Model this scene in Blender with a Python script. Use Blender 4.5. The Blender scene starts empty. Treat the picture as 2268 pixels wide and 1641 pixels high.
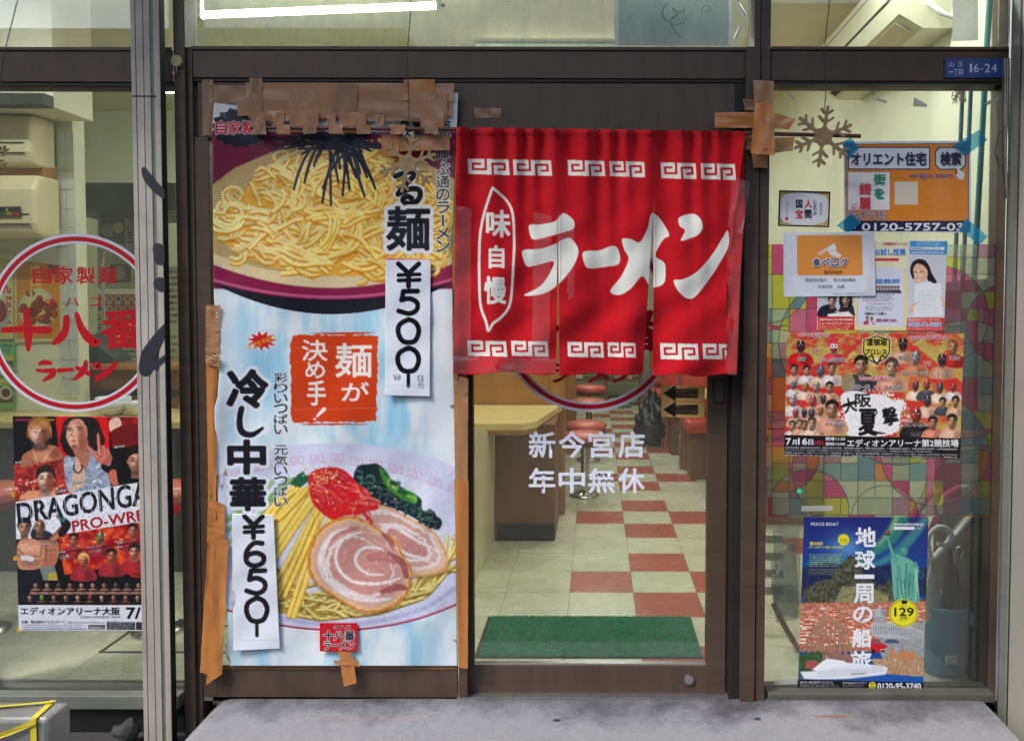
import bpy, bmesh, math, random
import numpy as np
from mathutils import Vector, Matrix
random.seed(7); RNG = np.random.default_rng(11)
SC = bpy.context.scene
COL = SC.collection
# ---------------------------------------------------------------- camera
# measured on the photograph in a 2268 x 1641 unit frame (u right, v down)
FW, FH, FPX = 2268.0, 1641.0, 1779.0
CAM = np.array((0.0, -2.74, 1.36)); PITCH = 2.14; ROLL = 0.12
cam_d = bpy.data.cameras.new('camera'); cam = bpy.data.objects.new('camera', cam_d); COL.objects.link(cam)
cam_d.sensor_width = 36; cam_d.lens = FPX / FW * 36
cam_d.shift_x = -186 / FW; cam_d.shift_y = -75 / FW
cam_d.clip_start = 0.02; cam_d.clip_end = 300
cam.location = CAM
RM = Matrix.Rotation(math.radians(90 - PITCH), 3, 'X') @ Matrix.Rotation(math.radians(ROLL), 3, 'Z')
cam.rotation_euler = RM.to_euler()
SC.camera = cam
RN = np.array(RM)
# ---------------------------------------------------------------- world, sun, exposure
w = bpy.data.worlds.new('World'); SC.world = w; w.use_nodes = True
nt = w.node_tree; bg = nt.nodes['Background']
sky = nt.nodes.new('ShaderNodeTexSky'); sky.sky_type = 'NISHITA'; sky.sun_disc = False
SUN_EL, SUN_AZ = 50, 230
sky.sun_elevation = math.radians(SUN_EL); sky.sun_rotation = math.radians(SUN_AZ)
sky.air_density = 1.3; sky.dust_density = 2.5
nt.links.new(sky.outputs[0], bg.inputs[0]); bg.inputs[1].default_value = 0.15
sl = bpy.data.lights.new('sun', 'SUN'); so = bpy.data.objects.new('sun', sl); COL.objects.link(so)
sl.energy = 2.0; sl.angle = math.radians(16); sl.color = (1, .965, .92)
az = math.radians(SUN_AZ); el = math.radians(SUN_EL)
sd = Vector((math.sin(az) * math.cos(el), math.cos(az) * math.cos(el), math.sin(el)))
so.rotation_euler = sd.to_track_quat('Z', 'Y').to_euler()
SC.view_settings.view_transform = 'Standard'; SC.view_settings.look = 'None'
SC.view_settings.exposure = 0.6; SC.view_settings.gamma = 1; SC.view_settings.use_curve_mapping = False
SC.cycles.use_denoising = True
try: SC.cycles.denoiser = 'OPENIMAGEDENOISE'
except Exception: pass
SC.cycles.transparent_max_bounces = 24; SC.cycles.max_bounces = 8; SC.cycles.diffuse_bounces = 4
SC.cycles.sample_clamp_indirect = 6; SC.cycles.caustics_reflective = False; SC.cycles.caustics_refractive = False
# ---------------------------------------------------------------- measuring helpers
def PN(px, py, Y):
    px = np.asarray(px, float); py = np.asarray(py, float); Y = np.asarray(Y, float) + 0 * px
    a = (px - FW / 2) / FPX + cam_d.shift_x * FW / FPX
    b = -(py - FH / 2) / FPX + cam_d.shift_y * FW / FPX
    d = RN[:, 0] * a[..., None] + RN[:, 1] * b[..., None] - RN[:, 2]
    t = (Y - CAM[1]) / d[..., 1]
    return CAM + d * t[..., None]
def P(px, py, Y=0.0):
    return Vector(PN(px, py, Y).tolist())
def X_(px, Y=0.0, py=820): return P(px, py, Y).x
def Z_(py, Y=0.0, px=1134): return P(px, py, Y).z
def lin(c):
    c = np.asarray(c, float)
    return np.where(c <= 0.04045, c / 12.92, ((c + 0.055) / 1.055) ** 2.4)
def rgb(r, g, b): return tuple(lin(np.array((r, g, b)) / 255.0).tolist())
# ---------------------------------------------------------------- materials
def newmat(name):
    m = bpy.data.materials.new(name); m.use_nodes = True
    return m, m.node_tree, m.node_tree.nodes['Principled BSDF']
def N(nt, t, **k):
    n = nt.nodes.new(t)
    for a, v in k.items(): setattr(n, a, v)
    return n
WORLD = [False]
def noise(nt, scale, detail=4, rough=.6, coord='Object', stretch=None):
    if WORLD[0]: tc, coord = N(nt, 'ShaderNodeNewGeometry'), 'Position'
    else: tc = N(nt, 'ShaderNodeTexCoord')
    n = N(nt, 'ShaderNodeTexNoise')
    n.inputs['Scale'].default_value = scale; n.inputs['Detail'].default_value = detail; n.inputs['Roughness'].default_value = rough
    if stretch:
        mp = N(nt, 'ShaderNodeMapping'); mp.inputs['Scale'].default_value = stretch
        nt.links.new(tc.outputs[coord], mp.inputs[0]); nt.links.new(mp.outputs[0], n.inputs['Vector'])
    else: nt.links.new(tc.outputs[coord], n.inputs['Vector'])
    return n
def ramp(nt, src, stops):
    r = N(nt, 'ShaderNodeValToRGB'); e = r.color_ramp.elements
    while len(e) < len(stops): e.new(0.5)
    for k, (p, c) in enumerate(stops):
        e[k].position = p; e[k].color = (*c, 1) if len(c) == 3 else c
    nt.links.new(src, r.inputs[0]); return r
def mat(name, col, rough=.5, metal=0, var=.15, vscale=6, bump=0, bscale=40, col2=None, stretch=None, coat=0, dirt=0):
    m, nt, b = newmat(name)
    c = np.array(col[:3]); c2 = np.array(col2) if col2 is not None else c * (1 - var)
    n = noise(nt, vscale, 6, .65, stretch=stretch)
    r = ramp(nt, n.outputs[0], [(.32, tuple(c2)), (.68, tuple(np.clip(c * (1 + var * .5), 0, 1)))])
    last = r.outputs[0]
    if dirt:
        n3 = noise(nt, vscale * .45, 9, .75)
        r3 = ramp(nt, n3.outputs[0], [(.5, (1, 1, 1)), (.72, (1 - dirt,) * 3)])
        mx = N(nt, 'ShaderNodeMix', data_type='RGBA', blend_type='MULTIPLY'); mx.inputs[0].default_value = 1
        nt.links.new(last, mx.inputs[6]); nt.links.new(r3.outputs[0], mx.inputs[7]); last = mx.outputs[2]
    nt.links.new(last, b.inputs['Base Color'])
    b.inputs['Roughness'].default_value = rough; b.inputs['Metallic'].default_value = metal
    b.inputs['Coat Weight'].default_value = coat
    n4 = noise(nt, vscale * 2.3, 5, .7)
    mr = N(nt, 'ShaderNodeMapRange'); mr.inputs[3].default_value = max(rough - .12, .02); mr.inputs[4].default_value = min(rough + .15, 1)
    nt.links.new(n4.outputs[0], mr.inputs[0]); nt.links.new(mr.outputs[0], b.inputs['Roughness'])
    if bump:
        n2 = noise(nt, bscale, 5, .6); bp = N(nt, 'ShaderNodeBump'); bp.inputs['Strength'].default_value = bump
        bp.inputs['Distance'].default_value = .004
        nt.links.new(n2.outputs[0], bp.inputs['Height']); nt.links.new(bp.outputs[0], b.inputs['Normal'])
    return m
def printmat(name, rough=.45, coat=.0, bump=.0, bscale=9, alpha=None, spec=.5, sheen=0):
    m, nt, b = newmat(name)
    a = N(nt, 'ShaderNodeAttribute', attribute_name='Col')
    nt.links.new(a.outputs[0], b.inputs['Base Color'])
    b.inputs['Roughness'].default_value = rough; b.inputs['Coat Weight'].default_value = coat; b.inputs['Coat Roughness'].default_value = .08
    b.inputs['Specular IOR Level'].default_value = spec
    b.inputs['Sheen Weight'].default_value = sheen
    if alpha: b.inputs['Alpha'].default_value = alpha
    if bump:
        n2 = noise(nt, bscale, 4, .55); n2.inputs['Distortion'].default_value = 1.2
        bp = N(nt, 'ShaderNodeBump'); bp.inputs['Strength'].default_value = bump; bp.inputs['Distance'].default_value = .01
        nt.links.new(n2.outputs[0], bp.inputs['Height'])
        nt.links.new(bp.outputs[0], b.inputs['Coat Normal'] if coat else b.inputs['Normal'])
        if coat: nt.links.new(bp.outputs[0], b.inputs['Normal'])
    return m
def glassmat(name, tint=(.93, .96, .93), dirt=.03, refl=1.0, dscale=3):
    m = bpy.data.materials.new(name); m.use_nodes = True; nt = m.node_tree; nt.nodes.clear()
    out = N(nt, 'ShaderNodeOutputMaterial'); tr = N(nt, 'ShaderNodeBsdfTransparent'); tr.inputs[0].default_value = (*tint, 1)
    gl = N(nt, 'ShaderNodeBsdfGlossy'); gl.inputs['Roughness'].default_value = .015; gl.inputs[0].default_value = (1, 1, 1, 1)
    fr = N(nt, 'ShaderNodeFresnel'); fr.inputs[0].default_value = 1.5
    mul = N(nt, 'ShaderNodeMath', operation='MULTIPLY'); mul.inputs[1].default_value = 1.15 * refl
    nt.links.new(fr.outputs[0], mul.inputs[0])
    mx = N(nt, 'ShaderNodeMixShader'); nt.links.new(mul.outputs[0], mx.inputs[0]); nt.links.new(tr.outputs[0], mx.inputs[1]); nt.links.new(gl.outputs[0], mx.inputs[2])
    df = N(nt, 'ShaderNodeBsdfDiffuse'); df.inputs[0].default_value = (.62, .66, .64, 1)
    tl = N(nt, 'ShaderNodeBsdfTranslucent'); tl.inputs[0].default_value = (.62, .66, .62, 1)
    ad = N(nt, 'ShaderNodeMixShader'); ad.inputs[0].default_value = .5; nt.links.new(df.outputs[0], ad.inputs[1]); nt.links.new(tl.outputs[0], ad.inputs[2])
    n = noise(nt, dscale, 8, .7, stretch=(1, 1, .35)); r = N(nt, 'ShaderNodeMapRange'); r.inputs[1].default_value = .35; r.inputs[2].default_value = .75
    r.inputs[3].default_value = dirt * .3; r.inputs[4].default_value = dirt * 1.8
    nt.links.new(n.outputs[0], r.inputs[0])
    m2 = N(nt, 'ShaderNodeMixShader'); nt.links.new(r.outputs[0], m2.inputs[0]); nt.links.new(mx.outputs[0], m2.inputs[1]); nt.links.new(ad.outputs[0], m2.inputs[2])
    nt.links.new(m2.outputs[0], out.inputs[0]); return m
def filmmat(name, alpha=.25, tint=(1, 1, 1), rough=.12, bump=.5, bscale=60, milky=(.7, .7, .7)):
    """clear or tinted plastic film: see-through with glossy creases"""
    m = bpy.data.materials.new(name); m.use_nodes = True; nt = m.node_tree; nt.nodes.clear()
    out = N(nt, 'ShaderNodeOutputMaterial'); tr = N(nt, 'ShaderNodeBsdfTransparent'); tr.inputs[0].default_value = (*tint, 1)
    pb = N(nt, 'ShaderNodeBsdfPrincipled'); pb.inputs['Base Color'].default_value = (*milky, 1); pb.inputs['Roughness'].default_value = rough
    n2 = noise(nt, bscale, 3, .5); n2.inputs['Distortion'].default_value = 2
    bp = N(nt, 'ShaderNodeBump'); bp.inputs['Strength'].default_value = bump; bp.inputs['Distance'].default_value = .006
    nt.links.new(n2.outputs[0], bp.inputs['Height']); nt.links.new(bp.outputs[0], pb.inputs['Normal'])
    gl = N(nt, 'ShaderNodeBsdfGlossy'); gl.inputs['Roughness'].default_value = rough; nt.links.new(bp.outputs[0], gl.inputs['Normal'])
    mx = N(nt, 'ShaderNodeMixShader'); mx.inputs[0].default_value = alpha
    nt.links.new(tr.outputs[0], mx.inputs[1]); nt.links.new(pb.outputs[0], mx.inputs[2])
    m3 = N(nt, 'ShaderNodeMixShader'); fr = N(nt, 'ShaderNodeFresnel'); fr.inputs[0].default_value = 1.5; nt.links.new(bp.outputs[0], fr.inputs['Normal'])
    nt.links.new(fr.outputs[0], m3.inputs[0]); nt.links.new(mx.outputs[0], m3.inputs[1]); nt.links.new(gl.outputs[0], m3.inputs[2])
    nt.links.new(m3.outputs[0], out.inputs[0]); return m
def emat(name, col, s):
    m = bpy.data.materials.new(name); m.use_nodes = True; nt = m.node_tree; nt.nodes.clear()
    out = N(nt, 'ShaderNodeOutputMaterial'); e = N(nt, 'ShaderNodeEmission'); e.inputs[0].default_value = (*col, 1); e.inputs[1].default_value = s
    nt.links.new(e.outputs[0], out.inputs[0]); return m
def cleartape(name, base=.04, glint=.5, scale=16, milky=.05):
    m = bpy.data.materials.new(name); m.use_nodes = True; nt = m.node_tree; nt.nodes.clear(); out = N(nt, 'ShaderNodeOutputMaterial')
    tr = N(nt, 'ShaderNodeBsdfTransparent'); df = N(nt, 'ShaderNodeBsdfDiffuse'); df.inputs[0].default_value = (.9, .8, .84, 1); gl = N(nt, 'ShaderNodeBsdfGlossy'); gl.inputs['Roughness'].default_value = .22
    n = noise(nt, scale, 5, .6); n.inputs['Distortion'].default_value = 2.2; n.noise_type = 'RIDGED_MULTIFRACTAL'
    r = N(nt, 'ShaderNodeMapRange'); r.inputs[1].default_value = .75; r.inputs[2].default_value = 1.5; r.inputs[3].default_value = base; r.inputs[4].default_value = glint; nt.links.new(n.outputs[0], r.inputs[0])
    m1 = N(nt, 'ShaderNodeMixShader'); m1.inputs[0].default_value = milky; nt.links.new(tr.outputs[0], m1.inputs[1]); nt.links.new(df.outputs[0], m1.inputs[2])
    m2 = N(nt, 'ShaderNodeMixShader'); nt.links.new(r.outputs[0], m2.inputs[0]); nt.links.new(m1.outputs[0], m2.inputs[1]); nt.links.new(gl.outputs[0], m2.inputs[2]); nt.links.new(m2.outputs[0], out.inputs[0]); return m
M = {}
M['bronze'] = mat('bronze aluminium', rgb(88, 72, 60), .42, .2, .22, 2.6, .2, 240, stretch=(1, 1, 9), dirt=.4)
M['bronze_h'] = mat('bronze aluminium rails', rgb(88, 73, 61), .42, .2, .22, 2.6, .2, 240, stretch=(9, 1, 1), dirt=.4)
M['black'] = mat('black rubber', (.012, .012, .013), .5, 0, .3)
M['darkgap'] = mat('dark channel', (.02, .018, .016), .6, .2, .3)
M['alu'] = mat('weathered aluminium', rgb(186, 178, 168), .55, .12, .18, 5, .3, 160, stretch=(4, 4, .5), dirt=.35)
M['greypost'] = mat('grey post', rgb(120, 124, 116), .5, .1, .15, 3, .1, 100, stretch=(1, 1, 6), dirt=.3)
M['silldk'] = mat('dark sill', rgb(96, 96, 88), .5, .2, .2, 3, dirt=.4)
M['chrome'] = mat('chrome', (.62, .62, .6), .18, 1, .1, 8)
M['steel'] = mat('brushed steel', (.5, .5, .48), .3, .9, .2, 12)
M['glass'] = glassmat('window glass', tint=(.95, .97, .95), dirt=.05, refl=1.25)
M['dusty'] = glassmat('dusty glass', tint=(.9, .95, .9), dirt=.14, dscale=22)
M['cream'] = mat('cream painted wall', rgb(236, 236, 216), .55, 0, .09, 1.6, .08, 60, dirt=.12)
M['creamg'] = mat('greenish cream wall', rgb(236, 240, 216), .55, 0, .12, 1.3, .08, 60, dirt=.2)
M['ceil'] = mat('ceiling', rgb(224, 218, 182), .8, 0, .1, 2, .3, 90)
M['acbody'] = mat('yellowed plastic', rgb(226, 218, 180), .35, 0, .08, 2)
M['acwhite'] = mat('off white plastic', rgb(228, 228, 200), .4, 0, .08, 2, dirt=.1)
M['wood'] = mat('orange brown veneer', rgb(176, 122, 66), .38, 0, .18, 3, .05, 80, stretch=(3, 3, .4), coat=.15)
M['wooddk'] = mat('dark veneer', rgb(124, 84, 52), .45, 0, .2, 3, .05, 80, stretch=(3, 3, .4))
M['top'] = mat('cream laminate', rgb(240, 220, 152), .3, 0, .08, 4, stretch=(.5, 8, 1), coat=.2)
M['red'] = mat('red vinyl', rgb(206, 74, 58), .35, 0, .12, 5, .1, 120, coat=.2)
M['redpink'] = mat('faded red vinyl', rgb(216, 100, 84), .32, 0, .1, 5, .05, 120, coat=.3)
WORLD[0] = True
M['tilew'] = mat('cream floor tile', rgb(216, 218, 192), .25, 0, .14, 3, .03, 30, dirt=.35)
M['tiler'] = mat('red floor tile', rgb(188, 96, 80), .25, 0, .2, 3, .03, 30, dirt=.3)
WORLD[0] = False
M['grout'] = mat('floor joint', rgb(96, 92, 70), .8)
M['mat'] = mat('green carpet', rgb(12, 122, 84), .95, 0, .45, 38, 1.0, 260)
M['conc'] = mat('concrete', rgb(176, 176, 186), .85, 0, .18, 4, .5, 90, dirt=.35)
M['asphalt'] = mat('asphalt', (.055, .055, .057), .85, 0, .3, 30, .6, 200)
M['tape'] = mat('brown packing tape', rgb(178, 130, 92), .3, 0, .12, 7, .35, 26, stretch=(6, 1, 1), coat=.25)
M['tapeo'] = mat('orange packing tape', rgb(196, 128, 68), .32, 0, .12, 7, .35, 22, stretch=(1, 1, .4), coat=.25)
M['tapedk'] = mat('old packing tape', rgb(156, 118, 88), .35, 0, .16, 7, .3, 26, coat=.2)
M['ctape'] = cleartape('clear tape', .05, .6, 15, .05)
M['ctape2'] = cleartape('clear tape smooth', .04, .3, 9, .05)
M['btape'] = filmmat('cyan tape', .55, (.35, .8, .95), .3, .2, 30, rgb(20, 150, 205))
M['bag'] = filmmat('clear vinyl bag', .5, (.93, .96, .93), .15, 1.0, 14, (.72, .78, .72))
for k_ in ('tape', 'tapedk', 'tapeo'): M[k_].node_tree.nodes['Principled BSDF'].inputs['Alpha'].default_value = .88
M['rod'] = mat('rusty brown rod', rgb(96, 52, 44), .4, .2, .3, 14, .2, 120)
M['flake'] = mat('dull gold plastic', rgb(134, 114, 80), .45, .25, .3, 25, .25, 90)
M['wire'] = mat('twisted cord', (.03, .028, .026), .6)
M['print'] = printmat('printed paper', .4, bump=.12, bscale=7)
M['gloss'] = printmat('glossy print', .3, coat=.55, bump=.35, bscale=6)
M['laminated'] = printmat('laminated print', .25, coat=.8, bump=.3, bscale=5)
M['cloth'] = printmat('cotton cloth', .85, bump=.25, bscale=420, spec=.15, sheen=.15)
M['vinyl'] = printmat('vinyl lettering', .4, bump=0)
M['label'] = printmat('lettering ink', .5)
M['teal'] = mat('teal rod', rgb(28, 122, 132), .4, 0, .15)
M['bin'] = mat('blue plastic bin', rgb(60, 160, 205), .4, 0, .15, 3, dirt=.2)
M['umbcan'] = mat('pale umbrella sheet', rgb(196, 208, 214), .3, 0, .2, 20, .5, 60, coat=.4)
M['white'] = mat('white plastic', rgb(232, 236, 240), .35)
M['umbw'] = mat('pale umbrella handle', rgb(240, 248, 255), .25, coat=.4)
M['pink'] = mat('pink handle', rgb(226, 60, 160), .3, coat=.3)
M['tart'] = mat('dark tartan', rgb(40, 44, 66), .8, 0, .4, 30)
M['hook'] = mat('cream magnet', rgb(190, 176, 116), .45)
M['tin'] = mat('tin', rgb(170, 172, 168), .3, .5, .2, 6)
M['yband'] = mat('yellow strap', rgb(228, 206, 60), .4)
M['bagk'] = mat('black bin liner', (.02, .02, .022), .3, 0, .3, 8, .8, 25)
M['dark'] = mat('dark kitchen steel', rgb(70, 74, 66), .4, .5, .25, 4)
M['grey'] = mat('grey board', rgb(146, 156, 148), .6, 0, .2, 5, .1, 40, dirt=.3)
M['fixture'] = mat('lamp fixture enamel', rgb(232, 234, 220), .4)
M['tube'] = emat('fluorescent tube', (.93, 1.0, .95), 40)
M['tube2'] = emat('fluorescent tube inside', (1.0, .99, .92), 8)
M['spray'] = mat('black spray paint', (.02, .02, .03), .6, 0, .2)
M['blueplate'] = mat('blue enamel', rgb(28, 62, 140), .3, 0, .08, coat=.4)
M['farwall'] = mat('dark street wall', rgb(84, 82, 80), .8, 0, .2, 2)
M['plaster'] = mat('street plaster', rgb(150, 146, 138), .8, 0, .12, 2)
M['card'] = mat('manila card', rgb(206, 162, 86), .6, 0, .08, 8)
def transmat(name, col, t=.5):
    m, nt, b = newmat(name); out = nt.nodes['Material Output']; b.inputs['Base Color'].default_value = (*col, 1); b.inputs['Roughness'].default_value = .6
    tl = N(nt, 'ShaderNodeBsdfTranslucent'); tl.inputs[0].default_value = (*col, 1); mx = N(nt, 'ShaderNodeMixShader'); n = noise(nt, 7, 7, .7)
    r = ramp(nt, n.outputs[0], [(.3, tuple(x * .75 for x in col)), (.6, col)]); nt.links.new(r.outputs[0], b.inputs['Base Color']); nt.links.new(r.outputs[0], tl.inputs[0])
    mx.inputs[0].default_value = t; nt.links.new(b.outputs[0], mx.inputs[1]); nt.links.new(tl.outputs[0], mx.inputs[2]); nt.links.new(mx.outputs[0], out.inputs[0]); return m
M['paper'] = transmat('thin white paper', rgb(232, 236, 240), .45); M['board'] = transmat('grey translucent board', rgb(176, 186, 180), .5); M['whitet'] = transmat('white tape on glass', rgb(226, 230, 226), .5)
M['floorbase'] = M['grout']
# ---------------------------------------------------------------- mesh builder
class MB:
    def __init__(s): s.v = []; s.f = []; s.sm = []
    def add(s, vs, fs, smooth=False):
        k = len(s.v); s.v += [tuple(v) for v in vs]; s.f += [tuple(i + k for i in f) for f in fs]; s.sm += [smooth] * len(fs); return s
    def box(s, x0, x1, y0, y1, z0, z1, bev=0):
        if x0 > x1: x0, x1 = x1, x0
        if y0 > y1: y0, y1 = y1, y0
        if z0 > z1: z0, z1 = z1, z0
        b = min(bev, (x1 - x0) * .3, (y1 - y0) * .3, (z1 - z0) * .3)
        if b <= 0:
            return s.add([(x0, y0, z0), (x1, y0, z0), (x1, y1, z0), (x0, y1, z0), (x0, y0, z1), (x1, y0, z1), (x1, y1, z1), (x0, y1, z1)],
                         [(0, 3, 2, 1), (4, 5, 6, 7), (0, 1, 5, 4), (1, 2, 6, 5), (2, 3, 7, 6), (3, 0, 4, 7)])
        bm = bmesh.new(); r = bmesh.ops.create_cube(bm, size=1)
        for v in bm.verts:
            v.co = Vector((x0 if v.co.x < 0 else x1, y0 if v.co.y < 0 else y1, z0 if v.co.z < 0 else z1))
        bmesh.ops.bevel(bm, geom=bm.edges[:], offset=b, segments=2, profile=.5, affect='EDGES')
        return s.bm(bm)
    def bm(s, bm, smooth=False):
        bm.verts.index_update(); s.add([v.co[:] for v in bm.verts], [[v.index for v in f.verts] for f in bm.faces], smooth); bm.free(); return s
    def prism(s, pts, n0, n1):
        """pts: world points of a polygon; n0,n1: offset vectors of the two caps"""
        k = len(pts); a = [Vector(p) + Vector(n0) for p in pts]; b = [Vector(p) + Vector(n1) for p in pts]
        return s.add(a + b, [tuple(range(k)), tuple(range(2 * k - 1, k - 1, -1))] + [(i, i + k, (i + 1) % k + k, (i + 1) % k) for i in range(k)])
    def tube(s, path, r, n=10, cap=True, smooth=True):
        path = [Vector(p) for p in path]; rs = r if isinstance(r, (list, tuple)) else [r] * len(path)
        vs = []; up = Vector((0.13, .31, .94))
        for i, p in enumerate(path):
            t = (path[min(i + 1, len(path) - 1)] - path[max(i - 1, 0)])
            t = t.normalized() if t.length > 1e-9 else Vector((0, 0, 1))
            a = t.cross(up)
            if a.length < .05: a = t.cross(Vector((1, 0, 0)))
            a.normalize(); b = t.cross(a)
            vs += [p + (a * math.cos(2 * math.pi * k / n) + b * math.sin(2 * math.pi * k / n)) * rs[i] for k in range(n)]
        fs = [(i * n + k, i * n + (k + 1) % n, (i + 1) * n + (k + 1) % n, (i + 1) * n + k) for i in range(len(path) - 1) for k in range(n)]
        s.add(vs, fs, smooth)
        if cap:
            s.add(vs[:n], [tuple(range(n - 1, -1, -1))]); s.add(vs[-n:], [tuple(range(n))])
        return s
    def lathe(s, c, prof, n=24, smooth=True):
        c = Vector(c); vs = []
        for r, z in prof: vs += [c + Vector((r * math.cos(2 * math.pi * k / n), r * math.sin(2 * math.pi * k / n), z)) for k in range(n)]
        fs = [(i * n + k, i * n + (k + 1) % n, (i + 1) * n + (k + 1) % n, (i + 1) * n + k) for i in range(len(prof) - 1) for k in range(n)]
        return s.add(vs, fs, smooth)
    def build(s, name, m, parent=None, kind=None, label=None):
        me = bpy.data.meshes.new(name); me.from_pydata([tuple(v) for v in s.v], [], s.f); me.update()
        me.polygons.foreach_set('use_smooth', s.sm)
        me.materials.append(M[m] if isinstance(m, str) else m)
        return link(name, me, parent, kind, label)
def link(name, me, parent=None, kind=None, label=None):
    o = bpy.data.objects.new(name, me); COL.objects.link(o)
    if parent is not None:
        o.parent = parent
        if parent.parent is None and parent.type == 'EMPTY':
            o.matrix_parent_inverse = Matrix.Translation(-parent.location)
    if kind: o['kind'] = kind
    if label: o['label'] = label
    return o
def tag(o, label, cat, group=None, kind=None):
    o['label'] = label; o['category'] = cat
    if group: o['group'] = group
    if kind: o['kind'] = kind
    return o
def thing(name, label, cat, loc=(0, 0, 0), group=None):
    o = bpy.data.objects.new(name, None); COL.objects.link(o); o.location = loc; o.empty_display_size = .1
    return tag(o, label, cat, group)
def box(name, m, parent, x0, x1, y0, y1, z0, z1, bev=.0015, **k):
    return MB().box(x0, x1, y0, y1, z0, z1, bev).build(name, m, parent, **k)
def pbox(name, m, parent, u0, v0, u1, v1, Y, depth, bev=.0015, **k):
    """box whose front face at depth Y covers the measured rectangle"""
    um, vm = (u0 + u1) / 2, (v0 + v1) / 2
    return box(name, m, parent, P(u0, vm, Y).x, P(u1, vm, Y).x, Y, Y + depth, P(um, v1, Y).z, P(um, v0, Y).z, bev, **k)
def copy_tree(o, dloc, label=None, parent=None, root=True):
    c = o.copy(); COL.objects.link(c)
    if parent is not None: c.parent = parent
    if root:
        c.location = Vector(o.location) + Vector(dloc)
        if label: c['label'] = label
    for ch in o.children: copy_tree(ch, None, None, c, False)
    return c
# ---------------------------------------------------------------- glyphs
_gc = {}
def glyphs(s, bold=0.0, res=3):
    k = (s, round(bold, 4), res)
    if k in _gc: return _gc[k]
    c = bpy.data.curves.new('glyphs', 'FONT'); c.body = s; c.offset = bold; c.resolution_u = res; c.fill_mode = 'BOTH'
    o = bpy.data.objects.new('glyphs', c); COL.objects.link(o)
    bpy.context.view_layer.update()
    dg = bpy.context.evaluated_depsgraph_get()
    me = bpy.data.meshes.new_from_object(o.evaluated_get(dg))
    v = np.zeros(len(me.vertices) * 3); me.vertices.foreach_get('co', v); v = v.reshape(-1, 3)[:, :2]
    me.calc_loop_triangles(); t = np.zeros(len(me.loop_triangles) * 3, int); me.loop_triangles.foreach_get('vertices', t); t = t.reshape(-1, 3)
    bpy.data.objects.remove(o); bpy.data.curves.remove(c); bpy.data.meshes.remove(me)
    if len(v) == 0: v = np.zeros((3, 2)); t = np.array([[0, 1, 2]])
    lo, hi = v.min(0), v.max(0); sz = np.maximum(hi - lo, 1e-6)
    uv = (v - lo) / sz; uv[:, 1] = 1 - uv[:, 1]
    _gc[k] = (uv, t, sz[0] / sz[1]); return _gc[k]
def quad_map(uv, q):
    q = np.array(q, float); u = uv[:, :1]; v = uv[:, 1:]
    return (1 - v) * ((1 - u) * q[0] + u * q[1]) + v * ((1 - u) * q[3] + u * q[2])
def R4(x0, y0, x1, y1): return [(x0, y0), (x1, y0), (x1, y1), (x0, y1)]
def cmr(pts, closed=True, n=6):
    pts = [np.array(p, float) for p in pts]; k = len(pts); out = []
    rng = range(k) if closed else range(k - 1)
    for i in rng:
        p0 = pts[(i - 1) % k] if closed or i > 0 else pts[i]; p1 = pts[i]; p2 = pts[(i + 1) % k]
        p3 = pts[(i + 2) % k] if closed or i + 2 < k else p2
        for j in range(n):
            t = j / n
            out.append(.5 * ((2 * p1) + (-p0 + p2) * t + (2 * p0 - 5 * p1 + 4 * p2 - p3) * t * t + (-p0 + 3 * p1 - 3 * p2 + p3) * t ** 3))
    if not closed: out.append(pts[-1])
    return np.array(out)
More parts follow.
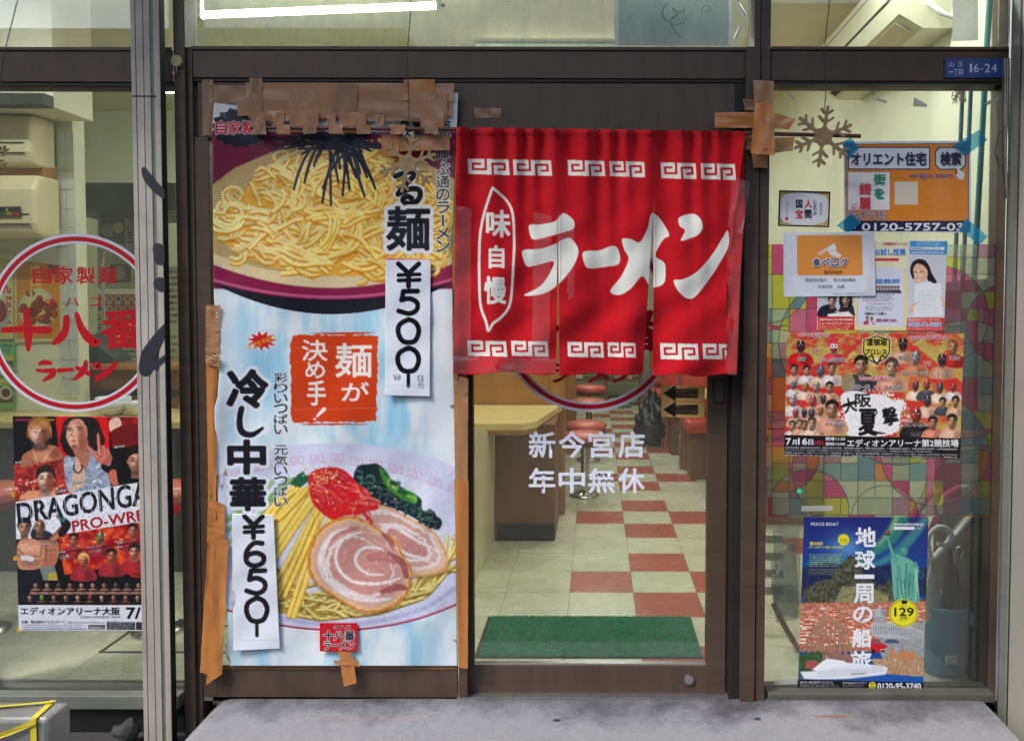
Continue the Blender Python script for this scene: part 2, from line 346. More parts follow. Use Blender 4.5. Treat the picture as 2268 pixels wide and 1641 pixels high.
class Ink:
    """flat lettering laid 0.5 mm proud of a surface, in measured coordinates; colour per face corner"""
    def __init__(s, Y): s.Y = Y; s.v = []; s.t = []; s.c = []; s.n = 0; s.k = 0
    def tri(s, pts, tris, col, dy=0):
        s.v.append(PN(pts[:, 0], pts[:, 1], s.Y - dy)); s.t.append(np.asarray(tris) + s.n); s.n += len(pts)
        s.c.append(np.tile(np.array((*rgb(*col), 1.0)), (len(pts), 1)))
    def text(s, str_, q, col, bold=.02, outline=None, ow=.06, dy=0):
        if len(q) == 4 and not hasattr(q[0], '__len__'): q = R4(*q)
        uv, t, a = glyphs(str_); q = np.array(q, float); hh = np.linalg.norm(q[3] - q[0]); ww = np.linalg.norm(q[1] - q[0]); bold = bold * (.62 if bold > .03 else .9); r = bold * hh
        uv = uv * [1 - 2 * r / max(ww, .1), 1 - 2 * bold] + [r / max(ww, .1), bold]; g = quad_map(uv, q)
        def fat(R, c_, nd, dy):
            if R < .12: s.tri(g, t, c_, dy); return dy
            for k in range(nd):
                an = 2 * math.pi * (k + .5) / nd; s.k = (s.k + 1) % 12; s.tri(g + [R * math.cos(an), R * math.sin(an)], t, c_, dy + k * .000022)
            s.tri(g, t, c_, dy + nd * .000022); return dy + nd * .000022
        if outline is not None: dy = fat(r + ow * hh, outline, 10, dy) + .0001
        fat(r, col, 8 if hh > 12 else 4, dy)
    def vtext(s, str_, x0, y0, x1, y1, col, gap=.08, **k):
        n = len(str_); h = (y1 - y0) / n
        for i, ch in enumerate(str_):
            if ch == ' ': continue
            a = y0 + i * h + h * gap / 2; b = y0 + (i + 1) * h - h * gap / 2
            xa, xb = x0, x1
            if ch == 'ー': xa, xb = (x0 + x1) / 2 - 1.5, (x0 + x1) / 2 + 1.5
            s.text(ch, (xa, a, xb, b), col, **k)
    def poly(s, pts, col, dy=0):
        s.au = getattr(s, 'au', 0) + 1; dy = dy + s.au % 40 * .00003
        pts = np.array(pts, float); bm = bmesh.new()
        vs = [bm.verts.new((p[0], p[1], 0)) for p in pts]; bm.faces.new(vs)
        bmesh.ops.triangulate(bm, faces=bm.faces[:]); bm.verts.index_update()
        tr = [[v.index for v in f.verts] for f in bm.faces]; bm.free()
        s.tri(pts, tr, col, dy)
    def ring(s, cx, cy, r0, r1, col, dy=0, a0=0, a1=360, n=96):
        a = np.radians(np.linspace(a0, a1, n + 1)); p0 = np.stack((cx + r0 * np.cos(a), cy + r0 * np.sin(a)), 1); p1 = np.stack((cx + r1 * np.cos(a), cy + r1 * np.sin(a)), 1)
        i = np.arange(n); tr = np.concatenate((np.stack((i, i + 1, i + n + 2), 1), np.stack((i, i + n + 2, i + n + 1), 1)))
        s.tri(np.concatenate((p0, p1)), tr, col, dy)
    def stroke(s, path, w, col, dy=0, smooth=True, n=5):
        s.au = getattr(s, 'au', 0) + 1; dy = dy + s.au % 40 * .00003
        p = cmr(path, False, n) if smooth else np.array(path, float)
        ws = np.interp(np.linspace(0, 1, len(p)), np.linspace(0, 1, len(w)), w) if hasattr(w, '__len__') else np.full(len(p), float(w))
        d = np.gradient(p, axis=0); d /= np.maximum(np.linalg.norm(d, axis=1), 1e-6)[:, None]; nn = np.stack((-d[:, 1], d[:, 0]), 1)
        a = p + nn * ws[:, None] / 2; b = p - nn * ws[:, None] / 2; k = len(p); i = np.arange(k - 1)
        tr = np.concatenate((np.stack((i, i + 1, i + k + 1), 1), np.stack((i, i + k + 1, i + k), 1)))
        s.tri(np.concatenate((a, b)), tr, col, dy)
        for q, r in ((p[0], ws[0] / 2), (p[-1], ws[-1] / 2)):
            an = np.linspace(0, 2 * np.pi, 13)[:-1]; c = np.concatenate(([q], q + r * np.stack((np.cos(an), np.sin(an)), 1)))
            s.tri(c, [(0, j + 1, (j + 1) % 12 + 1) for j in range(12)], col, dy + .000012)
    def build(s, name, m, parent=None, **k):
        v = np.concatenate(s.v); t = np.concatenate(s.t); c = np.concatenate(s.c)
        me = bpy.data.meshes.new(name); me.vertices.add(len(v)); me.vertices.foreach_set('co', v.ravel())
        me.loops.add(len(t) * 3); me.loops.foreach_set('vertex_index', t.ravel().astype(np.int32))
        me.polygons.add(len(t)); me.polygons.foreach_set('loop_start', np.arange(0, len(t) * 3, 3, dtype=np.int32))
        me.update(calc_edges=True)
        at = me.color_attributes.new('Col', 'FLOAT_COLOR', 'POINT'); at.data.foreach_set('color', c.ravel())
        me.materials.append(M[m]); return link(name, me, parent, **k)
# ---------------------------------------------------------------- printed pictures: colour laid down in code, carried by the sheet's vertices
def vnoise(h, w, sx, sy, seed=0):
    r = np.random.default_rng(seed); gh, gw = max(int(h / sy), 1) + 3, max(int(w / sx), 1) + 3
    g = r.random((gh, gw)); y = np.arange(h) / sy; x = np.arange(w) / sx
    yi = y.astype(int); xi = x.astype(int); fy = y - yi; fx = x - xi
    fy = (fy * fy * (3 - 2 * fy))[:, None]; fx = (fx * fx * (3 - 2 * fx))[None]
    yi = np.minimum(yi, gh - 2); xi = np.minimum(xi, gw - 2)
    a = g[yi][:, xi]; b = g[yi][:, xi + 1]; c = g[yi + 1][:, xi]; d = g[yi + 1][:, xi + 1]
    return (a * (1 - fx) + b * fx) * (1 - fy) + (c * (1 - fx) + d * fx) * fy
def fbm(h, w, s, seed=0, sy=None, o=4):
    sy = sy or s; t = 0; a = 1; tot = 0
    for k in range(o): t = t + a * vnoise(h, w, max(s / 2 ** k, 1), max(sy / 2 ** k, 1), seed + k * 17); tot += a; a *= .55
    return t / tot
class Cv:
    def __init__(s, x0, y0, x1, y1, res=1.4, bg=(255, 255, 255)):
        s.x0, s.y0, s.r = x0, y0, res; s.w = int((x1 - x0) * res) + 1; s.h = int((y1 - y0) * res) + 1
        s.a = np.empty((s.h, s.w, 3), np.float32); s.a[:] = np.array(bg) / 255.
    def bb(s, x0, y0, x1, y1):
        i0 = max(int((x0 - s.x0) * s.r) - 1, 0); i1 = min(int((x1 - s.x0) * s.r) + 3, s.w)
        j0 = max(int((y0 - s.y0) * s.r) - 1, 0); j1 = min(int((y1 - s.y0) * s.r) + 3, s.h)
        if i1 <= i0 or j1 <= j0: return None
        X = (np.arange(i0, i1) + .5)[None] / s.r + s.x0; Y = (np.arange(j0, j1) + .5)[:, None] / s.r + s.y0
        return j0, j1, i0, i1, X, Y
    def put(s, b, mask, col):
        j0, j1, i0, i1 = b[:4]; m = np.clip(mask, 0, 1)[..., None]
        c = np.asarray(col, np.float32)
        c = c / 255.
        s.a[j0:j1, i0:i1] = s.a[j0:j1, i0:i1] * (1 - m) + c * m
    def cover(s, pts, b):
        j0, j1, i0, i1, X, Y = b; acc = 0; offs = ((-.25, -.25), (.25, -.25), (-.25, .25), (.25, .25))
        pts = np.asarray(pts, float)
        for ox, oy in offs:
            XX = X + ox / s.r; YY = (Y + oy / s.r)[:, 0]; ins = np.zeros((j1 - j0, i1 - i0), bool)
            for k in range(len(pts)):
                xa, ya = pts[k]; xb, yb = pts[(k + 1) % len(pts)]
                if ya == yb: continue
                rows = np.nonzero((ya > YY) != (yb > YY))[0]
                if len(rows) == 0: continue
                xi = xa + (YY[rows] - ya) * (xb - xa) / (yb - ya)
                ins[rows] ^= XX < xi[:, None]
            acc = acc + ins
        return acc / 4.
    def poly(s, pts, col, al=1., tex=None, soft=0):
        pts = np.asarray(pts, float); b = s.bb(*pts.min(0) - soft, *pts.max(0) + soft)
        if b is None: return
        m = s.cover(pts, b) * al
        if soft: m = blur(m, soft * s.r)
        if tex is not None:
            t = tex(b[4], b[5]) if callable(tex) else tex
            s.put(b, m, t)
        else: s.put(b, m, col)
    def rect(s, x0, y0, x1, y1, col, al=1.): s.poly(R4(x0, y0, x1, y1), col, al)
    def ell(s, cx, cy, rx, ry, col, al=1., ang=0, soft=.6, col2=None, hx=-.3, hy=-.3):
        R = max(rx, ry) + soft + 1; b = s.bb(cx - R, cy - R, cx + R, cy + R)
        if b is None: return
        X, Y = b[4] - cx, b[5] - cy; c, n = math.cos(math.radians(ang)), math.sin(math.radians(ang))
        U = (X * c + Y * n) / rx; V = (-X * n + Y * c) / ry; d = np.sqrt(U * U + V * V)
        m = np.clip((1 - d) * min(rx, ry) / max(soft, .5) + .5, 0, 1) * al
        if col2 is not None:
            g = np.clip(np.sqrt((U - hx) ** 2 + (V - hy) ** 2) / 1.4, 0, 1)[..., None]
            s.put(b, m, np.array(col) * (1 - g) + np.array(col2) * g)
        else: s.put(b, m, col)
    def stroke(s, pts, w, col, edge=None, al=1., smooth=True, hi=None, n=5):
        p = cmr(pts, False, n) if smooth else np.array(pts, float)
        ws = np.interp(np.linspace(0, 1, len(p)), np.linspace(0, 1, len(w)), w) if hasattr(w, '__len__') else np.full(len(p), float(w))
        if edge is not None:
            R = ws.max() / 2 + 1; b = s.bb(*(p.min(0) - R), *(p.max(0) + R))
            if b is None: return
            X, Y = b[4] + 0 * b[5], b[5] + 0 * b[4]; best = np.full(X.shape, 9e9); rr = np.ones(X.shape); sd = np.zeros(X.shape)
            for k in range(len(p) - 1):
                a, c = p[k], p[k + 1]; d = c - a; L = max(d @ d, 1e-9); xa, ya = X - a[0], Y - a[1]
                t = np.clip((xa * d[0] + ya * d[1]) / L, 0, 1); w_ = (ws[k] * (1 - t) + ws[k + 1] * t) / 2; dx, dy = xa - t * d[0], ya - t * d[1]
                q = np.sqrt(dx * dx + dy * dy); m = q < best; best = np.where(m, q, best); rr = np.where(m, w_, rr); sd = np.where(m, -dy * .8 - dx * .5, sd)
            q = np.clip(best / np.maximum(rr, .1), 0, 1)[..., None] ** 2; cc = np.array(col) * (1 - q) + np.array(edge) * q
            if hi is not None:
                sg = np.clip(1 - np.abs(sd / np.maximum(rr, .1) - .35) * 2.2, 0, 1)[..., None]; cc = cc * (1 - sg * .75) + np.array(hi) * sg * .75
            s.put(b, np.clip((rr - best) * s.r + .5, 0, 1) * al, cc); return
        for k in range(len(p) - 1):
            a, c = p[k], p[k + 1]; r = max(ws[k], ws[k + 1]) / 2
            b = s.bb(min(a[0], c[0]) - r - 1, min(a[1], c[1]) - r - 1, max(a[0], c[0]) + r + 1, max(a[1], c[1]) + r + 1)
            if b is None: continue
            d = c - a; L = max(d @ d, 1e-9); X, Y = b[4] - a[0], b[5] - a[1]
            t = np.clip((X * d[0] + Y * d[1]) / L, 0, 1); rr = (ws[k] * (1 - t) + ws[k + 1] * t) / 2
            dx, dy = X - t * d[0], Y - t * d[1]; dist = np.sqrt(dx * dx + dy * dy)
            m = np.clip((rr - dist) * s.r + .5, 0, 1) * al
            if edge is not None:
                q = np.clip(dist / np.maximum(rr, .1), 0, 1)[..., None] ** 2; cc = np.array(col) * (1 - q) + np.array(edge) * q
                if hi is not None:
                    sg = np.clip(1 - np.abs((-dy * .8 - dx * .5) / np.maximum(rr, .1) - .35) * 2.2, 0, 1)[..., None]; cc = cc * (1 - sg * .75) + np.array(hi) * sg * .75
                s.put(b, m, cc)
            else: s.put(b, m, col)
    def text(s, str_, q, col, bold=.02, outline=None, ow=.07, al=1.):
        if not hasattr(q[0], '__len__'): q = R4(*q)
        q = np.array(q, float); uv, t, _ = glyphs(str_); hh = np.linalg.norm(q[3] - q[0]); ww = np.linalg.norm(q[1] - q[0]); bold = bold * (.62 if bold > .03 else .9); r = bold * hh
        uv = uv * [1 - 2 * r / max(ww, .1), 1 - 2 * bold] + [r / max(ww, .1), bold]; g = quad_map(uv, q)
        if outline is not None: s.tris(g, t, outline, al, r + ow * hh)
        s.tris(g, t, col, al, r)
    def tris(s, P2, T, col, al=1., R=0.):
        lo, hi = P2.min(0) - R, P2.max(0) + R; b = s.bb(*lo, *hi)
        if b is None: return
        j0, j1, i0, i1 = b[:4]; acc = np.zeros((j1 - j0, i1 - i0), np.float32); K = 3
        sub = np.zeros(((j1 - j0) * K, (i1 - i0) * K), bool); ox = i0 / s.r + s.x0; oy = j0 / s.r + s.y0; rr = s.r * K
        Q = (P2 - (ox, oy)) * rr
        for a, bb_, c in Q[T]:
            x0, x1 = int(min(a[0], bb_[0], c[0])), int(max(a[0], bb_[0], c[0])) + 1; y0, y1 = int(min(a[1], bb_[1], c[1])), int(max(a[1], bb_[1], c[1])) + 1
            x0 = max(x0, 0); y0 = max(y0, 0); x1 = min(x1 + 1, sub.shape[1]); y1 = min(y1 + 1, sub.shape[0])
            if x1 <= x0 or y1 <= y0: continue
            X = np.arange(x0, x1)[None] + .5; Y = np.arange(y0, y1)[:, None] + .5
            e0 = (bb_[0] - a[0]) * (Y - a[1]) - (bb_[1] - a[1]) * (X - a[0]); e1 = (c[0] - bb_[0]) * (Y - bb_[1]) - (c[1] - bb_[1]) * (X - bb_[0]); e2 = (a[0] - c[0]) * (Y - c[1]) - (a[1] - c[1]) * (X - c[0])
            sub[y0:y1, x0:x1] |= ((e0 >= -.01) & (e1 >= -.01) & (e2 >= -.01)) | ((e0 <= .01) & (e1 <= .01) & (e2 <= .01))
        R = R * rr
        if R >= .6:
            base = sub.copy(); h_, w_ = sub.shape
            for rad in ([R, R * .5] if R > 2 else [R]):
                for k in range(16):
                    dx, dy = int(round(rad * math.cos(k * math.pi / 8))), int(round(rad * math.sin(k * math.pi / 8)))
                    sub[max(dy, 0):h_ + min(dy, 0), max(dx, 0):w_ + min(dx, 0)] |= base[max(-dy, 0):h_ + min(-dy, 0), max(-dx, 0):w_ + min(-dx, 0)]
        acc = sub.reshape(j1 - j0, K, i1 - i0, K).mean((1, 3)) * al
        s.put(b, acc, col)
    def vtext(s, str_, x0, y0, x1, y1, col, gap=.08, **k):
        n = len(str_); h = (y1 - y0) / n
        for i, ch in enumerate(str_):
            if ch == ' ': continue
            a = y0 + i * h + h * gap / 2; b = y0 + (i + 1) * h - h * gap / 2; xa, xb = x0, x1
            if ch == 'ー': xa, xb = (x0 + x1) / 2 - 2, (x0 + x1) / 2 + 2
            s.text(ch, (xa, a, xb, b), col, **k)
    def at(s, px, py):
        x = np.clip((px - s.x0) * s.r - .5, 0, s.w - 1.001); y = np.clip((py - s.y0) * s.r - .5, 0, s.h - 1.001)
        xi, yi = x.astype(int), y.astype(int); fx, fy = (x - xi)[..., None], (y - yi)[..., None]; A = s.a
        return (A[yi, xi] * (1 - fx) + A[yi, xi + 1] * fx) * (1 - fy) + (A[yi + 1, xi] * (1 - fx) + A[yi + 1, xi + 1] * fx) * fy
def blur(m, r):
    k = max(int(r), 1); m = np.asarray(m, np.float32)
    for _ in range(2):
        for ax in (0, 1):
            pad = [(0, 0)] * m.ndim; pad[ax] = (k + 1, k); c_ = np.cumsum(np.pad(m, pad, mode='edge'), axis=ax, dtype=np.float64); n_ = m.shape[ax]
            hi_ = np.take(c_, np.arange(2 * k + 1, 2 * k + 1 + n_), axis=ax); lo_ = np.take(c_, np.arange(0, n_), axis=ax); m = ((hi_ - lo_) / (2 * k + 1)).astype(np.float32)
    return m
def sheet(name, cv, quad, nu, nv, Y, m, parent=None, warp=None, thick=.0006, alpha=None, **k):
    """a real sheet (paper or cloth) with the picture cv on it. quad TL,TR,BR,BL measured; warp(u,v,px,py)->px,py,dY"""
    u, v = np.meshgrid(np.linspace(0, 1, nu), np.linspace(0, 1, nv)); q = np.array(quad, float)
    p = (1 - v)[..., None] * ((1 - u)[..., None] * q[0] + u[..., None] * q[1]) + v[..., None] * ((1 - u)[..., None] * q[3] + u[..., None] * q[2])
    px, py = p[..., 0], p[..., 1]; dY = 0 * px
    if warp is not None: px, py, dY = warp(u, v, px, py)
    W = PN(px, py, Y + dY); c = cv.at(px, py); c = lin(np.clip(c, 0, 1))
    n = nu * nv; co = W.reshape(-1, 3); idx = np.arange(n).reshape(nv, nu)
    f = np.stack((idx[:-1, :-1], idx[1:, :-1], idx[1:, 1:], idx[:-1, 1:]), -1).reshape(-1, 4)
    # a real back side, joined at the rim
    bk = co + np.array((0, thick, 0)); rim = np.concatenate((idx[0, :], idx[1:, -1], idx[-1, -2::-1], idx[-2:0:-1, 0]))
    ncx, ncy = 5, 5
    co2 = np.concatenate((co, bk[rim])); m_ = len(rim); a = np.arange(m_); b = (a + 1) % m_
    fr = np.stack((rim[a], rim[b], n + b, n + a), 1)
    f = np.concatenate((f, fr)); me = bpy.data.meshes.new(name); me.vertices.add(len(co2)); me.vertices.foreach_set('co', co2.ravel())
    me.loops.add(len(f) * 4); me.loops.foreach_set('vertex_index', f.ravel().astype(np.int32)); me.polygons.add(len(f)); me.polygons.foreach_set('loop_start', np.arange(0, len(f) * 4, 4, dtype=np.int32))
    me.update(calc_edges=True); sm = np.zeros(len(f), bool); sm[:len(f) - m_] = True; me.polygons.foreach_set('use_smooth', sm)
    cc = np.concatenate((c.reshape(-1, 3), c.reshape(-1, 3)[rim])); cc = np.concatenate((cc, np.ones((len(cc), 1))), 1)
    at = me.color_attributes.new('Col', 'FLOAT_COLOR', 'POINT'); at.data.foreach_set('color', cc.ravel().astype(np.float32))
    me.materials.append(M[m] if isinstance(m, str) else m); return link(name, me, parent, **k)
# ---------------------------------------------------------------- small generic figures for posters
def head(c, x, y, s, skin=(214, 160, 128), hair=(24, 20, 22), mask=None, body=None, long=False, bald=False, detail=True, lit=-1):
    sk = np.array(skin); dk = sk * .55
    if body is not None:
        c.poly(cmr([(x - s * 1.9, y + s * 3.2), (x - s * 1.7, y + s * 1.7), (x - s * .6, y + s * 1.2), (x + s * .6, y + s * 1.2), (x + s * 1.7, y + s * 1.7), (x + s * 1.9, y + s * 3.2)]), body)
        c.ell(x - lit * -.6 * s, y + s * 2.2, s * .8, s * .9, np.minimum(np.array(body) * 1.25, 255), .6, soft=s * .6)
        c.ell(x + s * .9, y + s * 2.5, s * .6, s * .8, np.array(body) * .6, .5, soft=s * .5)
    if long:
        c.ell(x, y + s * .3, s * 1.35, s * 1.7, hair, soft=1)
    c.poly([(x - s * .4, y + s * .5), (x + s * .4, y + s * .5), (x + s * .45, y + s * 1.5), (x - s * .45, y + s * 1.5)], dk * 1.25)
    if not bald and mask is None: c.ell(x, y - s * .28, s * .86, s * .95, hair, soft=.8)
    face = mask if mask is not None else skin
    c.ell(x, y + s * .08, s * .7, s * .95, face, 1, col2=np.array(face) * .55, hx=.45 * lit, hy=-.3, soft=.8)
    if s > 5:
        for q in (-1, 1): c.ell(x + q * s * .7, y + s * .12, s * .12, s * .2, sk * .8)
        c.ell(x - lit * s * .42, y + s * .1, s * .3, s * .8, np.array(face) * .38, .55, soft=s * .3); c.ell(x + lit * s * .2, y - s * .3, s * .34, s * .26, np.minimum(np.array(face) * 1.22 + 8, 255), .7, soft=s * .25); c.ell(x + lit * s * .3, y + s * .25, s * .2, s * .2, np.minimum(np.array(face) * 1.18 + 6, 255), .6, soft=s * .18)
        c.ell(x, y + s * 1.1, s * .5, s * .16, dk * .6, .6, soft=s * .14)
    if not bald and mask is None:
        c.poly(cmr([(x - s * .8, y - s * .1), (x - s * .75, y - s * .85), (x, y - s * 1.2), (x + s * .75, y - s * .85), (x + s * .8, y - s * .1), (x + s * .5, y - s * .5), (x, y - s * .62), (x - s * .45, y - s * .45)]), hair)
    if detail:
        e = (12, 10, 12) if mask is None else (245, 240, 235)
        for q in (-1, 1):
            if s > 8: c.stroke([(x + q * s * .16, y - s * .2), (x + q * s * .34, y - s * .28), (x + q * s * .5, y - s * .18)], s * .08, hair)
            c.ell(x + q * s * .31, y - s * .03, s * .15, s * .075, e, .9, soft=.6)
            c.ell(x + q * s * .31, y + s * .04, s * .2, s * .12, dk, .35, soft=s * .1)
        if s > 8 and not bald and mask is None:
            hr = random.Random(int(x * 7 + y)); 
            for k in range(16): a = -math.pi * (k + .5) / 16; c.stroke([(x + s * .2 * math.cos(a), y - s * (.7 + .35 * abs(math.sin(a)))), (x + s * .84 * math.cos(a), y - s * .1 + s * .95 * math.sin(a)), (x + s * (.9 + hr.uniform(-.06, .06)) * math.cos(a), y + s * hr.uniform(-.25, .0) + s * .6 * math.sin(a))], s * .05, np.minimum(np.array(hair) * hr.uniform(.6, 2.2) + hr.choice((0, 14)), 255), al=.6)
        c.stroke([(x + s * .03, y), (x + s * .1, y + s * .3), (x - s * .06, y + s * .34)], s * .07, dk, al=.6)
        c.ell(x, y + s * .56, s * .24, s * .07, (150, 60, 56), .85, soft=.7)
        c.ell(x, y + s * .7, s * .3, s * .08, dk, .4, soft=s * .08)
        if mask is not None:
            c.stroke([(x, y - s * .8), (x, y - s * .2)], s * .14, (235, 235, 235)); c.stroke([(x - s * .5, y - s * .3), (x, y - s * .12), (x + s * .5, y - s * .3)], s * .12, np.array(mask) * .3)
def torso(c, x, y, s, skin, seed=0):
    sk = np.array(skin)
    c.poly(cmr([(x - s * 1.5, y + s * .4), (x - s * .8, y - s * .2), (x + s * .8, y - s * .2), (x + s * 1.5, y + s * .4), (x + s * 1.45, y + s * 1.8), (x + s * .9, y + s * 3), (x - s * .9, y + s * 3), (x - s * 1.45, y + s * 1.8)]), skin)
    c.ell(x - s * .5, y + s * .7, s * .5, s * .4, np.minimum(sk * 1.2, 255), .7, soft=s * .3); c.ell(x + s * .5, y + s * .7, s * .5, s * .4, np.minimum(sk * 1.15, 255), .7, soft=s * .3)
    c.stroke([(x, y + s * .4), (x, y + s * 2.6)], s * .12, sk * .6, al=.6); c.stroke([(x - s * 1, y + s * 1.1), (x, y + s * 1.15), (x + s, y + s * 1.1)], s * .1, sk * .6, al=.6)
def brand_lines(c, x0, y0, x1, y1, col, rows, seed=0, al=.8):
    """rows of print too small to read even in the photograph"""
    r = random.Random(seed); h = (y1 - y0) / rows
    for k in range(rows):
        x = x0; e = x1 - r.random() * (x1 - x0) * .15
        while x < e:
            w_ = r.uniform(1.5, 7) * max(h / 5, .5); c.rect(x, y0 + k * h + h * .15, min(x + w_, e), y0 + k * h + h * .72, col, al * r.uniform(.5, 1)); x += w_ + r.uniform(.5, 1.6)

def grain(c, s_=5, amt=.22, seed=1, box_=None):
    """uneven tone of a printed photograph"""
    b = c.bb(*box_) if box_ else (0, c.h, 0, c.w); j0, j1, i0, i1 = b[:4]; h, w_ = j1 - j0, i1 - i0
    n = fbm(h, w_, s_, seed)[..., None]; n2 = np.random.default_rng(seed).random((h, w_, 1)); c.a[j0:j1, i0:i1] = np.clip(c.a[j0:j1, i0:i1] * (1 - amt / 2 + amt * n * 1.1 + (n2 - .5) * amt * .35), 0, 1)
# ================================================================ THE SETTING
street = MB(); street.box(-30, 30, -40, 12, -.4, -.15).build('street', 'asphalt', kind='structure')
# concrete step in front of the door: uneven top, rounded left nose
def step_mesh():
    nx, ny = 120, 30; xs = np.linspace(-1.335, 1.345, nx); ys = np.linspace(.10, -.42, ny); vs = []; r = np.random.default_rng(5)
    h = fbm(ny, nx, 14, 3) * .008 + r.random((ny, nx)) * .0012
    for j, y in enumerate(ys):
        for i, x in enumerate(xs):
            z = h[j, i] - .004 + min(y, 0) * .02
            e = x + 1.335
            if e < .075: z -= .075 - math.sqrt(max(.075 ** 2 - (.075 - e) ** 2, 0))
            f = y + .42
            if f < .03: z -= .03 - math.sqrt(max(.03 ** 2 - (.03 - f) ** 2, 0))
            vs.append((x, y, z - .004))
    mb = MB(); mb.add(vs, [(j * nx + i, (j + 1) * nx + i, (j + 1) * nx + i + 1, j * nx + i + 1) for j in range(ny - 1) for i in range(nx - 1)], True)
    mb.box(-1.335, 1.345, -.42, .08, -.16, -.085)
    k = [(i * nx) for i in range(ny)]
    # side skirts
    sk = [(vs[a][0], vs[a][1], vs[a][2]) for a in k] + [(vs[a][0], vs[a][1], -.16) for a in k]
    mb.add(sk, [(i, i + ny, i + 1 + ny, i + 1) for i in range(ny - 1)])
    b = (ny - 1) * nx; sk = [vs[b + i] for i in range(nx)] + [(vs[b + i][0], vs[b + i][1], -.16) for i in range(nx)]
    mb.add(sk, [(i, i + nx, i + 1 + nx, i + 1) for i in range(nx - 1)])
    return mb
def conc_mat():
    m, nt, b = newmat('worn concrete'); n1 = noise(nt, 3.2, 9, .72); n2 = noise(nt, 60, 8, .85)
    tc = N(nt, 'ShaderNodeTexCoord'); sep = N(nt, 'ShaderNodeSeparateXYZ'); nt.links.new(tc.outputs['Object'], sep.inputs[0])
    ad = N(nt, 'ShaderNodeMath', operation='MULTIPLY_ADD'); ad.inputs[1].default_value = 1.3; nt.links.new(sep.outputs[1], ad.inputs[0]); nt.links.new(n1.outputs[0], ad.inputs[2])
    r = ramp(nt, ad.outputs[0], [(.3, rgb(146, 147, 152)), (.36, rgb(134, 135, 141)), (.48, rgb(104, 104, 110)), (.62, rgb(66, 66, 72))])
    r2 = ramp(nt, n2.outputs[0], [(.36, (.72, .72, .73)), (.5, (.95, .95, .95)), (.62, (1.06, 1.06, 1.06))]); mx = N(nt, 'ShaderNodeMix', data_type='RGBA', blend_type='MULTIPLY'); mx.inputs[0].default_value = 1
    nt.links.new(r.outputs[0], mx.inputs[6]); nt.links.new(r2.outputs[0], mx.inputs[7])
    # a rusty scrape and a few dark spots, each with a place and shape of its own
    last = mx.outputs[2]
    for (x, y, sx, sy, col, a) in ((.80, -.10, .075, .007, rgb(140, 84, 70), .75), (-.12, -.13, .014, .009, (.02, .02, .03), 1), (.545, -.115, .012, .009, (.03, .03, .04), 1), (-.75, -.13, .2, .006, rgb(150, 104, 90), .4)):
        mp = N(nt, 'ShaderNodeMapping'); mp.vector_type = 'TEXTURE'; mp.inputs['Location'].default_value = (x, y, 0); mp.inputs['Scale'].default_value = (sx, sy, 5)
        nz = N(nt, 'ShaderNodeMix', data_type='RGBA', blend_type='ADD'); nz.inputs[0].default_value = .012; nt.links.new(tc.outputs['Object'], nz.inputs[6]); nt.links.new(n2.outputs[1], nz.inputs[7])
        nt.links.new(nz.outputs[2], mp.inputs[0]); ln = N(nt, 'ShaderNodeVectorMath', operation='LENGTH'); nt.links.new(mp.outputs[0], ln.inputs[0])
        mr = N(nt, 'ShaderNodeMapRange'); mr.inputs[1].default_value = .7; mr.inputs[2].default_value = 1.3; mr.inputs[3].default_value = a; mr.inputs[4].default_value = 0; nt.links.new(ln.outputs['Value'], mr.inputs[0])
        m2 = N(nt, 'ShaderNodeMix', data_type='RGBA'); nt.links.new(mr.outputs[0], m2.inputs[0]); nt.links.new(last, m2.inputs[6]); m2.inputs[7].default_value = (*col, 1); last = m2.outputs[2]
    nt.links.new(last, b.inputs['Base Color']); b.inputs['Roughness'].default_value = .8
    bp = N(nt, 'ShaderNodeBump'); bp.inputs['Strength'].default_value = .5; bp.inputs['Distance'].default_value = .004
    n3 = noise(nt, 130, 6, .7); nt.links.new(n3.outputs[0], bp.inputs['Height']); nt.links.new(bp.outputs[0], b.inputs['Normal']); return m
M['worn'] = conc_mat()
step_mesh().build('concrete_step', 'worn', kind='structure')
# interior floor: joint-coloured bed with single tiles laid on it
bed = box('floor', 'floorbase', None, -4.6, 1.5, .10, 9.6, -.14, -.0035, 0, kind='structure')
T = .303
def tile_me(m):
    mb = MB().box(.0012, T - .0012, .0012, T - .0012, -.0035, 0, 0); mb.f = [mb.f[1]] + mb.f[2:]; mb.sm = mb.sm[1:]
    mb.f = [f for f in mb.f]; o = mb.build('tile', m); me = o.data; bpy.data.objects.remove(o); return me
tw, tr_ = tile_me('tilew'), tile_me('tiler')
cells = []
for i in range(-15, 5):
    for j in range(-3, 28):
        x0, y0 = .18 + i * T, 1.04 + j * T
        if y0 < .10 or x0 + T > 1.5: continue
        red = (i == 0 and j % 2 == 1) or (i in (-1, 1) and j % 4 == 0) or (i == 3 and j % 4 == 2)
        px_ok = (x0 > -1.3 and y0 < 7.6) or y0 < 1.4
        cells.append((0 if px_ok else 1, y0, x0, red))
cells.sort(); rest = MB()
for k, (f, y0, x0, red) in enumerate(cells):
    if k < 296:
        o = link('tile', tr_ if red else tw, bed); o.location = (x0, y0, (k * 7 % 5) * .0001)
    elif not red:
        rest.box(x0 + .0012, x0 + T - .0012, y0 + .0012, y0 + T - .0012, -.0035, 0, 0)
rest.build('far_tiles', 'tilew', bed, kind='stuff')
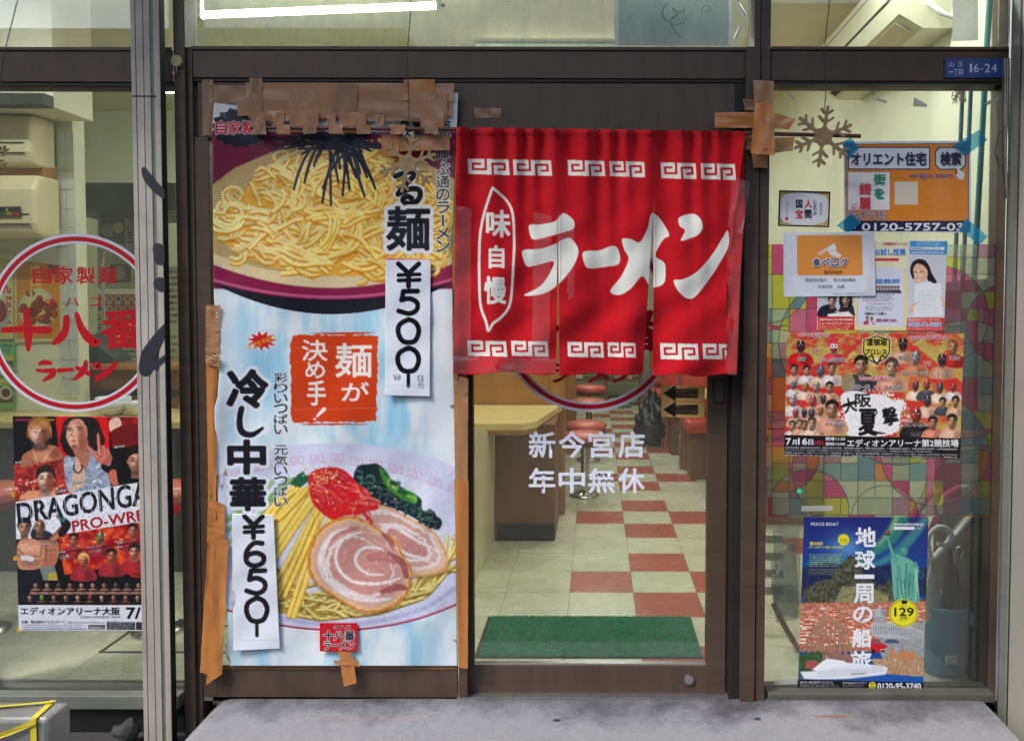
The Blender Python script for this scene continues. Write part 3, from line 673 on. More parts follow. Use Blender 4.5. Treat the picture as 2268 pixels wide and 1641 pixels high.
# room shell
wall_r = box('right_wall', 'creamg', None, 1.42, 1.56, .10, 9.7, -.1, 3.0, 0, kind='structure')
box('back_wall', 'cream', None, -4.7, 1.42, 9.6, 9.75, -.1, 3.0, 0, kind='structure')
box('left_wall', 'cream', None, -4.85, -4.7, .10, 9.6, -.1, 3.0, 0, kind='structure')
box('ceiling', 'ceil', None, -4.85, 1.56, .10, 9.75, 3.0, 3.12, 0, kind='structure')
# street side: unseen added overhang over the shopfront, upper storey, side walls, houses opposite (they show in the glass)
shop = thing('shop_building', 'plain concrete shop building above and beside the glazed ramen shopfront', 'building', (0, 0, 2.6))
box('upper_wall', 'plaster', shop, -6, 5, -.3, .10, 2.72, 6.4, .01)
box('canopy', 'plaster', shop, -6, 5, -.66, -.3, 2.86, 2.98, .01)  # out of view, added to darken the top of the shopfront
box('side_wall', 'plaster', shop, 1.57, 5, -.085, .10, -.15, 2.72, .01)
box('side_wall', 'plaster', shop, -6, -2.6, -.12, .10, -.15, 2.72, .01)
def opposite(x0, x1, h, m, lab, seed):
    r = random.Random(seed); t = thing('town_house', lab, 'house', ((x0 + x1) / 2, -10.2, -.15))
    box('wall', 'farwall', t, x0, x1, -16, -10.2, -.15, h, .02)
    box('roof', 'darkgap', t, x0 - .15, x1 + .15, -16.2, -10.0, h, h + .15, .02)
    x = x0 + .6
    while x < x1 - 1.4:
        for z in (1.0, 3.6):
            if z + 1.5 > h: continue
            wdw = box('window', 'darkgap', t, x, x + 1.2, -10.2, -10.12, z, z + 1.4, .01)
            pn = box('pane', 'tart', wdw, x + .06, x + 1.14, -10.12, -10.10, z + .06, z + 1.34, 0)
        x += 2.0
    return t
opposite(-16, -3.2, 5.6, 'plaster', 'two storey grey house across the street, reflected at the left of the glass', 1)
opposite(-3.0, 2.6, 4.6, 'cream', 'low cream house across the street behind the camera', 2)
opposite(2.8, 16, 6.0, 'plaster', 'tall grey house across the street, reflected at the right of the glass', 3)

# ================================================================ SHOPFRONT FRAME
fr = thing('shopfront_frame', 'dark bronze aluminium shopfront framing with posts and transom beam above the door', 'window frame', (0, 0, 0))
ZT = Z_(-60)
def vpost(name, u0, u1, m, Y, d, z0, z1, parent=fr, vref=820, bev=.002):
    return box(name, m, parent, P(u0, vref, Y).x, P(u1, vref, Y).x, Y, Y + d, z0, z1, bev)
vpost('post', 396, 421, 'bronze', -.012, .09, -.15, ZT); vpost('post', 421.5, 437, 'bronze', .0, .10, -.15, Z_(106))
vpost('glazing_bead', 421.5, 427, 'steel', .03, .02, Z_(104), ZT)
vpost('post', 1646, 1678, 'bronze', -.012, .12, -.02, Z_(105)); vpost('post', 1679, 1700, 'bronze', -.004, .11, -.02, ZT)
vpost('post', 1664, 1678, 'bronze', -.002, .10, Z_(104.6), ZT); vpost('channel', 1622, 1645, 'darkgap', .01, .08, -.02, Z_(180))
vpost('channel', 1613, 1621, 'bronze', .045, .05, -.02, Z_(180))
# transom beams, each with a lip above and a shadow groove below
def beam(u0, u1, v0, v1, Y, m='bronze_h'):
    x0, x1 = X_(u0, Y), X_(u1, Y); z0, z1 = Z_(v1, Y), Z_(v0, Y)
    box('transom', m, fr, x0, x1, Y, Y + .09, z0 + .006, z1 - .012, .002)
    box('lip', m, fr, x0, x1, Y - .006, Y + .09, z1 - .0115, z1, .001)
    box('groove', 'black', fr, x0, x1, Y + .006, Y + .09, z0 - .004, z0 + .0055, 0)
beam(438, 1663, 105, 178, .0); beam(1701, 2236, 103, 182, .004); beam(-40, 395, 108, 188, .05)
pbox('door_head', 'bronze_h', fr, 438, 180.5, 1645, 306, .012, .07)
pbox('corner_post', 'grey', fr, 0, 0, 1, 1, 0, .01) if False else None
box('jamb', 'bronze', fr, 1.385, 1.47, .001, .11, -.02, ZT, .002); box('corner_post', 'greypost', fr, 1.3855, 1.47, -.075, 0, -.15, ZT, .004); box('gasket', 'black', fr, 1.389, 1.47, -.085, -.0755, -.15, ZT, 0)
# round polished corner tube
MB().tube([(1.383, -.022, -.03), (1.383, -.022, ZT)], .0075, 16).build('corner_tube', 'chrome', fr)
pbox('sill', 'silldk', fr, 1701, 1537, 2213, 1556, .0, .10, .003); pbox('sill', 'bronze_h', fr, 1622, 1541, 1700, 1556, .03, .05)
pbox('window_rail', 'greypost', fr, 0 - 60, 1541, 395, 1571, .03, .06, .003)
box('kick_panel', 'black', fr, X_(-60, .05), X_(395, .05), .052, .09, -.15, Z_(1571.5, .052), 0)
box('threshold', 'steel', fr, X_(438), X_(1621), .004, .10, -.012, .0035, .001)
# far right pier
pier = tag(box('concrete_pier', 'plaster', None, 1.384, 2.4, -.5, -.0855, -.15, 2.72, .01), 'grey green cement pier at the right edge beside the corner post', 'pillar')
# aluminium shutter rail standing in front of the left window
rail = thing('shutter_post', 'weathered pale aluminium shutter post with grooves and black spray marks', 'post', (X_(337, -.06), -.06, -.15))
gx = [(303, 313), (314.6, 330), (331.4, 345), (346.4, 352), (353, 366)]
for k, (a, b) in enumerate(gx):
    vpost('rail_strip', a, b, 'alu', -.060 if k != 3 else -.056, .03, -.15, ZT, rail, bev=.0015)
vpost('rail_core', 303.5, 366, 'greypost', -.057, .03, -.15, ZT, rail, bev=0)
vpost('rail_edge', 366.2, 368, 'black', -.058, .03, -.15, ZT, rail, bev=.001)
box('seam', 'darkgap', rail, P(303.3, 820, -.06).x, P(358, 820, -.06).x, -.0606, -.0595, Z_(217, -.06), Z_(214, -.06), 0)
# spray marks: thin soft-edged paint patches lying on the post
def spraymat():
    m = bpy.data.materials.new('sprayed paint'); m.use_nodes = True; nt = m.node_tree; b = nt.nodes['Principled BSDF']
    b.inputs['Base Color'].default_value = (.018, .018, .03, 1); b.inputs['Roughness'].default_value = .55
    at = N(nt, 'ShaderNodeAttribute', attribute_name='Col'); nz = noise(nt, 500, 3, .6)
    ad = N(nt, 'ShaderNodeMath', operation='ADD'); nt.links.new(at.outputs[0], ad.inputs[0]); mm = N(nt, 'ShaderNodeMath', operation='MULTIPLY_ADD'); mm.inputs[1].default_value = 1.0; mm.inputs[2].default_value = -.5
    nt.links.new(nz.outputs[0], mm.inputs[0]); nt.links.new(mm.outputs[0], ad.inputs[1]); mr = N(nt, 'ShaderNodeMapRange'); mr.inputs[1].default_value = .2; mr.inputs[2].default_value = .62; mr.inputs[4].default_value = .95
    nt.links.new(ad.outputs[0], mr.inputs[0]); nt.links.new(mr.outputs[0], b.inputs['Alpha']); return m
M['sprayed'] = spraymat()
def spray(strokes, u0, v0, u1, v1, Y, parent):
    c = Cv(u0, v0, u1, v1, 1.2, (0, 0, 0))
    for p, w_ in strokes: c.stroke(p, w_, (255, 255, 255))
    a = blur(c.a[..., 0], 2.4); c.a[:] = np.sqrt(np.clip(a, 0, 1))[..., None]
    sheet('spray_mark', c, R4(u0, v0, u1, v1), int((u1 - u0) / 1.5), int((v1 - v0) / 1.5), Y, 'sprayed', parent, thick=.0002)
spray([([(318, 375), (328, 395), (345, 415), (362, 432)], [10, 20, 20, 16]), ([(351, 552), (354, 576)], [26, 22]), ([(354, 628), (357, 636)], [28, 20])], 303.6, 350, 365.6, 690, -.0616, rail)
spray([([(322, 818), (330, 785), (350, 750), (370, 720)], [30, 34, 24, 12]), ([(340, 812), (368, 790)], [13, 10])], 303.6, 700, 365.6, 850, -.0616, rail)
# ---------------------------------------------------------------- fixed panes
gl = tag(pbox('left_window_pane', 'glass', None, -60, 188, 396, 1541, .075, .006, 0), 'large clear pane of the left shop window carrying the red circle sign', 'window')
tag(pbox('transom_pane', 'glass', None, -60, -60, 396, 108, .075, .006, 0), 'clear transom pane above the left shop window', 'window')
tag(pbox('transom_pane', 'dusty', None, 426, -60, 1663, 104, .055, .006, 0), 'dusty transom pane above the door with the bright fluorescent tube behind', 'window')
tag(pbox('transom_pane', 'glass', None, 1701, -60, 2213, 103, .055, .006, 0), 'clear transom pane above the right window with the air conditioner behind', 'window')
tag(pbox('right_window_pane', 'glass', None, 1701, 184, 2213, 1538, .05, .006, 0), 'large clear pane of the right shop window covered with posters', 'window')
# ---------------------------------------------------------------- sliding door (right leaf) and the leaf behind the banner
dr = thing('sliding_door', 'sliding glass door with bronze stiles behind the red curtain, white lettering', 'door', (X_(1320, .04), .04, 0))
Yd = .035
vpost('stile', 1568, 1612, 'bronze', Yd, .035, .004, Z_(300), dr); vpost('stile', 1034, 1047, 'bronze', Yd + .002, .033, .004, Z_(300), dr)
pbox('rail', 'bronze_h', dr, 1047.5, 1473, 1567.5, 1541, Yd + .003, .03); pbox('rail', 'bronze_h', dr, 1047.5, 303, 1567.5, 340, Yd + .003, .03)
pbox('glazing_bead', 'steel', dr, 1047.6, 1468.6, 1567.4, 1472.4, Yd + .006, .02, .0008)
pbox('pane', 'glass', dr, 1047.5, 340, 1567.5, 1468, Yd + .015, .006, 0)
h = pbox('handle', 'black', dr, 1580, 838, 1606, 894, Yd - .004, .0045, .004); pbox('recess', 'bronze', h, 1584, 842, 1602, 889, Yd - .0055, .0015, .001)
c0 = P(1526, 1504, Yd)
lk = MB(); bm = bmesh.new()
MB().tube([(c0.x, Yd + .0035, c0.z), (c0.x, Yd - .006, c0.z)], [.0175, .0165], 28).build('lock', 'steel', dr)
lk = [o for o in dr.children if o.name.startswith('lock')][0]
MB().tube([(c0.x, Yd - .0062, c0.z), (c0.x, Yd - .0085, c0.z)], .0095, 24).build('keyway', 'chrome', lk)
MB().box(c0.x - .001, c0.x + .001, Yd - .0092, Yd - .0086, c0.z - .005, c0.z + .005).build('slot', 'black', lk)
dl = thing('fixed_door_leaf', 'bronze door leaf at the left of the doorway, hidden behind the big noodle banner', 'door', (X_(740), .0, 0))
vpost('stile', 438.5, 470, 'bronze', .002, .03, .004, Z_(306), dl); vpost('stile', 1013, 1033, 'bronze', .002, .03, .004, Z_(306), dl)
pbox('rail', 'bronze_h', dl, 470.5, 1480, 1012.5, 1560, .004, .026); pbox('rail', 'bronze_h', dl, 470.5, 306, 1012.5, 340, .004, .026); pbox('pane', 'glass', dl, 470.5, 340, 1012.5, 1479.6, .016, .006, 0)
pbox('inner_rail', 'wooddk', dl, 478, 1473, 1012, 1482, .0005, .003, .0005)
# ---------------------------------------------------------------- vinyl signs on the glass
RED = (188, 8, 28); WH = (214, 216, 228)
ink = Ink(.0735)
ink.ring(167, 715, 176, 197.5, WH); ink.ring(167, 715, 181, 191, RED, .0006)
for i, ch in enumerate('自家製麺'):
    x = 128 + i * 88.5 * .5 * 1.08; 
    ink.text(ch, (72 + i * 48.4, 591, 114 + i * 48.4, 629), RED, .025)
for ch, a, b in (('オ', 99, 125), ('ハ', 144, 175), ('コ', 198, 222)): ink.text(ch, (a, 659, b, 679), RED, .02)
zz = lambda L: [(x * .27, 498 + y * .27) for x, y in L]
ink.stroke(zz([(30, 865), (120, 858), (220, 853), (320, 862), (400, 862)]), [13, 14, 14, 16, 17], RED); ink.stroke(zz([(215, 712), (222, 800), (232, 900), (232, 1020)]), [14, 16, 20, 10], RED)
ink.stroke(zz([(545, 765), (540, 850), (505, 920), (440, 970)]), [15, 16, 18, 10], RED); ink.stroke(zz([(630, 735), (660, 830), (710, 910), (775, 965), (810, 955)]), [11, 15, 20, 20, 10], RED)
ink.text('番', zz([(830, 690), (1190, 690), (1190, 1020), (830, 1020)]), RED, .05)
ink.stroke(zz([(325, 1140), (365, 1128), (415, 1135)]), [8, 12, 9], RED); ink.stroke(zz([(300, 1190), (360, 1198), (440, 1195)]), [6, 9, 12], RED); ink.stroke(zz([(440, 1198), (425, 1235), (355, 1278)]), [13, 14, 5], RED)
ink.stroke(zz([(485, 1195), (540, 1190), (590, 1188)]), [11, 8, 9], RED); ink.stroke(zz([(705, 1122), (690, 1190), (640, 1245), (590, 1276)]), [8, 16, 11, 3], RED); ink.stroke(zz([(625, 1170), (680, 1195), (730, 1225)]), [7, 12, 10], RED)
ink.stroke(zz([(785, 1150), (815, 1165)]), [15, 13], RED); ink.stroke(zz([(948, 1138), (890, 1200), (795, 1262)]), [10, 14, 13], RED)
tag(ink.build('window_sign', 'vinyl'), 'red and white circle sign with red characters on the left window', 'sign')
ink = Ink(Yd + .0145)
ink.ring(1305, 715, 176, 197.5, WH); ink.ring(1305, 715, 181, 191, RED, .0006)
for i, ch in enumerate('自家製麺'): ink.text(ch, (1210 + i * 48.4, 591, 1252 + i * 48.4, 629), RED, .025)
for i, ch in enumerate('十八番'): ink.text(ch, (1160 + i * 105, 686, 1250 + i * 105, 778), RED, .05)
for i, (ch, a, b) in enumerate((('ラ', 1214, 1262), ('ー', 1268, 1300), ('メ', 1302, 1350), ('ン', 1356, 1400))): ink.text(ch, (a, 805 if ch != 'ー' else 820, b, 848 if ch != 'ー' else 830), RED, .05)
tag(ink.build('window_sign', 'vinyl'), 'red and white circle sign on the door glass, mostly behind the curtain', 'sign')
ink = Ink(Yd + .0145); WL = (228, 232, 246)
for i, ch in enumerate('新今宮店'): ink.text(ch, (1171 + i * 66, 955, 1230 + i * 66, 1014), WL, .028)
for i, ch in enumerate('年中無休'): ink.text(ch, (1171 + i * 66, 1036, 1230 + i * 66, 1092), WL, .028)
tag(ink.build('door_lettering', 'vinyl'), 'white characters in two rows on the door glass below the circle', 'lettering')
# ---------------------------------------------------------------- banner
def edgeL(y): return np.interp(y, [200, 290, 660, 800, 880, 905, 1040, 1160, 1300, 1420, 1446, 1475], [476, 470, 474, 487, 482, 475, 478, 487, 500, 506, 499, 511])
def edgeR(y): return np.interp(y, [200, 300, 560, 800, 1000, 1475], [1015, 1011, 1001, 1004, 1008, 1012])
def paint_banner():
    c = Cv(462, 196, 1022, 1482, 1.25, (222, 232, 240)); H, W = c.h, c.w; r = random.Random(4)
    n = fbm(H, W, 120, 5, 260); n2 = fbm(H, W, 30, 9, 130)
    t = np.clip((n * .7 + n2 * .5 - .5) * 3.4, 0, 1)[..., None]; c.a[:] = np.array((226, 236, 242)) / 255 * (1 - t) + np.array((150, 208, 236)) / 255 * t
    xx = ((np.arange(W) + .5) / c.r + c.x0)[None]; e = np.clip(1 - np.minimum(xx - 475, 1010 - xx) / 95, 0, 1)[..., None] ** .8
    c.a[:] = c.a * (1 - e * .85) + np.array((226, 232, 238)) / 255 * e * .85
    # upper picture
    c.rect(462, 196, 1022, 292, (226, 228, 222)); c.rect(462, 292, 1022, 640, (118, 32, 62))
    y = lambda x, yc, a: yc - a * ((x - 735) / 263) ** 2
    X = np.linspace(462, 1022, 40)
    lower = lambda yc, a: [(x, y(x, yc, a)) for x in X]
    c.poly(lower(696, 68) + [(1022, 500), (462, 500)], (28, 28, 38)); c.poly(lower(664, 38) + [(1022, 500), (462, 500)], (140, 30, 74)); c.poly(lower(661, 38) + lower(655, 38)[::-1], (196, 96, 130))
    c.poly(lower(638, 52) + [(1022, 500), (462, 500)], (226, 206, 160))
    def matx(X_, Y_):
        s_ = .5 + .5 * np.sin((Y_ + (X_ - 735) ** 2 * .00045) * 2 * np.pi / 5.6); k = np.array((222, 190, 128)) * (.72 + .28 * s_[..., None]); return k + 0 * X_[..., None]
    c.poly([(462, 416), (520, 372), (600, 338), (680, 318), (760, 312), (860, 330), (950, 365), (1022, 405)] + [(x, y(x, 612, 50)) for x in X[::-1]], None, tex=matx)
    # noodle heap
    heap = np.array(cmr([(480, 520), (492, 468), (540, 425), (585, 372), (650, 345), (735, 322), (830, 335), (900, 368), (960, 420), (990, 480), (985, 540), (960, 580), (880, 600), (780, 612), (680, 606), (600, 590), (530, 560)]))
    c.poly(heap, (234, 176, 62))
    def inside(x, yy):
        ok = False
        for k in range(len(heap)):
            (xa, ya), (xb, yb) = heap[k], heap[(k + 1) % len(heap)]
            if (ya > yy) != (yb > yy) and x < xa + (yy - ya) * (xb - xa) / (yb - ya): ok = not ok
        return ok
    # strands fall in loose parallel bundles, later bundles on top
    for cnt in range(250):
        for _ in range(50):
            x, yy = r.uniform(478, 992), r.uniform(322, 614)
            if cnt < 90 or 150 < cnt < 240: x, yy = 484 + (cnt % 15) * 35 + r.uniform(-14, 14), 330 + (cnt // 15 % 6) * 50 + r.uniform(-22, 22)
            if inside(x, yy): break
        else: continue
        f = cnt / 250; a = r.gauss(0, .55) + (0 if r.random() < .72 else math.pi / 2 * r.choice((-1, 1))); k = r.gauss(0, .16); pts = []; q, z = x, yy; st = 13
        for i in range(r.randint(6, 14)):
            pts.append((q, z)); k = k * .92 + r.gauss(0, .07); a += k; q2, z2 = q + math.cos(a) * st, z + math.sin(a) * st * .78
            if not inside(q2, z2):
                if i > 4: break
                k = .42 * (1 if k >= 0 else -1); a += k; q2, z2 = q + math.cos(a) * st, z + math.sin(a) * st * .78
            q, z = q2, z2
        pa = np.array(pts); dd = np.gradient(pa, axis=0); dd /= np.maximum(np.linalg.norm(dd, axis=1), 1e-6)[:, None]; nn = np.stack((-dd[:, 1], dd[:, 0]), 1); ns = r.choice((1, 1, 2, 2, 3, 3))
        for s_ in range(ns):
            wd = r.uniform(7.2, 9.0) * (.84 + .25 * (yy - 320) / 290); ph = r.uniform(0, 6); wob = np.array([[2.6 * math.sin(ph + i * .9)] for i in range(len(pa))])
            pp = pa + nn * ((s_ - (ns - 1) / 2) * wd * 1.02 + wob); cut = r.randint(0, 2); pp = pp[cut:] if len(pp) - cut > 3 else pp
            b = .84 + .17 * f + r.uniform(-.05, .05); left = float(np.clip((700 - x) / 240, 0, 1)); col = np.minimum((np.array((255, 226, 104)) + left * np.array((0, 16, 64))) * b, 255)
            c.stroke(pp + [0, 2.6], wd + 1.5, (196, 112, 22), al=.34)
            c.stroke(pp, wd, col, edge=np.minimum(np.array((248, 192, 66)) * (b + .03), 255), hi=(255, 252, 226))
    for _ in range(30):
        x, yy = r.uniform(530, 940), r.uniform(400, 590)
        if inside(x, yy): c.ell(x, yy, r.uniform(10, 26), r.uniform(4, 9), (190, 104, 24), .22, r.uniform(-40, 40), soft=8)
    bq = c.bb(470, 300, 1005, 640); c.a[bq[0]:bq[1], bq[2]:bq[3]] = blur(c.a[bq[0]:bq[1], bq[2]:bq[3]], 1)
    # nori
    for _ in range(58):
        a = r.uniform(-.2, math.pi + .2) if r.random() < .8 else r.uniform(-1, 4); L = r.uniform(50, 145); ox, oy = 745 + r.gauss(0, 22), 312 + r.gauss(0, 10)
        dx, dy = math.cos(a) * L, math.sin(a) * L * (.55 if abs(math.cos(a)) > .6 else .95)
        pts = [(ox, oy), (ox + dx * .5, oy + dy * .35), (ox + dx * .8, oy + dy * .68), (ox + dx, oy + dy)]
        c.stroke(pts, [5, 6, 6, 5], (34, 40, 58), edge=(14, 16, 28), hi=(92, 104, 132) if r.random() < .5 else (40, 46, 66))
    # seals and writing
    def star(cx, cy, rx, ry, n_, k, col, ph=0): c.poly([(cx + (rx if i % 2 else rx * k) * math.cos(math.pi * i / n_ + ph), cy + (ry if i % 2 else ry * k) * math.sin(math.pi * i / n_ + ph)) for i in range(2 * n_)], col)
    star(533, 283, 68, 46, 17, .86, (22, 24, 40), .1)
    for i, ch in enumerate('自家製麺'): c.text(ch, (477 + i * 29, 268, 503 + i * 29, 298), (206, 30, 44), .04, (236, 232, 232), .05)
    c.ell(908, 288, 26, 27, (22, 24, 36)); c.text('冷', (893, 272, 922, 302), (232, 232, 236), .04)
    c.rect(870, 312, 1022, 352, (176, 40, 50), .8)
    BK = (22, 24, 34); WT = (232, 234, 238)
    c.text('涼', (962, 264, 998, 306), BK, .0, WT, .05)
    c.vtext('呼ぶ通のラーメン', 966, 332, 996, 560, BK, bold=.012, outline=WT, ow=.07)
    P0 = lambda L, ox=387.6, oy=138.4, k=.3544: [(ox + a * k, oy + b * k) for a, b in L]
    ru = P0([(1378, 712), (1440, 690), (1490, 685), (1500, 700), (1455, 750), (1395, 820), (1420, 810), (1480, 790), (1525, 800), (1530, 840), (1500, 875), (1440, 880), (1425, 855), (1450, 838), (1478, 850)])
    c.stroke(ru, 21, WT); c.stroke(ru, 12, BK)
    c.text('麺', (855, 457, 953, 556), BK, .045, WT, .09)
    # stamp
    rr = random.Random(8); ed = []
    for (xa, ya, xb, yb) in ((650, 742, 838, 742), (838, 745, 834, 930), (832, 934, 648, 936), (644, 930, 643, 748)):
        for i in range(26): t = i / 26; ed.append((xa + (xb - xa) * t + rr.uniform(-2.4, 2.4), ya + (yb - ya) * t + rr.uniform(-2.4, 2.4)))
    c.poly(ed, (212, 66, 22)); 
    for i in range(10): c.stroke([(rr.uniform(655, 740), 741 - rr.uniform(0, 4)), (rr.uniform(745, 830), 740 - rr.uniform(-2, 4))], 1.2, (212, 66, 22)); c.stroke([(rr.uniform(655, 740), 938 + rr.uniform(-1, 4)), (rr.uniform(745, 820), 938 + rr.uniform(-1, 4))], 1.2, (212, 66, 22))
    c.text('麺', (742, 760, 824, 836), (240, 236, 232), .02); c.text('が', (756, 846, 818, 888), (240, 236, 232), .02)
    c.text('決', (668, 752, 726, 800), (240, 236, 232), .02); c.text('め', (676, 800, 720, 838), (240, 236, 232), .02); c.text('手', (680, 842, 722, 898), (240, 236, 232), .02); c.stroke([(718, 906), (706, 918), (702, 922)], [9, 6, 3], (240, 236, 232)); c.ell(697, 928, 3, 3, (240, 236, 232))
    # sticker
    star(578, 755, 38, 26, 11, .6, (232, 236, 238), .2); star(580, 755, 35, 23, 11, .55, (206, 30, 34), .2)
    for i, ch in enumerate('めっちゃ旨い'): c.text(ch, (548 + i * 10.5, 762 - i * 4, 558 + i * 10.5, 774 - i * 4), (226, 168, 40), .03)
    return c
def paint_bowl(c):
    r = random.Random(12); BK = (22, 24, 34)
    # bowl
    bowl = [(462, 1075), (500, 1040), (560, 1008), (640, 986), (720, 981), (800, 984), (880, 994), (960, 1014), (1022, 1040), (1022, 1336), (925, 1371), (818, 1393), (720, 1396), (617, 1384), (506, 1353), (462, 1338)]
    c.poly(bowl, (206, 210, 236)); c.ell(760, 1180, 230, 175, (224, 228, 246), .7, soft=60)
    c.stroke([(462, 1336), (506, 1351), (617, 1383), (720, 1394), (818, 1391), (925, 1370), (1022, 1334)], 4, (168, 30, 60))
    c.stroke([(480, 1325), (617, 1367), (720, 1381), (830, 1376), (940, 1346), (1010, 1300)], 10, (172, 178, 214), al=.7)
    # pale pink key pattern along the rim
    for k in range(13):
        t = k / 12; x = 480 + 525 * t; yb = 1005 + 52 * (2 * t - 1) ** 2 + (10 if t > .5 else 34 * (1 - 2 * t)) * .4 + (2 * t - 1) * 14; sl_ = (2 * t - 1) * .42 + .04
        q = lambda a, b: (x + a * 36 - 18, yb + b * 17 + (a - .5) * 36 * sl_)
        c.stroke([q(0, 1), q(.95, 1), q(.95, .05), q(.2, .05), q(.2, .7), q(.7, .7), q(.7, .35), q(.42, .35)], 1.3, (206, 140, 184), smooth=False)
    # noodles round the rim of the heap
    zone = [(560, 1290), (600, 1330), (617, 1357), (710, 1373), (836, 1360), (943, 1324), (994, 1262), (1000, 1235), (940, 1270), (860, 1330), (700, 1330), (620, 1260), (540, 1230)]
    c.poly(zone, (176, 148, 62))
    for k in range(150):
        t = r.random(); x = 515 + 480 * t; base = np.interp(x, [515, 617, 710, 836, 943, 994], [1310, 1352, 1368, 1355, 1320, 1258]); yy = base - r.uniform(0, 62 if x < 760 else 30)
        a = np.interp(x, [515, 650, 800, 994], [.5, .3, -.1, -.9]) + r.gauss(0, .4); kk = r.gauss(0, .13); pts = []; q, z = x, yy
        for i in range(r.randint(4, 8)): pts.append((q, min(z, np.interp(q, [515, 617, 710, 836, 943, 994], [1316, 1354, 1370, 1357, 1321, 1262])))); a += kk; q += math.cos(a) * 12; z += math.sin(a) * 9
        b = r.uniform(.84, 1.02); c.stroke([(p[0], p[1] + 2) for p in pts], 7.8, (116, 88, 26), al=.5); c.stroke(pts, 6.6, np.array((240, 222, 132)) * b, edge=np.array((196, 164, 66)) * b, hi=(252, 244, 190))
    # cucumber, seaweed
    for k in range(12):
        x, yy = r.uniform(500, 600), r.uniform(1085, 1180); c.stroke([(x, yy + 30), (x + 40, yy), (x + 75, yy - 38)], 8, (150, 196, 120), edge=(72, 140, 70), hi=(206, 228, 170))
    for k in range(9):
        x, yy = r.uniform(590, 650), r.uniform(1065, 1110); c.stroke([(x - 25, yy + 38), (x, yy + 10), (x + 32, yy - 10)], 8, (126, 182, 92), edge=(30, 92, 50), hi=(206, 228, 150))
    c.poly(cmr([(650, 1060), (672, 1043), (676, 1052), (700, 1050), (660, 1082), (644, 1078)]), (24, 92, 62))
    sea = cmr([(792, 1033), (815, 1028), (841, 1030), (872, 1066), (905, 1088), (932, 1104), (935, 1128), (955, 1136), (978, 1152), (972, 1172), (950, 1166), (890, 1132), (830, 1112), (800, 1090), (783, 1062)])
    c.poly(sea, (22, 42, 46))
    for k in range(44):
        x, yy = r.uniform(790, 960), 0; yy = np.interp(x, [790, 850, 970], [1058, 1086, 1155]) + r.uniform(-18, 18); a = r.uniform(-.3, 1.2)
        c.stroke([(x, yy), (x + 12 * math.cos(a), yy + 10 * math.sin(a)), (x + 22 * math.cos(a + .5), yy + 18 * math.sin(a + .5))], r.uniform(4, 10), r.choice(((14, 26, 36), (24, 70, 66), (34, 110, 72), (40, 48, 76), (20, 40, 44))), hi=(130, 170, 160), edge=(8, 14, 22))
    c.poly(cmr([(841, 1034), (862, 1056), (884, 1080), (905, 1086), (924, 1098), (920, 1116), (896, 1108), (868, 1090), (846, 1062)]), (62, 136, 56)); c.stroke([(846, 1044), (872, 1080), (912, 1104)], 3, (150, 204, 96))
    for k in range(16): t = k / 15; x, yy = 846 + 72 * t + r.uniform(-5, 5), 1046 + 62 * t + r.uniform(-5, 5); c.ell(x, yy, r.uniform(4, 9), r.uniform(3, 6), r.choice(((30, 92, 52), (92, 170, 70), (150, 206, 90), (18, 60, 50))), .8, r.uniform(0, 90), soft=2)
    # egg strips
    eg = [((700, 1095), (640, 1180), (600, 1240)), ((690, 1080), (628, 1130), (600, 1170)), ((668, 1096), (640, 1140), (600, 1200)), ((715, 1105), (668, 1200), (612, 1300)), ((722, 1100), (690, 1180), (640, 1290)), ((655, 1080), (620, 1110), (590, 1150)), ((700, 1150), (660, 1240), (625, 1320)), ((742, 1140), (694, 1230), (668, 1300), (646, 1362)), ((676, 1082), (650, 1112), (612, 1150))]
    for p in eg:
        for dd in (-7, 5):
            pp = [(a + dd + r.uniform(-1.5, 1.5), b + r.uniform(-2, 2)) for a, b in p]
            c.stroke([(a, b + 2) for a, b in pp], 13, (150, 96, 20), al=.5); c.stroke(pp, r.uniform(9, 12), (250, 216, 96), edge=(234, 182, 54), hi=(255, 240, 160))
    # chashu
    def slice_(out, skin, rings):
        o = cmr(out); c.poly([(a, b + 5) for a, b in o], (96, 60, 30), .5, soft=3); c.poly(o, skin)
        ctr = o.mean(0); 
        for f, col, off in rings:
            q = (o - ctr) * f + ctr + np.array(off); j = np.array([(math.sin(i * 1.3) * 1.6, math.cos(i * 1.9) * 1.6) for i in range(len(q))]); c.poly(q + j, col)
        return ctr
    out2 = [(789, 1134), (815, 1120), (854, 1120), (905, 1145), (961, 1177), (985, 1215), (994, 1246), (975, 1268), (925, 1276), (860, 1260), (800, 1200)]
    slice_(out2, (214, 160, 96), [(.94, (222, 184, 160), (0, 0)), (.84, (226, 214, 214), (-2, -2)), (.74, (206, 158, 146), (0, 0)), (.55, (228, 216, 216), (6, 4)), (.44, (196, 136, 130), (8, 6))])
    for p in ([(842, 1160), (880, 1170), (930, 1200), (980, 1222)], [(872, 1190), (892, 1222), (940, 1238), (968, 1250)]): c.stroke(p, [5, 8, 8, 4], (232, 224, 226), al=.9)
    out1 = [(682, 1253), (690, 1205), (715, 1165), (768, 1143), (806, 1152), (850, 1178), (878, 1195), (890, 1222), (912, 1262), (908, 1300), (897, 1322), (866, 1345), (820, 1357), (780, 1345), (735, 1318), (700, 1292)]
    slice_(out1, (206, 128, 56), [(.955, (226, 186, 130), (0, 0)), (.90, (212, 168, 152), (0, 0)), (.80, (204, 152, 142), (2, -1)), (.66, (228, 214, 212), (-4, 4)), (.60, (200, 142, 134), (-2, 3))])
    fat = (232, 222, 222); pk = (202, 144, 136)
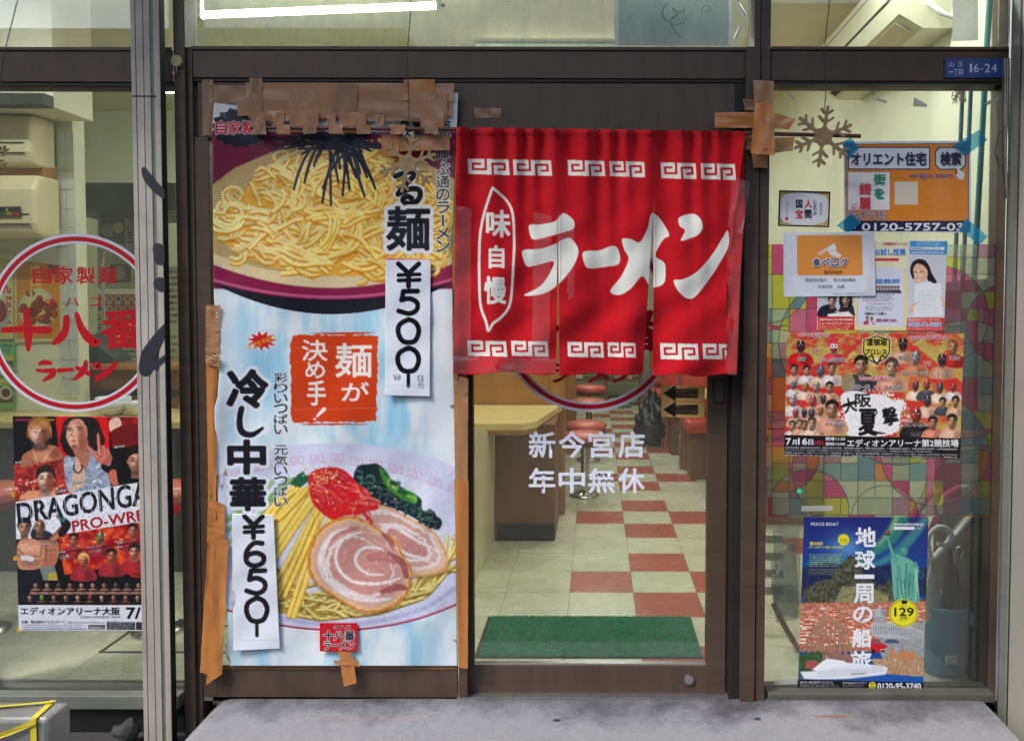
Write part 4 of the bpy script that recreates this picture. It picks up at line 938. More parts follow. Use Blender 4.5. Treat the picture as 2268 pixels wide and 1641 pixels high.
    for p, w_, col in (([(770, 1170), (735, 1185), (712, 1230), (722, 1275), (760, 1310), (815, 1328), (865, 1325)], [6, 9, 16, 18, 16, 12, 5], fat), ([(800, 1178), (765, 1190), (744, 1225), (752, 1262), (785, 1288), (840, 1292), (885, 1280)], [4, 5, 7, 8, 8, 7, 5], (240, 232, 232)),
                       ([(845, 1215), (810, 1212), (790, 1228), (790, 1250), (815, 1270), (850, 1272)], [5, 7, 8, 8, 6, 4], fat), ([(820, 1235), (850, 1232), (872, 1240)], [16, 20, 18], (188, 122, 116)), ([(862, 1225), (890, 1245), (900, 1275)], [10, 16, 12], (166, 92, 92)),
                       ([(848, 1310), (878, 1300), (898, 1302)], [12, 16, 10], (170, 92, 92)), ([(848, 1182), (866, 1200), (872, 1215)], [8, 14, 8], (172, 98, 92)), ([(735, 1195), (755, 1180), (790, 1168)], [5, 7, 5], (190, 118, 110))):
        c.stroke(p, w_, col, edge=np.array(col) * .93)
    for k in range(70):
        t = r.random() * 2 * math.pi; q = cmr(out1)[int(t / (2 * math.pi) * 95) % 96]; c.ell(q[0] + r.gauss(0, 2), q[1] + r.gauss(0, 2), r.uniform(1, 3.2), r.uniform(1, 2), r.choice(((232, 172, 84), (176, 84, 36), (240, 200, 130))), .8)
    for k in range(150):
        x, yy = r.uniform(700, 900), r.uniform(1160, 1340); a = math.atan2(yy - 1250, x - 800) + math.pi / 2
        if ((x - 797) / 98) ** 2 + ((yy - 1253) / 88) ** 2 < 1: c.stroke([(x, yy), (x + 9 * math.cos(a), yy + 9 * math.sin(a))], r.uniform(.8, 2.6), r.choice(((236, 206, 200), (178, 112, 106), (246, 232, 230), (190, 126, 112))), al=.4)
    for k in range(60):
        x, yy = r.uniform(860, 980), r.uniform(1140, 1260)
        if ((x - 905) / 80) ** 2 + ((yy - 1200) / 60) ** 2 < 1: c.stroke([(x, yy), (x + 10, yy + 4)], r.uniform(.8, 2.4), r.choice(((236, 206, 200), (184, 120, 112), (246, 232, 230))), al=.4)
    # red ginger with sesame
    gg = cmr([(683, 1058), (696, 1042), (721, 1035), (748, 1036), (770, 1047), (800, 1078), (824, 1100), (838, 1125), (815, 1132), (795, 1139), (765, 1142), (735, 1150), (705, 1128), (689, 1104)])
    c.poly(gg, (214, 30, 38))
    for k in range(60):
        x, yy = r.uniform(690, 815), 0; yy = np.interp(x, [690, 730, 815], [1080, 1070, 1115]) + r.uniform(-30, 30); a = r.uniform(.1, 1.2)
        c.stroke([(x, yy), (x + 14 * math.cos(a), yy + 12 * math.sin(a)), (x + 30 * math.cos(a + .2), yy + 24 * math.sin(a + .2))], r.uniform(4, 8), r.choice(((226, 34, 40), (240, 62, 56), (190, 16, 34), (250, 104, 92))), edge=(170, 10, 26), hi=(255, 170, 150))
    for k in range(75):
        x, yy = r.gauss(712, 24) if k < 55 else r.uniform(700, 890), 0; yy = (r.gauss(1052, 13) if k < 55 else r.uniform(1060, 1135)); c.ell(x, yy, r.uniform(1.6, 3.6), r.uniform(1.2, 2.2), r.choice(((236, 190, 120), (222, 168, 90), (246, 224, 180))), 1, r.uniform(0, 180))
    WT = (226, 234, 244)
    grain(c, 6, .16, 5, (600, 1030, 1010, 1375)); grain(c, 6, .12, 6, (470, 292, 1012, 620)); b_ = c.bb(560, 1010, 1015, 1385); c.a[b_[0]:b_[1], b_[2]:b_[3]] = blur(c.a[b_[0]:b_[1], b_[2]:b_[3]], 1)
    for ch, q in (('冷', (501, 817, 595, 905)), ('中', (503, 973, 590, 1051)), ('華', (508, 1056, 590, 1132))): c.text(ch, q, BK, .075, (226, 234, 244), .09)
    sh = [(535, 905), (531, 925), (532, 948), (541, 960), (560, 962), (582, 948)]
    c.stroke(sh, 24, (226, 234, 244)); c.text('冷', (501, 817, 595, 905), BK, .075); c.text('中', (503, 973, 590, 1051), BK, .075); c.stroke(sh, [13, 13, 14, 14, 12, 6], BK)
    c.vtext('彩りいっぱい 元気いっぱい', 607, 825, 637, 1122, BK, bold=.01, outline=WT, ow=.075)
    # worn and torn edges
    for (x, yy) in ((497, 1045), (478, 1058), (1003, 900), (1005, 1190), (508, 1460), (1008, 1420), (492, 1078)):
        c.poly([(x + r.uniform(-8, 8), yy + r.uniform(-11, 11)) for _ in range(6)], (150, 128, 104))
    # faint creases: old folds in the paper where the ink has cracked
    for yy in (770, 905, 1180, 1425):
        c.stroke([(480 + i * 27, yy + r.uniform(-1.5, 1.5)) for i in range(20)], .8, (240, 244, 246), al=.35)
    H, W = c.h, c.w; n = fbm(H, W, 50, 77)[..., None]; c.a *= .95 + .07 * n
c = paint_banner(); paint_bowl(c)
def warp_b(u, v, px, py):
    L, R = edgeL(py), edgeR(py); px = L + (R - L) * u
    d = -.010 + .0035 * np.sin(py / 90. + px / 60.) + .003 * np.sin(px / 41. - py / 130. + 1) + .0018 * np.sin(py / 33. - px / 47.) + .002 * np.sin((px + py * .6) / 24.) * np.clip((py - 560) / 400, 0, 1)
    d = d - .016 * np.exp(-((u - 1) / .06) ** 2) * np.exp(-((py - 600) / 250) ** 2) - .006 * np.exp(-(u / .04) ** 2)
    return px, py, np.minimum(d, -.003)
ban = thing('noodle_banner', 'tall worn banner of cold noodle dishes taped over the left door leaf', 'banner', (X_(740), -.01, Z_(1470)))
sheet('printed_sheet', c, R4(476, 206, 1012, 1474), 385, 900, 0, 'gloss', ban, warp_b)
def strip_sheet(name, q, chars, label, extra=None):
    pr = thing(name, label, 'price tag', tuple(P(*q[3], -.022)))
    x0 = min(a for a, b in q) - 3; y0 = min(b for a, b in q) - 3; x1 = max(a for a, b in q) + 3; y1 = max(b for a, b in q) + 3
    c = Cv(x0, y0, x1, y1, 1.4, (228, 234, 246)); BK = (18, 20, 26)
    for ch, b in chars:
        X0, Y0, X1, Y1 = b; f = lambda L: [(X0 + a * (X1 - X0), Y0 + bb * (Y1 - Y0)) for a, bb in L]; w_ = 11
        if ch == '¥':
            c.stroke(f([(.08, .03), (.5, .42)]), w_, BK, smooth=False); c.stroke(f([(.92, .03), (.5, .42), (.5, .97)]), w_, BK, smooth=False); c.stroke(f([(.08, .5), (.95, .47)]), w_ * .8, BK, smooth=False); c.stroke(f([(.08, .72), (.95, .70)]), w_ * .8, BK, smooth=False)
        elif ch == '0': c.stroke(f([(.5, .06), (.16, .25), (.09, .55), (.24, .86), (.5, .94), (.78, .86), (.92, .52), (.82, .22), (.58, .08), (.42, .1)]), w_, BK)
        elif ch == '5': c.stroke(f([(.9, .07), (.3, .08), (.22, .42)]), w_, BK, smooth=False); c.stroke(f([(.22, .42), (.55, .36), (.88, .52), (.86, .8), (.55, .94), (.1, .84)]), w_, BK)
        elif ch == '6': c.stroke(f([(.82, .1), (.45, .1), (.15, .4), (.14, .78), (.45, .94), (.82, .84), (.88, .6), (.6, .46), (.25, .52), (.13, .66)]), w_, BK)
        elif ch == '|': c.stroke(f([(.5, .1), (.5, .9)]), 8, BK, smooth=False)
    if extra: extra(c)
    c.rect(x0, y1 - 28, x1, y1 - 26.5, (196, 202, 214), .8)
    sheet('paper', c, q, int((x1 - x0) / 1.45), int((y1 - y0) / 1.45), -.0225, 'laminated', pr, lambda u, v, px, py: (px, py, .0018 * np.sin(py / 50.) + .0012 * np.sin(px / 21. + py / 17.)))
    return pr
def ex(c):
    c.rect(854, 570, 953, 575, (200, 20, 40)); c.text('日', (925, 832, 937, 844), (24, 24, 34), 0); c.text('元', (925, 846, 939, 860), (24, 24, 34), 0)
    for a in range(6): c.stroke([(873 + a * 3, 830 + (a % 2) * 6), (876 + a * 2.4, 842 - (a % 3) * 3)], 1.6, (24, 24, 40), smooth=False)
strip_sheet('price_strip', [(854, 572), (954, 574), (952, 878), (853, 876)], [('¥', (878, 583, 932, 636)), ('5', (878, 641, 930, 698)), ('0', (877, 704, 932, 762)), ('0', (876, 767, 932, 826)), ('|', (900, 828, 909, 858))], 'upper white price strip right of the noodle heap on the banner', ex)
strip_sheet('price_strip', [(514, 1137), (606, 1140), (620, 1436), (517, 1441)], [('¥', (538, 1142, 585, 1192)), ('6', (539, 1197, 590, 1256)), ('5', (541, 1259, 592, 1317)), ('0', (541, 1320, 596, 1379)), ('|', (563, 1378, 575, 1410))], 'lower white price strip beside the pork slices on the banner')
c = Cv(700, 1370, 800, 1450, 2, (200, 22, 36))
for (s_, q) in (('オハコ', (738, 1384, 776, 1393)), ('十八番', (716, 1396, 786, 1418)), ('ラーメン', (717, 1419, 785, 1438))): c.text(s_, q, (16, 16, 26), .03, (228, 228, 236), .06)
rs = thing('shop_sticker', 'small square red shop sticker at the foot of the banner', 'sticker', tuple(P(750, 1442, -.02)))
sheet('paper', c, R4(708, 1379, 792, 1442), 130, 100, -.021, 'print', rs)
# ---------------------------------------------------------------- noren curtain
K7 = lambda L: [(969 + a * .4048, 221.5 + b * .4048) for a, b in L]
def paint_noren():
    c = Cv(1000, 276, 1660, 838, 1.35, (188, 8, 26)); CR = (222, 224, 216)
    H, W = c.h, c.w; n = fbm(H, W, 40, 31)[..., None]; n3 = fbm(H, W, 9, 33, 14)[..., None]; c.a *= .84 + .16 * n + .1 * n3
    def unit(x0, y0, x1, y1):
        w_, h = x1 - x0, y1 - y0; f = lambda L: [(x0 + a * w_, y0 + (b + a * .06) * h) for a, b in L]
        c.poly(f([(0, 0), (.405, 0), (.42, .02), (.46, .0), (.97, 0), (1, 1), (.02, 1)]), CR); R_ = (188, 8, 26); s_ = h * .145
        c.stroke(f([(.30, .31), (.125, .31), (.135, .69), (.435, .66), (.425, -.1)]), s_, R_, smooth=False); c.stroke(f([(.605, 1.08), (.585, .31), (.875, .29), (.885, .66), (.735, .68)]), s_, R_, smooth=False)
    for a in ((1035.8, 352, 1128.9, 386), (1136, 354, 1223, 388), (1257, 355, 1340.6, 389), (1349.5, 357, 1429, 391), (1463, 360, 1543, 395), (1552, 362, 1630, 397),
              (1034.6, 754, 1123.6, 788), (1131.7, 755, 1215, 788), (1256.4, 757, 1338, 790), (1345.5, 758, 1409, 790), (1461.6, 760, 1548, 795), (1556, 761, 1634, 795)): unit(*a)
    for L in ([(503, 685), (560, 682), (640, 665), (675, 628), (700, 622), (745, 660), (744, 705), (690, 725), (600, 750), (528, 765), (505, 735)],
              [(468, 823), (560, 815), (640, 790), (690, 762), (730, 758), (768, 810), (765, 860), (730, 930), (660, 1010), (580, 1060), (472, 1070), (560, 1020), (610, 955), (635, 885), (560, 900), (495, 912), (472, 880)],
              [(798, 832), (880, 825), (950, 800), (985, 812), (1000, 870), (985, 902), (930, 912), (830, 922), (802, 890)],
              [(1168, 626), (1200, 632), (1245, 690), (1268, 742), (1235, 765), (1192, 850), (1240, 890), (1248, 940), (1240, 1000), (1200, 1023), (1160, 1018), (1120, 965), (1060, 1030), (995, 1068), (945, 1045), (1005, 965), (1045, 872), (1022, 820), (1010, 762), (1060, 762), (1108, 778), (1150, 700)],
              [(1322, 645), (1390, 623), (1432, 642), (1452, 692), (1430, 735), (1385, 757), (1332, 770), (1354, 714), (1325, 690)],
              [(1295, 985), (1340, 982), (1420, 940), (1500, 850), (1560, 755), (1588, 715), (1592, 800), (1540, 900), (1480, 990), (1412, 1075), (1370, 1087), (1330, 1060), (1302, 1022)]):
        c.poly(cmr(K7(L), n=5), CR)
    for ch, q in (('味', (265, 602, 400, 755)), ('自', (279, 795, 366, 922)), ('慢', (254, 965, 378, 1118))):
        a = K7([(q[0], q[1]), (q[2], q[3])]); c.text(ch, (*a[0], *a[1]), CR, .045)
    ov = [(302, 482), (375, 548), (410, 620), (420, 760), (415, 900), (405, 1060), (387, 1140), (345, 1192), (305, 1222), (278, 1262), (266, 1215), (235, 1120), (228, 950), (230, 780), (240, 690), (264, 590), (300, 484)]
    c.stroke(K7(ov), 5.8, CR)
    for (x, yy, s_) in ((1150, 405, 16), (1388, 400, 12)):
        rr = random.Random(int(x))
        for _ in range(60): c.ell(rr.gauss(x, s_ * .6), rr.gauss(yy, s_), .9, .9, (200, 90, 96), .35)
    c.stroke([(1004, 815), (1650, 824)], .9, (130, 4, 16), al=.8)
    c.stroke([(1243, 440), (1241, 828)], .7, (120, 10, 22), al=.7); c.stroke([(1453, 450), (1452, 828)], .7, (120, 10, 22), al=.7)
    return c
cn = paint_noren()
nor = thing('door_curtain', 'red split curtain with large white characters hanging over the door', 'curtain', (X_(1330, -.06), -.06, Z_(830, -.06)), None)
YN = -.074
def foldY(px, py):
    t = np.clip((py - 284) / 540, 0, 1)
    a = .017 * np.sin(px / 8.3 + 1.3 * np.sin(px / 31.)) * np.exp(-t * 4.5) + .017 * np.sin(px / 23. + .8 * np.sin(px / 57.) + t * .8) * (.25 + .75 * t ** .7) * (1 - .2 * t) * .75
    a = a + .004 * np.sin(px / 11. + 2 * t) * (1 - t) ** 1.5 + .006 * np.sin(py / 37. + px / 29.) * t + .0035 * np.sin((px * .7 + py) / 16.) * t
    return a
def cloth_panel(x0t, x0b, x1t, x1b, yt, yb, k, slitY=448, gap0=0, gap1=0):
    def warp(u, v, px, py):
        y = yt + (yb + 3 * np.sin(u * 9 + k) - yt) * v; top = np.interp(px, [1011, 1653], [284, 294])
        s_ = np.clip((y - slitY) / (830 - slitY), 0, 1)
        L = x0t + (x0b - x0t) * (s_ if k else np.clip((y - 290) / 540, 0, 1)); R = x1t + (x1b - x1t) * (s_ if k < 2 else np.clip((y - 290) / 330, 0, 1))
        x = L + (R - L) * u; y = np.where(v < .02, top - 2 + 0 * y, np.maximum(y, top))
        d = foldY(x, y) + (-.010 if k == 1 else 0) * s_ * np.exp(-((u - .0) / .2) ** 2) + (.012 * s_ * np.exp(-((1 - u) / .12) ** 2) if k < 2 else 0)
        # the top wraps forward over the rod
        d = d - .012 * np.exp(-((y - 291) / 7.) ** 2)
        return x, y, d
    return sheet('curtain_panel', cn, R4(x0t, yt, x1t, yb), 190, 330, YN, 'cloth', nor, warp, thick=.0008)
cloth_panel(1011, 1004, 1236.4, 1231, 284, 827, 0); cloth_panel(1236.4, 1238.5, 1448.4, 1424, 288, 829, 1); cloth_panel(1448.4, 1446, 1652, 1610, 291, 831, 2)
# turned-back hem at the right, behind the third panel
def warp_h(u, v, px, py):
    L = np.interp(py, [330, 520, 831], [1640, 1612, 1606]); R = np.interp(py, [330, 480, 600, 831], [1648, 1650, 1641, 1632]); return L + (R - L) * u, py, .012 + .004 * np.sin(py / 20.) + .006 * u
ch_ = Cv(1595, 320, 1660, 838, 1, (186, 12, 26)); sheet('turned_hem', ch_, R4(1606, 335, 1640, 830), 12, 80, YN, 'cloth', nor, warp_h)
# rod
def proj(u, v, Y): return P(u, v, Y)
rod = thing('curtain_rod', 'long rusty brown rod carrying the red curtain across the doorway', 'rod', tuple(proj(560, 286, -.075)))
MB().tube([proj(556, 283.5, -.052), proj(905, 286.5, -.052), proj(1320, 289, -.055), proj(1650, 295.5, -.055), proj(1906, 302, -.055)], .0068, 14).build('tube', 'rod', rod)
# ---------------------------------------------------------------- tape
TN = [0]
def tape(parent, q, Y, m, sub=(10, 3), amp=.0012, name='tape_strip'):
    """one strip of tape as a thin crumpled sheet; q TL,TR,BR,BL measured"""
    TN[0] += 1; s_ = TN[0]; nu, nv = sub; u, v = np.meshgrid(np.linspace(0, 1, nu + 1), np.linspace(0, 1, nv + 1)); q = np.array(q, float)
    p = (1 - v)[..., None] * ((1 - u)[..., None] * q[0] + u[..., None] * q[1]) + v[..., None] * ((1 - u)[..., None] * q[3] + u[..., None] * q[2])
    r = np.random.default_rng(s_); d = amp * (np.sin(u * 7 + s_) * np.cos(v * 5 + s_ * 2) + (r.random(u.shape) - .5) * 1.3)
    W = PN(p[..., 0] + (r.random(u.shape) - .5) * .9, p[..., 1] + (r.random(u.shape) - .5) * .9, Y - amp * 1.6 + d); n = W.shape[0] * W.shape[1]; idx = np.arange(n).reshape(nv + 1, nu + 1)
    f = np.stack((idx[:-1, :-1], idx[1:, :-1], idx[1:, 1:], idx[:-1, 1:]), -1).reshape(-1, 4).tolist()
    mb = MB().add(W.reshape(-1, 3).tolist(), f, True); rim = np.concatenate((idx[0, :], idx[1:, -1], idx[-1, -2::-1], idx[-2:0:-1, 0])); k = len(mb.v); pts = [mb.v[i] for i in rim]
    mb.add([pts[i] for i in range(len(rim))] + [(a, b + .0004, c_) for a, b, c_ in pts], [(i, (i + 1) % len(rim), len(rim) + (i + 1) % len(rim), len(rim) + i) for i in range(len(rim))])
    return mb.build(name, m, parent)
t1 = thing('packing_tape', 'patchwork of brown packing tape holding the top of the noodle banner', 'tape', tuple(P(740, 240, -.02)))
Q4 = lambda x0, y0, x1, y1, j=1.5: [(x0 + random.uniform(-j, j), y0 + random.uniform(-j, j)), (x1 + random.uniform(-j, j), y0 + random.uniform(-j, j)), (x1 + random.uniform(-j, j), y1 + random.uniform(-j, j)), (x0 + random.uniform(-j, j), y1 + random.uniform(-j, j))]
tp = [(449, 178, 472, 300, 'tapedk'), (466, 190, 548, 228, 'tapedk'), (525, 222, 1000, 258, 'tape'), (545, 184, 1006, 224, 'tape'), (552, 174, 582, 262, 'tapedk'), (640, 200, 760, 262, 'tape'), (736, 186, 790, 258, 'tapedk'), (895, 176, 962, 222, 'tapeo'), (905, 204, 990, 270, 'tape'), (560, 246, 640, 268, 'tape'), (770, 250, 960, 268, 'tapedk'),
      (558, 250, 588, 298, 'tape'), (604, 250, 628, 284, 'tape'), (640, 246, 706, 292, 'tape'), (724, 252, 742, 282, 'tape'), (752, 250, 812, 298, 'tape'), (832, 256, 852, 278, 'tape'), (930, 250, 984, 292, 'tape'), (845, 300, 880, 348, 'tapeo'), (876, 300, 996, 334, 'tape')]
for i, (a, b, c_, d_, m_) in enumerate(tp): tape(t1, Q4(a, b, c_, d_), -.0205 - i * .0009, m_, (14, 4))
for i, (a, b) in enumerate(((598, 560), (652, 690), (718, 740), (776, 760), (836, 880), (882, 920), (566, 590))):
    x = (560, 612, 672, 728, 790, 866, 940)[i]; tape(t1, Q4(x, 276, x + 30, 297), -.062, 'tape' if i % 2 else 'tapedk', (6, 4))
t2 = thing('packing_tape', 'long orange and pink tape down the left edge of the banner', 'tape', tuple(P(480, 1500, -.02)))
for i, (q, m_) in enumerate(((((456, 676), (488, 676), (486, 782), (455, 782)), 'tape'), (((456, 782), (482, 790), (478, 1150), (462, 1150)), 'tapeo'), (((461, 1100), (498, 1118), (498, 1200), (458, 1200)), 'tapeo'), (((460, 1190), (482, 1196), (478, 1500), (443, 1488)), 'tapeo'), (((470, 1196), (506, 1196), (492, 1492), (457, 1516)), 'tapeo'), (((455, 780), (488, 790), (484, 812), (456, 806)), 'tape'))):
    tape(t2, q, -.014 - i * .002, m_, (4, 30), .0028)
t3 = thing('packing_tape', 'long orange tape down the right edge of the banner', 'tape', tuple(P(1020, 1475, -.02)))
for i, (q, m_) in enumerate(((((1003, 830), (1037, 838), (1037, 880), (1006, 876)), 'tapedk'), (((1005, 872), (1037, 878), (1036, 1066), (1008, 1062)), 'tape'), (((1006, 1060), (1038, 1064), (1036, 1480), (1016, 1478)), 'tapeo'), (((1001, 640), (1016, 645), (1012, 840), (1003, 835)), 'tapedk'))):
    tape(t3, q, -.013 - i * .002, m_, (4, 30), .0018)
t4 = thing('packing_tape', 'small orange tape cross below the red shop sticker', 'tape', tuple(P(770, 1500, -.02)))
for i, q in enumerate((((749, 1442), (780, 1444), (790, 1512), (762, 1520)), ((738, 1461), (795, 1462), (796, 1476), (742, 1472)))): tape(t4, q, -.02 - i * .002, 'tapeo', (6, 10), .0015)
t5 = thing('packing_tape', 'crossed orange tape fixing the rod end to the post', 'tape', tuple(P(1690, 300, -.06)))
for i, (q, Y_, m_) in enumerate((((((1668, 178), (1714, 180), (1712, 250), (1672, 246))), -.02, 'tape'), (((1645, 220), (1712, 226), (1712, 246), (1650, 244)), -.016, 'tapedk'), (((1583, 250), (1714, 248), (1714, 283), (1583, 284)), -.022, 'tapeo'), (((1716, 250), (1762, 264), (1748, 288), (1714, 284)), -.014, 'tapeo'), (((1716, 305), (1760, 304), (1756, 334), (1712, 340)), -.014, 'tapeo'), (((1658, 300), (1714, 300), (1712, 340), (1652, 330)), -.03, 'tape'), (((1664, 325), (1702, 325), (1700, 372), (1668, 372)), -.024, 'tape'), (((1672, 228), (1712, 232), (1716, 345), (1662, 340)), -.066, 'tapeo'), (((1690, 262), (1716, 262), (1716, 330), (1690, 330)), -.068, 'tape'))):
    tape(t5, q, Y_, m_, (6, 8), .003)
t6 = thing('packing_tape', 'faint old tape patch on the lintel beside the banner', 'tape', tuple(P(1080, 255, .01)))
tape(t6, Q4(1050, 240, 1110, 262, 1), .011, 'tapedk', name='tape_strip')
ct = thing('clear_tape', 'wrinkled clear tape along the left and lower edge of the curtain', 'tape', tuple(P(1030, 800, -.085)))
tape(ct, [(1010, 458), (1044, 460), (1042, 800), (1005, 800)], -.0815, 'ctape', (5, 60), .0025); tape(ct, [(1005, 790), (1232, 794), (1232, 828), (1004, 826)], -.083, 'ctape', (50, 5), .003); tape(ct, [(1182, 470), (1222, 478), (1216, 800), (1178, 800)], -.082, 'ctape', (5, 60), .0025)
ct = thing('clear_tape', 'clear tape patch over the first slit of the curtain', 'tape', tuple(P(1250, 600, -.085)))
tape(ct, [(1238, 481), (1271, 482), (1272, 684), (1242, 683)], -.084, 'ctape2', (5, 40), .0018)
ct = thing('clear_tape', 'crumpled clear tape along the right hem of the curtain', 'tape', tuple(P(1640, 600, -.06)))
tape(ct, [(1622, 390), (1662, 404), (1644, 520), (1612, 500)], -.07, 'ctape2', (8, 12), .006); tape(ct, [(1612, 500), (1644, 520), (1632, 830), (1610, 830)], -.058, 'ctape2', (5, 30), .004)
# ---------------------------------------------------------------- hanging snowflakes, hook
def flake(cx, cy, R, Y, rot, label, cord):
    c3 = P(cx, cy, Y); s_ = R / 650. * (Y + 2.74) / 2.74; t = thing('snowflake_ornament', label, 'ornament', tuple(c3), 'snowflake ornaments hanging on cords')
    mb = MB(); d = .0042
    def bar(a, b, w0, w1):
        a, b = Vector(a), Vector(b); dr_ = (b - a).normalized(); n = Vector((-dr_.y, dr_.x)); L = []
        for k in range(7): an = math.pi / 2 + math.pi * k / 6; L.append(a + (dr_ * math.cos(an) + n * math.sin(an)) * w0)
        for k in range(7): an = -math.pi / 2 + math.pi * k / 6; L.append(b + (dr_ * math.cos(an) + n * math.sin(an)) * w1)
        return L
    def add(L, dy):
        pts = [(c3.x + p.x, c3.y, c3.z + p.y) for p in L]; mb.prism(pts, (0, -d - dy, 0), (0, d + dy, 0))
    for k in range(6):
        an = math.radians(rot + 60 * k); u = Vector((math.cos(an), math.sin(an))); wd = .06 * s_
        add(bar(u * .08 * s_, u * .98 * s_, wd, wd * .85), 0)
        for f, L in ((.46, .30), (.74, .24)):
            for sg in (-1, 1):
                a2 = an + sg * math.radians(52); b = u * f * s_; add(bar(b, b + Vector((math.cos(a2), math.sin(a2))) * L * s_, wd * .8, wd * .62), .0003 * (1 + (f > .5)) + .0001 * sg)
    for k in range(3):
        an = math.radians(rot + 60 * k); u = Vector((math.cos(an), math.sin(an))) * .2 * s_; add(bar(-u, u, .14 * s_, .14 * s_), .0006 + k * .0002)
    mb.build('flake', 'flake', t)
    # two-strand twisted cord
    top = P(*cord, Y); bot = c3 + Vector((0, -.004, .75 * s_)); n = 70
    for ph in (0, math.pi):
        pts = [bot.lerp(top, k / n) + Vector((math.cos(k * .9 + ph), math.sin(k * .9 + ph), 0)) * .0016 + Vector((.004 * math.sin(k / n * 9), 0, 0)) for k in range(n + 1)]
        MB().tube(pts, .0009, 5).build('cord', 'wire', t)
    return t
flake(903, 362, 64, -.16, 78, 'gold snowflake hanging in front of the noodle banner', (908, -40)); flake(1823, 303, 66, -.13, 82, 'gold snowflake hanging behind the rod end at the right window', (1836, -40))
flake(-22, 345, 42, -.16, 80, 'snowflake cut off by the left edge of the picture', (48, -60))
hk = thing('magnet_hook', 'round cream magnet hook on the dark post beside the transom', 'hook', tuple(P(393, 137, -.014)))
cc_ = P(393, 137, -.014); MB().tube([(cc_.x, -.013, cc_.z), (cc_.x, -.017, cc_.z), (cc_.x, -.024, cc_.z)], [.0205, .021, .018], 28).build('magnet', 'hook', hk)
MB().tube([(cc_.x, -.021, cc_.z - .018), (cc_.x, -.021, cc_.z - .034), (cc_.x - .002, -.021, cc_.z - .042), (cc_.x - .008, -.021, cc_.z - .046), (cc_.x - .013, -.021, cc_.z - .042), (cc_.x - .014, -.021, cc_.z - .035)], .0016, 8).build('wire_hook', 'chrome', hk)
# address plate
pl = thing('address_plate', 'small blue address plate with white numbers on the right beam', 'sign', tuple(P(2150, 150, 0)))
pbox('plate', 'blueplate', pl, 2093, 130, 2224, 173, -.004, .0035, .001); ik = Ink(-.0044); W2 = (196, 208, 232)
for ch, q in (('山', (2101, 138, 2113, 148)), ('王', (2121, 138, 2133, 148)), ('一', (2101, 159, 2112, 161)), ('丁', (2113, 154, 2122, 168)), ('目', (2124, 154, 2133, 167)), ('1', (2148, 142, 2153, 161)), ('6', (2157, 142, 2168, 161)), ('-', (2171, 152, 2178, 154)), ('2', (2181, 142, 2193, 161)), ('4', (2196, 142, 2208, 161))): ik.text(ch, q, W2, .008)
ik.poly(R4(2137.6, 131, 2138.6, 172), (18, 40, 96)); ik.build('lettering', 'label', pl)
# arrow cards on the door glass
for k, (y0, lab) in enumerate(((853, 'upper manila card with a hand-drawn black arrow pointing left'), (889, 'lower manila card with a hand-drawn black arrow pointing left'))):
    a = thing('arrow_card', lab, 'card', tuple(P(1513, y0 + 34, .048)), 'arrow cards stuck on the door glass'); c = Cv(1460, y0 - 3, 1570, y0 + 40, 2.2, (214, 176, 104)); n = fbm(c.h, c.w, 20, 5 + k)[..., None]; c.a *= .92 + .12 * n
    ym = y0 + 18; r = random.Random(k)
    for i in range(30): yy = ym - 10 + i * .7; c.stroke([(1495 + r.uniform(-2, 2), yy + r.uniform(-1, 1)), (1546 + r.uniform(-3, 1), yy + r.uniform(-1, 1))], 1.1, (30, 26, 22), smooth=False, al=.85)
    for i in range(26): t = i / 26; c.stroke([(1470 + 26 * t, ym - 16 * t), (1470 + 26 * t, ym + 16 * t)], 1.6, (26, 24, 20), smooth=False)
    c.stroke([(1470, ym), (1496, ym - 17), (1496, ym + 17), (1470, ym)], 1.2, (20, 18, 16), smooth=False)
    sheet('card', c, [(1466 + k * -.5, y0), (1562 - k, y0 + 3), (1560, y0 + 37), (1465, y0 + 34)], 120, 44, .0485 - k * .0004, 'print', a, thick=.001)
